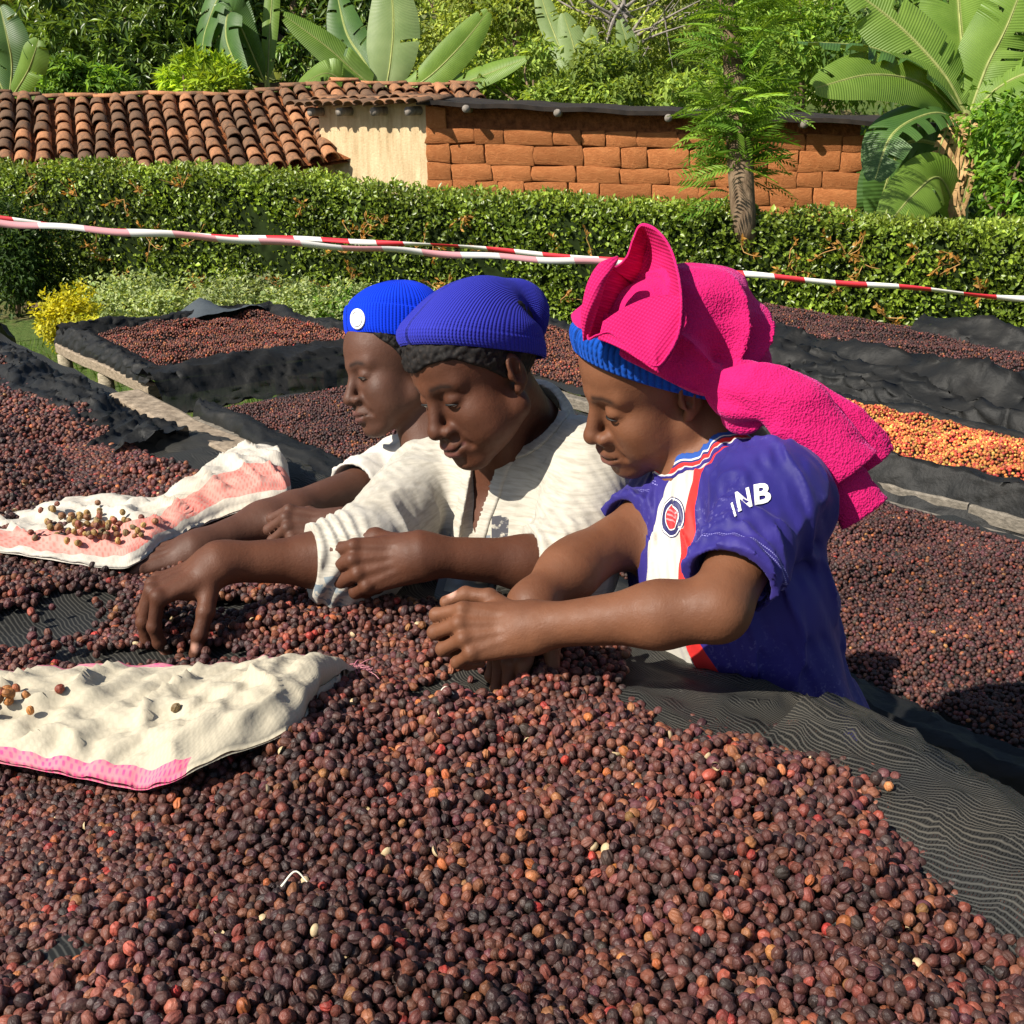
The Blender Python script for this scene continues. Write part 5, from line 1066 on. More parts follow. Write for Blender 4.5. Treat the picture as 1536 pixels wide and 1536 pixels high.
class Person:
    """joints are world points; body frame from the shoulders and the spine"""
    def __init__(s, J, headc, hf, hu, hs, opts, hands, arm_r, sex=0):
        s.J = J; s.HM = frame(hf, hu); s.hc = np.asarray(headc, float); s.hs = hs; s.o = opts; s.hands = hands; s.ar = arm_r
        mid = (J['shL'] + J['shR']) / 2; up = unit(mid - J['hip']); right = J['shR'] - J['shL']; right = unit(right - up * (right @ up))
        fwd = np.cross(up, right); s.B = np.stack([right, fwd, up], 1); s.mid = mid
    def head_local(s, v): return ((np.asarray(v, np.float32) - s.hc.astype(np.float32)) @ s.HM.astype(np.float32)) / s.hs
    def hw(s, q): return s.hc + (np.asarray(q, float) * s.hs) @ s.HM.T
    def torso_prims(s, F, g=0.0, k=.06, neck=True):
        J = s.J; B = s.B; up = B[:, 2]; fw = B[:, 1]; L = np.linalg.norm(s.mid - J['hip'])
        c = lambda t, f, x=0: J['hip'] + (s.mid - J['hip']) * t + fw * f + B[:, 0] * x
        F.addell(c(.74, .012), (.150 + g, .095 + g, .150 + g), k, B)
        F.addell(c(.66, .035), (.125 + g, .085 + g, .100 + g), k, B)
        F.addell(c(.38, .005), (.130 + g, .088 + g, .150 + g), k, B)
        F.addell(c(.05, -.005), (.150 + g, .105 + g, .140 + g), k, B)
        F.addcap(c(.985, -.012, -.10), c(.985, -.012, .10), .052 + g, .052 + g, k)
        F.addcap(J['shL'], c(.98, -.01, -.08), .052 + g, .055 + g, k); F.addcap(J['shR'], c(.98, -.01, .08), .052 + g, .055 + g, k)
        
        if neck: F.addcap(c(.95, -.02), J['neck'], .070 + g, .052 + g, k * .7)
    def body_field(s):
        F = Field(); J = s.J
        s.torso_prims(F, 0.0)
        hb = s.hw((0, -.030, -.030)); nb = J['neck']
        F.addcap(nb, s.hw((0, -.026, -.045)), .050 * s.hs, .048 * s.hs, .025)
        F.addcap(s.mid + s.B[:, 1] * .015 - s.B[:, 2] * .03, s.hw((0, -.002, -.066)), .044 * s.hs, .036 * s.hs, .025)
        for sd in 'LR':
            sh, el, wr = J['sh' + sd], J['el' + sd], J['wr' + sd]; a = s.ar
            F.addcap(sh, el, a[0], a[1], .05)
            m = el + (wr - el) * .30
            F.addcap(el, m, a[1] * .93, a[2], .025); F.addcap(m, wr, a[2], a[3], .03)
            bk = unit(unit(el - sh) - unit(wr - el))
            F.addcap(el + bk * .008, el + bk * .014, a[1] * .66, a[1] * .48, .016)
            h = s.hands.get(sd)
            if h is not None:
                F.addcap(wr, h.o + h.M @ np.array((0, .012, 0)), a[3], .023 * h.sc, .03, h.M[:, 2], .80)
                F.add(h.c, h.r, h.sdf, .016)
        F.add(s.hw((0, 0, 0)), .15 * s.hs, lambda p: head_sdf(s.head_local(p), s.o) * s.hs, .014)
        return F
    def build_body(s, name, mat, par, h=.0026, zmin=None):
        F = s.body_field(); lo = np.min([g[0] - g[1] for g in F.g], 0) - .01; hi = np.max([g[0] + g[1] for g in F.g], 0) + .01
        if zmin is not None: lo[2] = max(lo[2], zmin)
        V, Q = mesh_sdf(F, lo, hi, h)
        q = s.head_local(V); a = np.abs(q[:, 0]); p = q.copy(); p[:, 0] = a
        front = (q[:, 1] > .04)
        sm = s.o.get('smile', 0); mo = s.o.get('open', 0)
        lipd = np.minimum(np.minimum(cap(p, (0, .1005, -.0675), (.012, .0985, -.0675), .0062, .0055), cap(p, (.012, .0985, -.0675), (.0245, .0865, -.0735 + sm), .0055, .0020)),
                          np.minimum(cap(p, (0, .099, -.080 - mo), (.012, .096, -.0795 - mo), .0074, .0066), cap(p, (.012, .096, -.0795 - mo), (.0245, .0865, -.0740 + sm), .0066, .0020)))
        lip = np.clip(.7 - lipd / .0022, 0, 1) * front
        bz = .0200 + .10 * np.clip(a - .012, 0, .02) - .35 * np.clip(a - .034, 0, .03)
        brow = np.exp(-((q[:, 2] - bz) / .0042) ** 2) * np.clip((a - .010) / .006, 0, 1) * np.clip((.052 - a) / .008, 0, 1) * front * .85
        g = np.minimum(cap(p, (0, .1060, -.0732 - mo * .5), (.013, .1015, -.0735 - mo * .5), .001 + mo * .6, .001 + mo * .5), cap(p, (.013, .1015, -.0735), (.0255, .0905, -.0735 + sm), .001, .001))
        nos = ell(p, (.0072, .1010, -.0530), (.0048, .0062, .0036))
        cr = np.maximum(np.clip(1 - g / .0022, 0, 1), np.clip(1 - nos / .002, 0, 1)) * front
        nail = np.zeros(len(V), np.float32)
        for hd in s.hands.values(): nail = np.maximum(nail, hd.nail_mask(V))
        o = meshobj(name, V, Q, mat, par, attrs={'lip': lip, 'brow': brow, 'crease': cr, 'nail': nail})
        return o
    def eyes(s, par, opening=.004, low=-.0085, gaze=0.0, names=('eye',)):
        """almond eye patches lying on the lids, with a dark lash line"""
        for sx in (-1, 1):
            c = np.array((.0315, .0715, -.003)); rad = np.array((.0155, .0148, .0138))
            nu, nv = 17, 5; vs, ls = [], []
            for i in range(nu):
                t = i / (nu - 1); x = -1 + 2 * t
                az = math.radians(x * 50 + 6); wz = (1 - x * x) ** .8
                ztop = low + opening * wz * .55 - .0008 * x; zbot = low - opening * wz * .45 - .0008 * x
                for j in range(nv):
                    z = zbot + (ztop - zbot) * j / (nv - 1); sz = max(-.98, min(.98, (z - c[2] + 0.0) / rad[2])); ce = math.sqrt(1 - sz * sz)
                    vs.append(c + (rad + .0006) * np.array((math.sin(az) * ce, math.cos(az) * ce, sz)))
                z = ztop + .0004; sz = max(-.98, min(.98, (z - c[2]) / rad[2])); ce = math.sqrt(1 - sz * sz)
                ls.append(c + (rad + .0012) * np.array((math.sin(az) * ce, math.cos(az) * ce, sz)))
            vs = np.array(vs); ls = np.array(ls)
            f = grid_faces(nu, nv); cen = vs[f].mean(1)
            dark = (np.abs(cen[:, 0] - .0315 - gaze) < .0062).astype(int)
            if sx < 0: vs[:, 0] *= -1; ls[:, 0] *= -1; f = f[:, ::-1]
            e = meshobj('eye', s.hw(vs), f, None, par, mats=[EYE_WHITE, EYE_DARK], fmat=dark)
            tv, tf = tube_geo(ls, [.0004 + .0011 * math.sin(math.pi * (i + .5) / nu) for i in range(nu)], 6)
            meshobj('eyelash', s.hw(tv), tf, LASH, e)
def tube_geo(pts, rad, ns=8, closed=False):
    pts = np.asarray(pts, float); n = len(pts); rad = np.broadcast_to(rad, (n,))
    tg = np.gradient(pts, axis=0); tg /= np.linalg.norm(tg, axis=1, keepdims=True) + 1e-12
    u = unit(np.cross(tg[0], (0.31, 0.52, 0.8))); vs = []
    for i in range(n):
        u = u - tg[i] * (u @ tg[i]); u = u / np.linalg.norm(u); w = np.cross(tg[i], u)
        an = np.arange(ns) / ns * 2 * math.pi
        vs.append(pts[i] + rad[i] * (np.cos(an)[:, None] * u + np.sin(an)[:, None] * w))
    return np.concatenate(vs), grid_faces(n, ns, wrap_v=True)
def loft(sections):
    """sections: (n, m, 3) closed rings"""
    S = np.asarray(sections, float); n, m, _ = S.shape
    return S.reshape(-1, 3), grid_faces(n, m, wrap_v=True)

# ------------------------------------------------------------------ the three pickers
P1 = P2 = P3 = None
def fist(c=1.0): return [(.95 * c, 1.25 * c, .75 * c), (1.0 * c, 1.3 * c, .8 * c), (1.05 * c, 1.3 * c, .8 * c), (1.1 * c, 1.25 * c, .75 * c)]

def make_p1():
    J = dict(shL=W(1156, 744, 1.37), shR=W(1012, 766, 1.60), neck=W(1096, 684, 1.51), hip=W(1180, 1180, 1.52),
             elL=W(1076, 914, 1.235), wrL=W(800, 940, 1.30), elR=W(872, 842, 1.47), wrR=W(796, 905, 1.385))
    hands = dict(
        L=Hand(J['wrL'], camv(-1, -.06, .02), camv(.10, .42, .90), -1, [(.60, 1.25, .7), (.75, 1.35, .8), (.85, 1.35, .8), (.95, 1.25, .7)],
               [(.62, .75, -.10), (.25, .95, -.15), (-.25, .95, -.20)], scale=.98),
        R=Hand(J['wrR'], camv(-.35, -.85, .35), camv(-.5, .5, .70), 1, [(.5, .7, .4)] * 4, [(.6, .75, -.2), (.3, .9, -.3), (.1, .95, -.3)], scale=.95))
    return Person(J, W(982, 564, 1.50), camv(-.89, -.45, .10), camv(-.33, .78, .53), 1.07, dict(open=.0022, jaw=.004), hands, (.046, .0355, .0350, .0250))
def make_p2():
    J = dict(shL=W(885, 700, 1.70), shR=W(648, 722, 1.90), neck=W(792, 640, 1.80), hip=W(830, 1110, 1.86),
             elL=W(858, 850, 1.57), wrL=W(632, 833, 1.50), elR=W(540, 838, 1.575), wrR=W(328, 844, 1.495))
    hands = dict(
        L=Hand(J['wrL'], camv(-.98, -.16, .10), camv(.15, .22, .95), -1, [(.75, 1.3, .8), (.9, 1.35, .8), (.95, 1.35, .8), (1.0, 1.3, .7)],
               [(.45, .85, -.30), (.0, .95, -.45), (-.3, .9, -.4)], scale=1.04),
        R=Hand(J['wrR'], camv(-.86, -.40, .30), camv(-.25, .82, .52), 1, [(1.05, .40, .30), (.95, .40, .30), (.9, .5, .3), (.9, .6, .4)],
               [(.75, .55, -.55), (.35, .65, -.75), (.05, .55, -.85)], spread=(.16, .04, -.06, -.16), scale=1.05))
    return Person(J, W(716, 556, 1.63), camv(-.69, -.56, .46), camv(-.44, .80, .41), 1.06, dict(smile=.0062, jaw=.004, cheek=.004), hands, (.050, .040, .036, .0270))
def make_p3():
    J = dict(shL=W(745, 720, 1.88), shR=W(600, 712, 2.10), neck=W(672, 660, 2.02), hip=W(715, 1030, 2.08),
             elL=W(640, 815, 1.80), wrL=W(512, 790, 1.74), elR=W(440, 772, 1.86), wrR=W(292, 824, 1.735))
    hands = dict(
        L=Hand(J['wrL'], camv(-.97, .05, .15), camv(.05, .62, .78), -1, [(.8, 1.3, .8), (.9, 1.35, .8), (.95, 1.3, .8), (1.0, 1.3, .7)],
               [(.5, .8, -.25), (.1, .95, -.35), (-.2, .95, -.3)], scale=.98),
        R=Hand(J['wrR'], camv(-.95, -.20, .15), camv(-.10, .75, .62), 1, [(.55, .6, .4), (.6, .6, .4), (.65, .6, .4), (.7, .6, .4)],
               [(.75, .6, -.45), (.45, .8, -.55), (.2, .85, -.55)], scale=.98))
    return Person(J, W(595, 548, 2.00), camv(-.87, -.29, .40), camv(-.28, .93, .18), 1.0, dict(), hands, (.047, .038, .036, .0265))
# ------------------------------------------------------------------ clothes
def cloth_coords(s, V):
    q = (V - s.mid.astype(np.float32)) @ s.B.astype(np.float32)
    return q
def shirt_sdf(s, g, sleeves, neck_cut, folds, vneck=None, thick=.0035, neck=True):
    """sleeves: {side: (upto_upper, upto_fore, r_sh, r_el, r_end)}; returns field"""
    F = Field(); s.torso_prims(F, g, .05, neck)
    J = s.J; S = []
    for sd, (tu, tf, r0, r1, r2) in sleeves.items():
        sh, el, wr = J['sh' + sd], J['el' + sd], J['wr' + sd]
        e1 = sh + (el - sh) * min(1, tu); d1 = unit(el - sh)
        segs = [(sh, e1 if tf is None else el, r0, r1 if tf is not None else r2)]
        if tf is not None: e2 = el + (wr - el) * tf; segs.append((el, e2 + unit(wr - el) * .05, r1, r2)); end, dn = e2, unit(wr - el)
        else: segs[0] = (sh, e1 + d1 * .06, r0, r2); end, dn = e1, d1
        S.append((segs, end, dn))
    nb = J['neck']; nup = unit(s.hw((0, -.02, -.05)) - nb)
    def f(p, raw=False):
        d = F(p); inner = []; fo = folds(p)
        for segs, end, dn in S:
            e = None; i = None
            for (a, b, r1, r2) in segs:
                x = cap(p, a, b, r1, r2); e = x if e is None else smin(e, x, .03)
            pl = ((p - end.astype(np.float32)) @ dn.astype(np.float32))
            near = np.sqrt(((p - end.astype(np.float32)) ** 2).sum(1)) < .20
            e = e - fo; e = np.where(near, np.maximum(e, pl), e)
            a, b, r1, r2 = segs[-1]; rr = r2 - thick
            e = np.maximum(e, -cap(p, end - dn * .045, end + dn * .12, rr * .97, rr))
            inner.append(e)
        d = d - fo
        for e in inner: d = smin(d, e, .022)
        cut = cap(p, nb - nup * .035, nb + nup * .20, neck_cut[0], neck_cut[1])
        if vneck is not None:
            a, b, r1, r2 = vneck; cut = np.minimum(cut, cap(p, a, b, r1, r2))
        if raw: return d, cut
        return smax(d, -cut, .005)
    f.parts = lambda p: f(p, True)
    lo = np.min([g_[0] - g_[1] for g_ in F.g] + [np.minimum(end, s.J['shL']) - .09 for _, end, _ in S], 0) - .01
    hi = np.max([g_[0] + g_[1] for g_ in F.g] + [np.maximum(end, s.J['shL']) + .09 for _, end, _ in S], 0) + .01
    return f, lo, hi
def folds_fn(s, seed, amp, fine=1.0, axes=(1.0, 1.0, .35), freq=9):
    w1 = Waves(seed, freq, 7); w2 = Waves(seed + 1, freq * 2.4, 8); w0 = Waves(seed + 2, 3.5, 5)
    B = s.B.astype(np.float32); mid = s.mid.astype(np.float32); ax = np.array(axes, np.float32)
    def f(p):
        q = ((p - mid) @ B) * ax; q = q + .02 * np.stack([w0(q), w0(q + 3), w0(q + 7)], 1)
        r1 = 1 - np.abs(np.tanh(w1(q))) * 1.3; r2 = np.tanh(w2(q))
        return (amp * np.clip(r1, -.3, 1) + amp * .35 * fine * r2).astype(np.float32)
    return f
def build_shirt(s, name, mat, par, f, lo, hi, h=.0036, zmin=.55, extra=None):
    lo = lo.copy(); lo[2] = max(lo[2], zmin); V, Q = mesh_sdf(f, lo, hi, h)
    q = cloth_coords(s, V); at = {'bx': q[:, 0], 'by': q[:, 1], 'bz': q[:, 2]}
    if extra: at.update(extra(V))
    return meshobj(name, V, Q, mat, par, attrs=at)

def jersey_mat():
    m = MB('blue_jersey_fabric', 0.62, 0.25)
    bx = m.attr('bx'); by = m.attr('by'); bz = m.attr('bz'); sl = m.attr('sleeve'); hem = m.attr('hem')
    n = m.noise(6, 4); n2 = m.noise(160, 3, 0.7)
    c = m.mix(m.ramp(n, [(0.35, 0), (0.7, 1)]), (0.014, 0.011, 0.125), (0.036, 0.025, 0.19))
    # worn, dusty pilling on the flank and the shoulder
    c = m.mix(m.math('MULTIPLY', m.ramp(n2, [(0.56, 0), (0.68, 1)]), m.math('MULTIPLY', m.ramp(m.noise(5, 2), [(0.5, 0), (0.62, 1)]), 0.35)), c, (0.22, 0.20, 0.42))
    front = m.math('GREATER_THAN', by, 0.0)
    wob = m.math('ADD', bx, m.math('MULTIPLY', bz, -0.06))
    cx = m.math('ADD', wob, 0.016); ax = m.math('ABSOLUTE', cx); neg = m.math('LESS_THAN', cx, 0.0)
    def band(lo, hi):
        return m.math('MULTIPLY', m.math('MULTIPLY', m.math('GREATER_THAN', ax, lo), m.math('LESS_THAN', ax, hi)), front)
    lowc = m.math('GREATER_THAN', bz, -0.30)
    c = m.mix(m.math('MULTIPLY', band(-1, .034), lowc), c, (0.50, 0.475, 0.41))
    c = m.mix(m.math('MULTIPLY', m.math('MULTIPLY', band(.034, .052), lowc), neg), c, (0.60, 0.025, 0.02))
    # hem stitching of the sleeves
    for dd in (.020, .0245):
        st = m.math('LESS_THAN', m.math('ABSOLUTE', m.math('SUBTRACT', hem, dd)), .0007)
        dash = m.math('GREATER_THAN', m.math('SINE', m.math('MULTIPLY', m.attr('ang'), 130.0)), -.4)
        c = m.mix(m.math('MULTIPLY', st, m.math('MULTIPLY', dash, 0.8)), c, (0.30, 0.28, 0.62))
    
    m.color(c)
    h = m.math('ADD', m.math('MULTIPLY', m.noise(14, 4), 1.0), m.math('MULTIPLY', n2, 0.10)); h = m.math('ADD', h, m.math('MULTIPLY', m.noise(1.0, 2, .5, m.mapping(m.coord(), (30, 30, 9), (.3, .4, 0))), .9)); h = m.math('ADD', h, m.math('MULTIPLY', m.voro(900), .05))
    m.bump(h, 0.006, 0.38)
    m.b.inputs['Sheen Weight'].default_value = 0.12; m.b.inputs['Sheen Tint'].default_value = (.45, .4, .9, 1)
    return m.m
def tee_mat(name, c0, c1, streak=0.5, print_=False):
    m = MB(name, 0.82, 0.15)
    wv = m.mapping(m.coord(), (26, 26, 260), (0.2, 0.15, 0)); n = m.noise(1.0, 3, 0.6, wv); n1 = m.noise(5, 4)
    c = m.mix(m.math('MULTIPLY', m.ramp(n, [(0.42, 0), (0.66, 1)]), streak), c0, c1)
    c = m.mix(m.math('MULTIPLY', m.ramp(n1, [(0.55, 0), (0.8, 1)]), 0.5), c, (0.40, 0.34, 0.24))
    if print_:
        bx = m.attr('bx'); bz = m.attr('bz'); fr = m.math('GREATER_THAN', m.attr('by'), 0.0)
        def box(x0, x1, z0, z1):
            a = m.math('MULTIPLY', m.math('GREATER_THAN', bx, x0), m.math('LESS_THAN', bx, x1))
            return m.math('MULTIPLY', a, m.math('MULTIPLY', m.math('GREATER_THAN', bz, z0), m.math('LESS_THAN', bz, z1)))
        wear = m.ramp(m.noise(70, 3), [(0.40, 0), (0.48, 1)])
        for (b_, col) in ((box(-.074, -.048, -.105, -.050), (0.06, 0.06, 0.07)), (box(-.046, -.030, -.100, -.078), (0.16, 0.18, 0.20)),
                          (box(.040, .066, -.120, -.080), (0.14, 0.18, 0.21)), (box(.022, .036, -.105, -.070), (0.22, 0.26, 0.28)), (box(-.026, -.006, -.120, -.100), (0.20, 0.23, 0.26))):
            c = m.mix(m.math('MULTIPLY', m.math('MULTIPLY', b_, fr), wear), c, col)
    m.color(c)
    h = m.math('ADD', m.noise(22, 4), m.math('MULTIPLY', m.noise(1.0, 2, 0.5, m.mapping(m.coord(), (60, 60, 18))), 0.5))
    h = m.math('ADD', h, m.math('MULTIPLY', m.noise(500, 1), 0.05))
    m.bump(h, 0.006, 0.26); m.b.inputs['Sheen Weight'].default_value = 0.15
    return m.m
JERSEY = jersey_mat()
TEE = tee_mat('oatmeal_jersey_knit', (0.45, 0.42, 0.355), (0.31, 0.285, 0.235), 0.85, True)
WHITE_SHIRT = tee_mat('white_cotton', (0.52, 0.49, 0.44), (0.44, 0.41, 0.36), 0.35)

def sleeve_attr(s, sleeves):
    def fn(V):
        sl = np.zeros(len(V), np.float32); hem = np.full(len(V), 1.0, np.float32); ang = np.zeros(len(V), np.float32)
        for sd, (tu, tf, r0, r1, r2) in sleeves.items():
            sh, el = s.J['sh' + sd], s.J['el' + sd]; e = sh + (el - sh) * tu; d = unit(el - sh)
            t = (e - V) @ d; near = np.linalg.norm(V - e, axis=1) < .16
            axd = np.linalg.norm(np.cross(V - sh, d), axis=1)
            m = near & (axd < .085) & (t > -.01); sl[m] = np.clip(1.6 - t[m] / .12, 0, 1); hem[m] = t[m]
            u = unit(np.cross(d, (0, 0, 1.0))); w = np.cross(d, u); ang[m] = np.arctan2((V[m] - e) @ u, (V[m] - e) @ w)
        return {'sleeve': sl, 'hem': hem, 'ang': ang}
    return fn
def bvh_of(o):
    me = o.data; vs = [v.co.copy() for v in me.vertices]; return BVHTree.FromPolygons(vs, [tuple(p.vertices) for p in me.polygons])
def text_geo(body, size):
    cu = bpy.data.curves.new('lettering', 'FONT'); cu.body = body; cu.size = size; cu.resolution_u = 3; cu.offset = size * .034; cu.align_x = 'CENTER'
    ob = bpy.data.objects.new('lettering_tmp', cu); COL.objects.link(ob); dg = bpy.context.evaluated_depsgraph_get()
    me = bpy.data.meshes.new_from_object(ob.evaluated_get(dg)); bm = bmesh.new(); bm.from_mesh(me)
    bmesh.ops.triangulate(bm, faces=bm.faces); bmesh.ops.subdivide_edges(bm, edges=[e for e in bm.edges if e.calc_length() > size * .12], cuts=2)
    bmesh.ops.triangulate(bm, faces=bm.faces)
    v = np.array([x.co[:] for x in bm.verts]); f = [tuple(q.index for q in p.verts) for p in bm.faces]
    bm.free(); bpy.data.objects.remove(ob); bpy.data.meshes.remove(me); bpy.data.curves.remove(cu)
    return v, f
def project(bvh, o, x, y, n, v2, lift=.0026):
    """lay flat outline v2 (x,y) on a surface: from o along -n"""
    res = []
    for a in v2:
        st = o + x * a[0] + y * a[1]; h = bvh.ray_cast(Vector(st), Vector(-n)); 
        res.append(np.array(h[0]) + n * lift if h[0] is not None else st - n * .05)
    return np.array(res)
def disc2(r0, r1, n=28, sx=1.0, sy=1.0):
    a = np.arange(n) / n * 2 * math.pi; k = max(2, int((r1 - r0) / .002) + 1); rr = np.linspace(r0, r1, k); v = []
    for r in rr: v += [(math.cos(t) * r * sx, math.sin(t) * r * sy) for t in a]
    return np.array(v), grid_faces(k, n, wrap_v=True)

# hats ------------------------------------------------------------------------------
def section_loft(s, secs, m=96, n=64, wob=None, squarish=2.3):
    """secs: (y, z, tilt_deg, rx, ry) in head space; smooth in between"""
    S = catmull(np.array(secs, float), n); an = np.arange(m) / m * 2 * math.pi
    ca, sa = np.cos(an), np.sin(an); e = 2 / squarish
    cx = np.sign(sa) * np.abs(sa) ** e; cy = np.sign(ca) * np.abs(ca) ** e; out_ = []
    for i, (y, z, t, rx, ry) in enumerate(S):
        t = math.radians(t); k = 1 if wob is None else (1 + wob(an, i / (n - 1)))
        px = cx * rx * k; py = cy * ry * k
        out_.append(np.stack([px, y + py * math.cos(t), z + py * math.sin(t)], 1))
    V, Fc = loft(out_); V = s.hw(V)
    L = np.concatenate([[0], np.cumsum(np.linalg.norm(np.diff(np.array(out_)[:, 0], axis=0), axis=1))]); L = L / max(L[-1], 1e-6)
    uv = np.stack([np.tile(an / (2 * math.pi), n), np.repeat(L, m)], 1)
    return V, Fc, uv
def solid(o, t, off=-1.0):
    md = o.modifiers.new('thickness', 'SOLIDIFY'); md.thickness = t; md.offset = off; return o
def lower_body(s, root, mat, zground, name='trousers'):
    """simple trousers from the hips down to the ground, feet in sandals"""
    J = s.J; B = s.B; F = Field(); h = J['hip']; r = B[:, 0]; fw = unit(np.array([B[0, 1], B[1, 1], 0])); rr = unit(np.array([r[0], r[1], 0]))
    base = np.array([h[0], h[1], 0])
    F.addell(h + np.array([0, 0, -.02]), (.165, .12, .15), .05, B)
    for k in (-1, 1):
        hip = h + rr * k * .085 - np.array([0, 0, .06]); kn = base + rr * k * .10 + fw * .02 + np.array([0, 0, zground + (h[2] - zground) * .5]); an = base + rr * k * .11 + np.array([0, 0, zground + .09])
        F.addcap(hip, kn, .088, .066, .04); F.addcap(kn, an, .066, .055, .03)
    lo = np.min([g[0] - g[1] for g in F.g], 0) - .02; hi = np.max([g[0] + g[1] for g in F.g], 0) + .02
    w = Waves(5, 7, 6); V, Q = mesh_sdf(lambda p: F(p) - .004 * np.tanh(w(p)).astype(np.float32), lo, hi, .012); meshobj(name, V, Q, mat, root)
    for k in (-1, 1):
        a = base + rr * k * .11 + np.array([0, 0, zground]); g = Field()
        g.addcap(a + np.array([0, 0, .035]) - fw * .04, a + fw * .16 + np.array([0, 0, .02]), .036, .030, .02); g.addcap(a + np.array([0, 0, .04]), a + np.array([0, 0, .10]), .034, .036, .02)
        lo = np.min([x[0] - x[1] for x in g.g], 0) - .01; hi = np.max([x[0] + x[1] for x in g.g], 0) + .01; lo[2] = zground
        V, Q = mesh_sdf(lambda p: np.maximum(g(p), zground + .002 - p[:, 2]), lo - .012, hi, .008); meshobj('shoe', V, Q, MATS['shoe_rubber'], root)
plain('shoe_rubber', (0.03, 0.03, 0.035), 0.6); plain('trouser_cloth', (0.05, 0.06, 0.08), 0.85); plain('skirt_cloth', (0.10, 0.05, 0.06), 0.85)
GZ = -0.42
# ---- woman in the blue jersey and the pink wrap -------------------------------------
P1 = make_p1(); R1 = empty('person', tuple(np.append(P1.J['hip'][:2], GZ)))
tag(R1, 'person in blue football jersey with bright pink jacket wrapped on head, sorting cherries', 'person')
B1 = P1.build_body('body', SKIN1, R1, zmin=.80); P1.eyes(B1, .0038, -.0095)
sl1 = dict(L=(.78, None, .058, .054, .053), R=(.48, None, .062, .058, .056))
f1, lo1, hi1 = shirt_sdf(P1, .013, sl1, (.066, .082), folds_fn(P1, 21, .0075), neck=False)
S1 = build_shirt(P1, 'jersey', JERSEY, R1, f1, lo1, hi1, .0034, .62, sleeve_attr(P1, sl1))
lower_body(P1, R1, MATS['skirt_cloth'], GZ)
BV1 = bvh_of(S1)
WHITE_PRINT = plain('white_print', (0.80, 0.79, 0.76), 0.5); NAVY_PRINT = plain('navy_print', (0.02, 0.02, 0.09), 0.5); RED_PRINT = plain('red_print', (0.62, 0.03, 0.035), 0.5); BLUE_PRINT = plain('collar_blue', (0.03, 0.09, 0.34), 0.7)
PALE_RED = plain('pink_print', (0.62, 0.22, 0.24), 0.5)
def sleeve_letters():
    c = W(1129, 742, 1.0); n = unit(CAM - W(1129, 742, 1.37)); x = unit(camv(.985, .17, 0)); x = unit(x - n * (x @ n)); y = np.cross(n, x)
    o = W(1118, 748, 1.37) + n * .22
    for ch, dx, dy, tw, sz in (('B', .0205, .003, .0, .033), ('N', -.0015, .000, .15, .031), ('I', -.0150, -.010, .35, .022)):
        v, f = text_geo(ch, sz); v = v[:, :2] - np.array([0, sz * .34]); v = v * np.array([1.12, 1.0]); v[:, 0] += v[:, 1] * .12
        cs, sn = math.cos(tw), math.sin(tw); v = v @ np.array([[cs, sn], [-sn, cs]]); v[:, 0] *= (1.0 if ch == 'B' else .72 if ch == 'N' else .6)
        g = project(BV1, o, x, y, n, v + np.array([dx, dy])); meshobj('sleeve_letter', g, f, WHITE_PRINT, S1)
sleeve_letters()
def crest():
    n = unit(P1.B[:, 1] * .8 + camv(0, 0, 1) * .9); o = W(992, 782, 1.40) + n * .18; x = unit(np.cross((0, 0, 1), n)) ; y = np.cross(n, x)
    for r0, r1, mt, lift in ((.0, .0265, NAVY_PRINT, .0010), (.0235, .0250, WHITE_PRINT, .0016), (.0, .0165, RED_PRINT, .0016), (.0155, .0168, WHITE_PRINT, .0020)):
        v, f = disc2(max(r0, .0003), r1, sx=.92, sy=1.0); meshobj('crest', project(BV1, o, x, y, n, v, lift), f, mt, S1)
    for k in (-1, 0, 1):                         # pale rays inside the ring
        t = np.linspace(0, 1, 8); v = np.concatenate([np.stack([-.012 + .024 * t, k * .006 + .004 * t - .0012], 1), np.stack([-.012 + .024 * t, k * .006 + .004 * t + .0012], 1)])
        f = [(i, i + 1, 9 + i, 8 + i) for i in range(7)]; meshobj('crest_stroke', project(BV1, o, x, y, n, v, .0024), f, PALE_RED, S1)
crest()
def collar(s, shirt, bv, r=.066, front_drop=.060, width=.030, cols=None, lift=0.0):
    nb = s.J['neck']; nup = unit(s.hw((0, -.02, -.05)) - nb); B = s.B; m = 72; k = len(cols) * 3
    fw = unit(B[:, 1] - nup * (B[:, 1] @ nup)); rt = np.cross(fw, nup); V = []
    for j in range(k + 1):
        v = j / k
        for i in range(m):
            a = 2 * math.pi * i / m + .0; c = math.cos(a)                 # c = 1 in front
            dip = front_drop * max(0, c) ** 1.6; rr = (r + .004 + .020 * v ** .8) * (1 - .06 * c)
            z = .020 + lift - dip - width * v ** 1.3 + .008 * math.sin(math.pi * min(1, v * 2)) - .012 * max(0, c)
            V.append(nb + nup * z + fw * (rr * c + .010 * max(0, c)) + rt * rr * math.sin(a))
    V = np.array(V); f = grid_faces(k + 1, m, wrap_v=True)
    # open in front: leave out the faces round angle 0
    keep = []; fm = []
    for q in f:
        i = q[0] % m; 
        if min(i, m - 1 - i) < 2: continue
        keep.append(q); fm.append(min(len(cols) - 1, (q[0] // m) // 3))
    o = meshobj('collar', V, np.array(keep), None, shirt, mats=cols, fmat=fm); solid(o, .0025, 0.0); return o
def collar_sdf(p):
    d0, cut = f1.parts(p)
    return np.maximum(np.maximum(d0 - .0040 - .013 * np.clip(1 - cut / .022, 0, 1), -(d0 + .004)), np.maximum(cut - .026, -cut - .002))
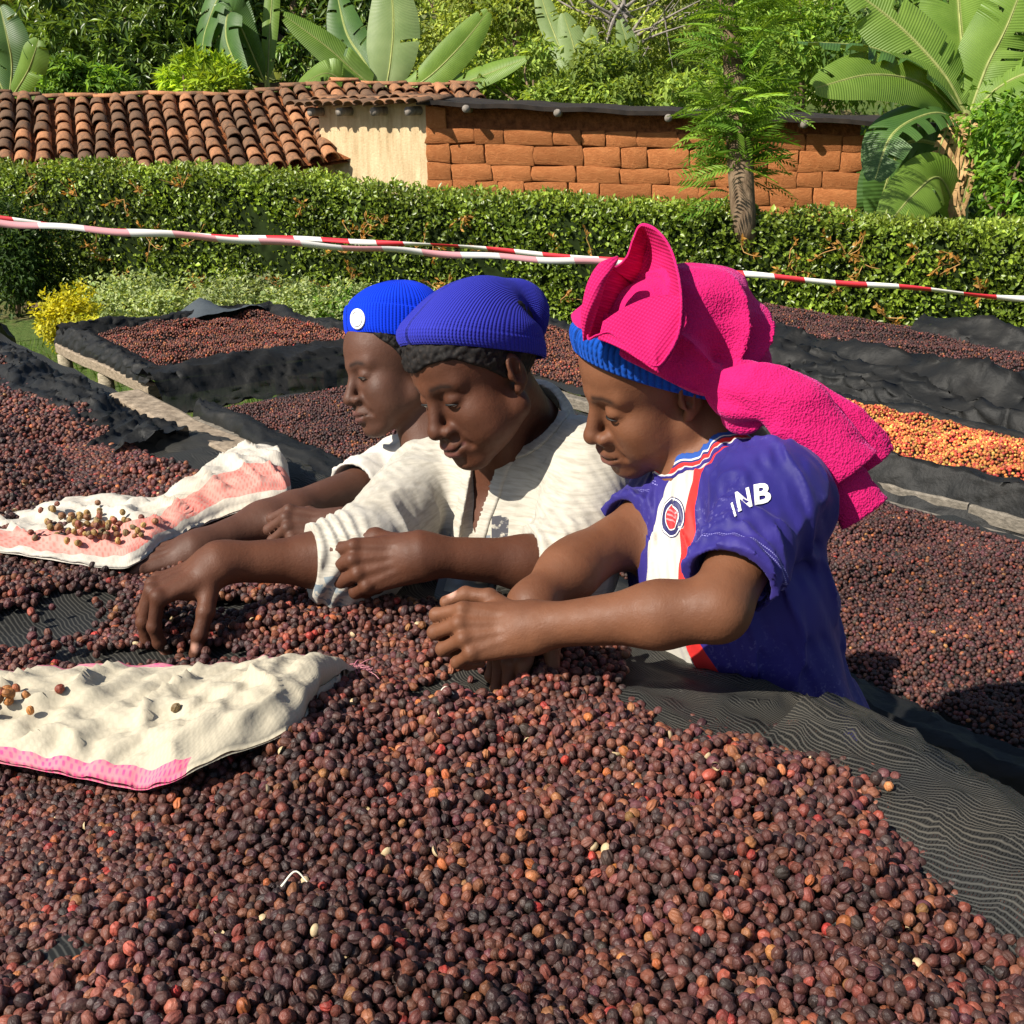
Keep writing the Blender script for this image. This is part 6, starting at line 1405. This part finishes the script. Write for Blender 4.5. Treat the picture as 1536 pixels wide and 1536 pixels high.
def collar_mat():
    m = MB('striped_collar_rib', .75, .2); cd = m.attr('cd'); c = m.ramp(m.math('MULTIPLY', cd, 1 / .027), [(0, (.02, .07, .30)), (.36, (.62, .60, .56)), (.46, (.03, .03, .12)), (.58, (.56, .025, .025)), (.80, (.50, .48, .44)), (.90, (.03, .02, .16))], 'CONSTANT'); m.color(c); m.bump(m.noise(300, 2), .001, .5); return m.m
V, Q = mesh_sdf(collar_sdf, P1.J['neck'] - .15, P1.J['neck'] + .15, .0026)
meshobj('collar', V, Q, collar_mat(), S1, attrs={'cd': np.maximum(f1.parts(V.astype(np.float32))[1], 0)})
# knitted band under the wrap
V, Fc, uv = section_loft(P1, [(-.002, .004, 40, .0770, .1130), (-.006, .017, 40, .0800, .1170), (-.010, .029, 39, .0800, .1165), (-.014, .038, 38, .0770, .1110), (-.020, .044, 36, .0680, .0940), (-.026, .050, 34, .050, .068), (-.030, .056, 32, .026, .036), (-.030, .058, 32, .004, .005)], 120, 50)
H1 = meshobj('knit_hat', V, Fc, KNIT_BAND, R1, uv=uv); solid(H1, .004, 1.0)

# ---- person in the oatmeal shirt and violet beanie ----------------------------------
P2 = make_p2(); R2 = empty('person', tuple(np.append(P2.J['hip'][:2], GZ)))
tag(R2, 'person in cream long-sleeved shirt and slouchy violet-blue beanie, looking down with a smile', 'person')
B2 = P2.build_body('body', SKIN2, R2, zmin=.80); P2.eyes(B2, .0046, -.0085)
sl2 = dict(L=(1, .30, .072, .060, .050), R=(1, .36, .074, .062, .046))
chest = P2.mid + P2.B[:, 1] * .150 - P2.B[:, 2] * .100
ff2 = folds_fn(P2, 31, .0070, .5, (1, 1, .5), 7)
def cuff_folds(p):
    d = ff2(p)
    for sd in 'LR':
        el, wr = P2.J['el' + sd], P2.J['wr' + sd]; ax = unit(wr - el); e = el + (wr - el) * (.36 if sd == 'R' else .30)
        v = p - e.astype(np.float32); t = v @ ax.astype(np.float32); near = np.exp(-((t + .03) / .045) ** 2) * (np.sqrt((v * v).sum(1)) < .13)
        wv = np.sin(t * 2 * math.pi / .021 + 3 * np.sin(v @ np.array([31., 17, 40], np.float32)))
        d = np.maximum(d, -.002) + near * (.0032 * (wv + 1) if sd == 'R' else .0010 * (wv + 1))
    return d.astype(np.float32)
f2, lo2, hi2 = shirt_sdf(P2, .020, sl2, (.064, .080), cuff_folds, vneck=(P2.J['neck'] + P2.B[:, 1] * .075 - P2.B[:, 2] * .01, chest, .044, .012), thick=.0060)
S2 = build_shirt(P2, 'shirt', TEE, R2, f2, lo2, hi2, .0036, .60)
lower_body(P2, R2, MATS['trouser_cloth'], GZ)
BV2 = bvh_of(S2)
def neck_band_sdf(p):
    d0, cut = f2.parts(p)
    return np.maximum(np.maximum(d0 - .0042, -(d0 + .004)), np.maximum(cut - .016, -cut - .002))
V, Q = mesh_sdf(neck_band_sdf, P2.J['neck'] - .20, P2.J['neck'] + .16, .0034)
meshobj('neck_band', V, Q, TEE, S2, attrs={'bx': V[:, 0] * 0 + 1, 'by': V[:, 0] * 0, 'bz': V[:, 0] * 0})
# violet beanie
def wob2(an, t):
    return .035 * np.sin(3 * an + 6 * t) * max(0, t - .35) + .02 * np.sin(7 * an - 9 * t) * max(0, t - .3) + (.012 if .02 < t < .17 else 0)
V, Fc, uv = section_loft(P2, [(-.009, .025, 35, .0800, .1060), (-.012, .037, 35, .0825, .1085), (-.020, .050, 35, .0830, .1050), (-.032, .060, 36, .0785, .0955), (-.052, .068, 48, .0680, .0760),
                              (-.078, .066, 70, .0530, .0540), (-.098, .053, 94, .0420, .0410), (-.113, .038, 110, .0465, .0430), (-.122, .020, 124, .0430, .0390), (-.120, .006, 134, .0290, .0260), (-.113, .002, 138, .003, .003)], 120, 130, wob2)
H2 = meshobj('beanie', V, Fc, KNIT_PURPLE, R2, uv=uv); solid(H2, .0045, 0.0)
def hair(s, root, zf, zb, low, seed=3, thick=.0075, top=1.0):
    """close-cropped hair: a fuzzy skull shell above a hairline"""
    w = Waves(seed, 60, 14); w2 = Waves(seed + 1, 130, 14); w3 = Waves(seed + 2, 12, 6)
    def f(p):
        q = s.head_local(p); a = np.abs(q[:, 0])
        d = ell(q, (0, -.014, .034), (.0735, .093, .083)); d = smin(d, ell(q, (0, .032, .036), (.060, .056, .058)), .03)
        d = d - thick - .0009 * w(q) - .0007 * w2(q)
        hl = np.interp(q[:, 1], [-.12, -.06, -.02, .005, .03, .06, .10], low) + .003 * w3(q)
        return (np.maximum(smax(d, hl - q[:, 2], .006), q[:, 2] - top) * s.hs).astype(np.float32)
    V, Q = mesh_sdf(f, s.hc - .16, s.hc + .16, .0024); return meshobj('hair', V, Q, HAIR, root)
hair(P2, R2, 0, 0, [-.065, -.060, -.030, -.012, .020, .046, .056], thick=.006, top=.090)
# ---- person in the white shirt and bright blue beanie -------------------------------
P3 = make_p3(); R3 = empty('person', tuple(np.append(P3.J['hip'][:2], GZ)))
tag(R3, 'person in white short-sleeved shirt and bright blue beanie with round white badge', 'person')
B3 = P3.build_body('body', SKIN3, R3, h=.0028, zmin=.80); P3.eyes(B3, .0050, -.0075)
sl3 = dict(L=(.8, None, .064, .060, .060), R=(.47, None, .064, .060, .057))
f3, lo3, hi3 = shirt_sdf(P3, .014, sl3, (.060, .072), folds_fn(P3, 41, .0055))
S3 = build_shirt(P3, 'shirt', WHITE_SHIRT, R3, f3, lo3, hi3, .0042, .60)
lower_body(P3, R3, MATS['trouser_cloth'], GZ)
collar(P3, S3, None, r=.062, front_drop=.045, width=.034, cols=[WHITE_SHIRT, WHITE_SHIRT])
V, Fc, uv = section_loft(P3, [(-.016, .042, 22, .0785, .0950), (-.018, .052, 22, .0815, .0985), (-.024, .074, 21, .0835, .0995), (-.029, .092, 20, .0820, .0970), (-.030, .095, 20, .0775, .0920), (-.034, .112, 17, .0720, .0840), (-.041, .134, 14, .0520, .0600), (-.046, .146, 12, .0250, .0290), (-.047, .149, 12, .003, .003)], 120, 80)
H3 = meshobj('beanie', V, Fc, KNIT_BRIGHT, R3, uv=uv); solid(H3, .004, 0.0)
BVH3 = bvh_of(H3)
n = unit(P3.HM @ np.array((-.50, .86, .10))); o = P3.hw((-.044, .070, .098)) + n * .10; x = unit(np.cross(n, P3.HM[:, 2])); y = np.cross(x, n)
v, f = disc2(.0003, .0185); o2 = meshobj('badge', project(BVH3, o, x, y, n, v, .003), f, WHITE_PRINT, H3); solid(o2, .002, 0)
v, f = disc2(.0125, .0135); o2 = meshobj('badge_ring', project(BVH3, o, x, y, n, v, .0048), f, plain('badge_grey', (.10, .11, .14)), H3)
hair(P3, R3, 0, 0, [-.065, -.060, -.030, -.008, .040, .085, .095], 13, .005)
hair(P1, R1, 0, 0, [-.065, -.062, -.045, .006, .050, .095, .10], 23, .003, .03)
# ------------------------------------------------------------------ pink jacket tied round the head
def pink_mat(name='pink_fleece', dark=1.0, scale=1.0):
    m = MB(name, 0.88, 0.12)
    n = m.noise(30, 4); c = m.mix(n, (0.47 * dark, 0.007, 0.098), (0.57 * dark, 0.014, 0.138))
    c = m.mix(m.math('MULTIPLY', m.ramp(m.noise(220, 2), [(0.55, 0), (0.75, 1)]), 0.35), c, (0.42 * dark, 0.004, 0.085))
    c = m.mix(m.math('MULTIPLY', m.ramp(m.noise(7, 3), [(0.62, 0), (0.8, 1)]), 0.35), c, (0.42, 0.03, 0.12))
    m.color(c)
    h = m.math('ADD', m.math('MULTIPLY', m.noise(260, 2, 0.7), 0.7), m.math('MULTIPLY', m.voro(330), 0.8))
    h = m.math('ADD', h, m.math('MULTIPLY', m.noise(24, 3), 1.6))
    m.bump(h, 0.0035, 0.6)
    m.b.inputs['Sheen Weight'].default_value = 0.3; m.b.inputs['Sheen Roughness'].default_value = 0.4; m.b.inputs['Sheen Tint'].default_value = (1, .25, .75, 1)
    return m.m
PINK = pink_mat()
def waffle_mat():
    m = MB('pink_waffle_lining', 0.85, 0.15)
    mp = m.mapping(m.coord(), (210, 210, 210), (0.5, 0.3, 0.6)); sx = m.n('SeparateXYZ'); m.l(mp, sx.inputs[0])
    a = m.math('MULTIPLY', m.math('SINE', m.math('MULTIPLY', sx.outputs[0], 5.0)), m.math('SINE', m.math('MULTIPLY', sx.outputs[2], 5.0)))
    c = m.mix(m.ramp(a, [(0.0, 0), (0.6, 1)]), (0.44, 0.007, 0.090), (0.54, 0.015, 0.125)); m.color(c); m.bump(a, 0.0009, 0.6); return m.m
WAFFLE = waffle_mat()
def build_wrap():
    s = P1; HM = s.HM.astype(np.float32); K = W(1118, 612, 1.40); axv = unit(K - s.hc); e1 = unit(np.cross(axv, (0, 0, 1))); e2 = np.cross(axv, e1)
    CUP = W(950, 428, 1.39); wn = Waves(77, 14, 8); wb = Waves(78, 6, 6)
    path = catmull([W(1085, 588, 1.405), W(1140, 588, 1.375), W(1190, 612, 1.365), W(1232, 655, 1.37), W(1275, 712, 1.375), W(1300, 748, 1.38)], 15)
    end = path[11]; dn = unit(path[12] - path[10]); side = unit(np.cross(dn, F_)); nrm = np.cross(side, dn)
    fold2 = catmull([W(1120, 560, 1.42), W(1195, 585, 1.405), W(1250, 622, 1.40), W(1290, 650, 1.40), W(1318, 690, 1.41)], 10)
    low = catmull([W(1232, 690, 1.385), W(1262, 722, 1.385), W(1296, 772, 1.39)], 6)
    e3 = low[-1]; d3 = unit(low[-1] - low[-2]); e4 = fold2[-1]; d4 = unit(np.array(fold2[-1]) - fold2[-3])
    RID = []; kl = s.head_local(K[None])[0]; C0 = np.array((0, -.040, .036)); R0 = np.array((.090, .118, .098))
    for (px, py, ra) in ((930, 505, .008), (975, 575, .010), (1030, 545, .011), (1135, 520, .012)):
        o_ = CAM; dv = unit(W(px, py, 1.4) - CAM); oq = s.head_local(o_[None])[0]; dq = (dv @ s.HM) / s.hs; A = ((dq / R0) ** 2).sum(); B_ = 2 * ((oq - C0) * dq / R0 ** 2).sum(); C_ = (((oq - C0) / R0) ** 2).sum() - 1; D_ = max(B_ * B_ - 4 * A * C_, 0); e_ = oq + dq * ((-B_ - math.sqrt(D_)) / (2 * A)); ps = []
        for t in np.linspace(.12, 1, 6):
            m_ = kl * (1 - t) + e_ * t; m_ = C0 + (m_ - C0) / np.sqrt((((m_ - C0) / R0) ** 2).sum()) * (1.0 if t > .2 else 1.02); ps.append(m_)
        RID.append((ra, ps))
    def f(p):
        q = s.head_local(p)
        d = ell(q, (0, -.040, .036), (.090, .118, .098))
        d = smin(d, ell(q, (.0, -.088, -.022), (.082, .072, .074)), .03)
        d = smin(d, ell(q, (0, .032, .068), (.085, .070, .056)), .03)
        v = p - K.astype(np.float32); th = np.arctan2(v @ e1.astype(np.float32), v @ e2.astype(np.float32)); r = np.sqrt((v * v).sum(1))
        fade = np.exp(-((r - .09) / .085) ** 2)
        ph = 9 * th + 1.4 * np.sin(3 * th + 1) + 10 * r
        fo = (1 - np.abs(np.sin(ph / 2)) ** .7 * 1.9) * .0135 * fade + .0026 * np.tanh(wn(q)) * np.clip(r / .1, 0, 1) + .0028 * wb(q)
        d = d - fo
        for (ra, pts_) in RID:
            for i in range(len(pts_) - 1): d = smin(d, cap(q, pts_[i], pts_[i + 1], ra * .85 * (1 - .10 * i), ra * .85 * (1 - .10 * (i + 1))), .019)
        cut = (q[:, 2] - 1.22 * q[:, 1] - .015 + .004 * np.sin(40 * q[:, 0] + 3)) * .60
        d = smax(d, -cut, .008)
        # inside: room for the head
        inn = ell(q, (0, -.020, .030), (.074, .094, .080)); d = np.maximum(d, -(inn + .004))
        d = smax(d, -np.maximum(ell(p, CUP, (.046, .085, .056)), .008 - np.minimum(ell(q, (0, -.014, .034), (.0735, .093, .083)), ell(q, (0, .032, .036), (.060, .056, .058)))), .006)
        # knot
        d = smin(d, ell(p, K, (.036, .030, .032)) - .004 * np.sin(5 * th).astype(np.float32), .012)
        # hanging sleeve
        sl = None
        for i in range(12):
            ra = .028 + .0165 * min(1, i / 6); rb = .028 + .0165 * min(1, (i + 1) / 6)
            x = cap(p, path[i], path[i + 1], ra, rb, nrm, .48); sl = x if sl is None else np.minimum(sl, x)
        sl = sl - .0035 * np.tanh(wn(q * .8))
        sl = np.maximum(sl, (p - end.astype(np.float32)) @ dn.astype(np.float32))
        hol = cap(p, end - dn * .035, end + dn * .05, .037, .039, nrm, .42); sl = np.maximum(sl, -hol)
        d = smin(d, sl, .010)
        g = None
        for i in range(9):
            x = cap(p, fold2[i], fold2[i + 1], .020 + .001 * i, .021 + .001 * i, nrm, .40); g = x if g is None else np.minimum(g, x)
        g = np.maximum(g - .003 * np.tanh(wn(q * .9 + 2)), (p - e4.astype(np.float32)) @ d4.astype(np.float32))
        g = np.maximum(g, -cap(p, e4 - d4 * .03, e4 + d4 * .05, .023, .024, nrm, .30))
        d = smin(d, g, .006)
        g = None
        for i in range(5):
            x = cap(p, low[i], low[i + 1], .034, .037, nrm, .40); g = x if g is None else np.minimum(g, x)
        g = np.maximum(g - .002 * np.tanh(wn(q * .7 + 5)), (p - e3.astype(np.float32)) @ d3.astype(np.float32))
        g = np.maximum(g, -cap(p, e3 - d3 * .04, e3 + d3 * .05, .030, .032, nrm, .26))
        d = np.minimum(d, g)
        return d.astype(np.float32)
    pts = np.concatenate([path, fold2, low, [s.hc]]); lo = np.minimum(pts.min(0) - .06, s.hc - .19); hi = np.maximum(pts.max(0) + .06, s.hc + .19)
    V, Q = mesh_sdf(f, lo, hi, .0030)
    wr = meshobj('head_wrap', V, Q, PINK, R1)
    # standing collar of the jacket: a double-walled open cup
    rim = np.array([W(*t) for t in ((962, 337, 1.440), (986, 346, 1.415), (1008, 378, 1.385), (1021, 435, 1.350), (1019, 495, 1.330), (1000, 535, 1.322), (982, 549, 1.320), (952, 530, 1.328), (918, 500, 1.345), (896, 503, 1.356),
                                    (882, 506, 1.366), (887, 462, 1.376), (896, 412, 1.392), (906, 393, 1.402), (921, 402, 1.418), (940, 386, 1.430), (950, 358, 1.438))])
    n = 150; rim = catmull_loop(rim, n); c = W(958, 462, 1.385); L = []
    t = np.arange(n) / n * 2 * math.pi; ww = Waves(91, 26, 8); w9 = Waves(92, 9, 6)
    def ring(k, cc, push, amp, thick=0.0):
        p = cc + (rim - c) * k; out_ = unit(CAM - c)
        p = p - out_ * push + (ww(p) * amp * .35 + w9(p) * amp)[:, None] * out_
        return p
    tc = W(985, 470, 1.43)
    for (k, cc, push, amp) in ((.62, tc, .05, 0), (.80, W(972, 466, 1.40), .028, .004), (.93, W(962, 464, 1.39), .010, .004), (1.0, c, .0010, .0018), (.995, c, -.0012, .0018), (.97, c, .0015, .0018),
                               (.90, c, .022, .006), (.76, W(955, 458, 1.385), .045, .010), (.56, W(952, 452, 1.385), .064, .010), (.28, W(950, 450, 1.385), .074, .004), (.02, W(950, 450, 1.385), .078, 0)):
        L.append(ring(k, cc, push, amp))
    L = np.array(L); m = 44; U = np.stack([catmull(L[:, j], m) for j in range(n)], 1)
    V2, F2 = loft(U); co = meshobj('jacket_collar', V2, F2, WAFFLE, wr)
    sub = co.modifiers.new('smooth', 'SUBSURF'); sub.levels = 0; sub.render_levels = 1
    up_ = np.array([W(*t) for t in ((905, 484, 1.362), (935, 464, 1.366), (972, 448, 1.366), (1003, 444, 1.362), (1026, 442, 1.358))]); lo_ = np.array([W(*t) for t in ((898, 508, 1.356), (940, 528, 1.334), (982, 556, 1.322), (988, 558, 1.321), (1006, 536, 1.326), (1030, 482, 1.345))])
    a_, b_ = catmull(up_, 60), catmull(lo_, 60); tt = np.linspace(0, 1, 30); out_ = unit(CAM - c); G = a_[:, None] * (1 - tt)[None, :, None] + b_[:, None] * tt[None, :, None]
    bul = (.004 * np.sin(np.pi * tt) ** .7)[None, :] + .0030 * np.sin(np.linspace(0, 9, 60)[:, None] + 5 * tt[None, :]) * tt[None, :]
    G = G + bul[..., None] * out_; lp = meshobj('lapel', G.reshape(-1, 3), grid_faces(60, 30), WAFFLE, wr); solid(lp, .004, 0.0)
    v, fc = tube_geo(G[:, 0], .0016, 6); meshobj('piping', v, fc, PINK, wr)
    fl = catmull([W(879, 510, 1.372), W(884, 470, 1.358), W(895, 425, 1.356), W(910, 396, 1.368), W(914, 388, 1.372)], 26); rings = []; rx = np.interp(np.linspace(0, 1, 26), [0, .3, .7, .93, 1], [.004, .0125, .0165, .013, .011]); an = np.arange(36) / 36 * 2 * math.pi; tilt = unit(camv(.94, .33, 0))
    for i in range(26): rings.append(fl[i] + tilt * (np.cos(an) * rx[i])[:, None] + out_ * (np.sin(an) * rx[i] * .75 + .0012 * np.sin(3 * an + i * .4))[:, None])
    for k in (.80, .78, .70): rings.append(fl[25 if k == .80 else 22 if k == .78 else 14] + tilt * (np.cos(an) * rx[25] * k)[:, None] + out_ * (np.sin(an) * rx[25] * k * .7)[:, None])
    vf, ff = loft(rings); meshobj('folded_edge', vf, ff, WAFFLE, wr)
    # piping on the rim and on a pocket seam
    v, fc = tube_geo(np.concatenate([U[13], U[13][:1]]), .0017, 6); meshobj('piping', v, fc, PINK, wr)
build_wrap()
# ------------------------------------------------------------------ woven sacks on the near bed
def sack_mat(name, base, stripe, sv):
    """woven plastic: fine plain weave, printed stripes along the two edges (v)"""
    m = MB(name, .72, .25); uv = m.coord('UV'); sx = m.n('SeparateXYZ'); m.l(uv, sx.inputs[0]); u, v = sx.outputs[0], sx.outputs[1]
    k = math.pi / .0052; a = m.math('SINE', m.math('MULTIPLY', u, k)); b = m.math('SINE', m.math('MULTIPLY', v, k)); wv = m.math('MULTIPLY', a, b)
    n = m.noise(9, 4); c = m.mix(m.ramp(n, [(.35, 0), (.7, 1)]), base, tuple(x * .84 for x in base)); c = m.mix(m.math('MULTIPLY', m.ramp(m.noise(3, 4), [(.55, 0), (.72, 1)]), .4), c, (.50, .38, .22))
    for (lo, hi, col, um) in sv:
        s = m.math('MULTIPLY', m.math('LESS_THAN', m.math('ADD', u, m.math('MULTIPLY', m.noise(12, 2), .02)), um), m.math('MULTIPLY', m.math('GREATER_THAN', v, lo), m.math('LESS_THAN', v, hi))); fade = m.ramp(m.noise(25, 3), [(.3, .72), (.6, 1)]); th = m.ramp(wv, [(.0, .72), (.7, 1)]); c = m.mix(m.math('MULTIPLY', s, m.math('MULTIPLY', fade, th)), c, col)
    c = m.mix(m.math('MULTIPLY', m.ramp(wv, [(.0, 1), (.25, 0)]), .14), c, tuple(x * .45 for x in base)); m.color(c)
    h = m.math('ADD', m.math('MULTIPLY', wv, .022), m.noise(26, 4, .6)); m.bump(h, .0055, .45); return m.m
def sack(label, back, front, hz_back, hz_front, bulge, mat, seed, vlen, crum=.010, frame_=None):
    """flat-lying empty sack: top layer between a back and a front outline (pixels on the bed), doubled underneath"""
    nu, nv = 110, 70; zb = lambda L, H: np.array([P(x, y, ZA + h) for (x, y), h in zip(L, H)])
    Bk = catmull(zb(back, hz_back), nu); Fr = catmull(zb(front, hz_front), nu); w1 = Waves(seed, 5, 8, 2, .4); w2 = Waves(seed + 1, 15, 9, 2, .4); w3 = Waves(seed + 2, 36, 9, 2, .3); bu = np.interp(np.linspace(0, 1, nu), np.linspace(0, 1, len(bulge)), bulge)
    U, Vv = np.meshgrid(np.linspace(0, 1, nu), np.linspace(0, 1, nv), indexing='ij'); p = Bk[:, None] * (1 - Vv[..., None]) + Fr[:, None] * Vv[..., None]
    A = p[..., :2].reshape(-1, 2) * (1.0, 1.6); r1 = ((1 - np.abs(np.tanh(1.6 * w1(A)))) ** 1.5).reshape(U.shape); r2 = np.tanh(w2(A)).reshape(U.shape); r3 = np.tanh(w3(A)).reshape(U.shape)
    env = np.clip(np.sin(np.pi * Vv), 0, 1) ** .55; z = bu[:, None] * env + crum * env * (1.5 * r1 + .45 * r2 + .12 * r3) + .003 * r2 * (1 - env)
    top = p.copy(); top[..., 2] += z; bot = p.copy(); bot[..., 2] += z * .25 - .007 * env - .003
    bot[..., 2] = np.maximum(bot[..., 2], ZA + .012); top[..., 2] = np.maximum(top[..., 2], bot[..., 2] + .002)
    lu = np.linalg.norm(Bk[-1] - Bk[0]); uv = np.stack([U.ravel() * lu, Vv.ravel() * vlen], 1); Vt = np.concatenate([top.reshape(-1, 3), bot.reshape(-1, 3)]); n = nu * nv; f = grid_faces(nu, nv)[:, ::-1]; fb = grid_faces(nu, nv) + n
    rim = [j for j in range(nv)] + [i * nv + nv - 1 for i in range(1, nu)] + [(nu - 1) * nv + j for j in range(nv - 2, -1, -1)] + [i * nv for i in range(nu - 2, 0, -1)]; rm = [(a, b, b + n, a + n) for a, b in zip(rim, rim[1:] + rim[:1])]
    o = meshobj('sack', Vt, np.concatenate([f, fb, np.array(rm)]), mat, uv=np.concatenate([uv, uv])); tag(o, label, 'sack', 'empty woven sacks on the near bed')
    return o, top
VL1 = .20
SK1 = sack_mat('woven_sack_cream', (.47, .42, .315), None, ((-.01, .013, (.62, .08, .22), .66), (.1885, .22, (.62, .05, .18), .50)))
s1, TOP1 = sack('cream woven sack with magenta edge stripes lying in front of the picking hands', [(-330, 1000), (-160, 1003), (0, 1006), (170, 1000), (330, 1000), (410, 994), (455, 986), (500, 990), (541, 1003)],
    [(-330, 1120), (-160, 1128), (0, 1142), (100, 1160), (195, 1180), (250, 1172), (330, 1135), (440, 1092), (468, 1048)], [.040, .040, .042, .044, .046, .050, .056, .055, .03], [.035, .035, .035, .035, .030, .045, .055, .055, .045], [.010, .014, .018, .022, .026, .030, .030, .026, .010], SK1, 401, VL1, .0105)
SK2 = sack_mat('woven_sack_white', (.52, .48, .41), None, ((.105, .150, (.62, .15, .12), 9.0),))
s2, TOP2 = sack('white woven sack with faded red band, a few yellow cherries on it', [(-300, 800), (-120, 786), (0, 775), (90, 752), (165, 744), (235, 752), (275, 738), (330, 695), (368, 676), (412, 678), (432, 705)],
    [(-300, 812), (-120, 815), (0, 826), (90, 840), (170, 850), (205, 842), (262, 806), (330, 775), (385, 758), (425, 748), (437, 735)], [.02, .02, .02, .025, .035, .03, .035, .05, .055, .055, .05], [.025] * 5 + [.03, .035, .04, .05, .055, .055], [.010, .010, .012, .014, .020, .026, .034, .040, .040, .030, .010], SK2, 405, .16, .0095)
def on_sack(TOP, cx, cy, n, seed, spread, name_lab, pal):
    """a few picked-out cherries lying on the cloth"""
    r = np.random.default_rng(seed); flat = TOP.reshape(-1, 3); u, v, z = project_px(flat); k = 0; pts = []
    while len(pts) < n and k < 4000:
        k += 1; x = cx + r.normal(0, spread[0]); y = cy + r.normal(0, spread[1])
        if x < -40: continue
        i = int(np.argmin((u - x) ** 2 + (v - y) ** 2)); p = flat[i] + np.array([r.normal(0, .003), r.normal(0, .003), .006])
        d = [np.linalg.norm(p[:2] - q[:2]) for q in pts]
        lift = .0
        if d and min(d) < .0105: lift = .0095 if r.uniform() < .4 else None
        if lift is None: continue
        p[2] += lift; pts.append(p)
    for p in pts:
        o = bpy.data.objects.new('coffee_cherry', NEARM[r.integers(0, 8)]); COL.objects.link(o); o.location = p; o.rotation_euler = r.uniform(0, 6.28, 3); s = r.uniform(.85, 1.1); o.scale = (s, s, s)
        o['col'] = [float(x) for x in pal[r.integers(len(pal))] * np.exp(r.normal(0, .2))]; tag(o, name_lab, 'coffee cherry', name_lab.split(',')[0])
YP = np.array([(.30, .19, .06), (.36, .23, .07), (.26, .12, .05), (.22, .07, .04), (.20, .14, .06)])
on_sack(TOP2, 150, 799, 62, 501, (34, 11), 'yellow-brown picked-out cherry piled on the white sack', YP); on_sack(TOP2, 95, 777, 12, 502, (18, 5), 'yellow-brown picked-out cherry piled on the white sack', YP)
on_sack(TOP1, 12, 1055, 16, 503, (22, 8), 'orange-brown cherry lying in a fold of the cream sack', YP * (1.1, .7, .6)); on_sack(TOP1, 258, 1067, 1, 504, (1, 1), 'single brown cherry alone on the middle of the cream sack', YP)
# frayed tip of the front sack, pale husk threads among the cherries, a dark phone-sized case by the hand
r = np.random.default_rng(9); tip = TOP1[-1, 6]; G = []
for k in range(16):
    a = tip + r.normal(0, .004, 3); e = a + np.array([r.uniform(.008, .028), r.uniform(-.02, .012), r.uniform(-.012, .008)]); G.append(tube_geo(catmull([a, (a + e) / 2 + r.normal(0, .004, 3), e], 6), .0005, 4))
v, f = join_geo(G); meshobj('frayed_threads', v, f, SK1, s1)
STRAW = plain('pale_straw', (.72, .66, .52), .6)
for (px, py, ln, lb) in ((655, 1046, .020, 'white thread lying on the bare net beside the sorting hands'), (422, 1330, .022, 'pale dry stalk curled on the cherries below the cream sack')):
    p = P(px, py, ZA + .052); e = p + np.array([ln, .004, .002]); m = (p + e) / 2 + (0, .007, .008); v, f = tube_geo(catmull([p, m, e], 12), np.linspace(.0012, .0006, 12), 6); tag(meshobj('straw', v, f, STRAW), lb, 'straw')
def phone():
    c = P(700, 880, ZA + .045); x = unit((.85, -.1, -.12)); z = unit((.05, -.45, .9)); y = np.cross(z, x); bm = bmesh.new(); bmesh.ops.create_cube(bm, size=1.0)
    for vv in bm.verts: vv.co = Vector((vv.co.x * .085, vv.co.y * .060, vv.co.z * .012))
    bmesh.ops.bevel(bm, geom=list(bm.edges), offset=.003, segments=2, affect='EDGES'); me = bpy.data.meshes.new('plastic_case'); bm.to_mesh(me); bm.free(); me.materials.append(plain('grey_plastic', (.09, .11, .12), .35)); me.transform(mat_axes(x, y, z, c)); o = bpy.data.objects.new('plastic_case', me); COL.objects.link(o); tag(o, 'dark grey plastic case lying at the bed edge below the smiling person', 'case')
    v, f = box_geo((0, 0, 0), (.060, .040, .002)); v = c + z * .0068 + v @ np.stack([x, y, z], 0); parent(meshobj('case_panel', v, f, plain('case_panel_grey', (.16, .19, .20), .3), None, smooth=False), o)
phone()
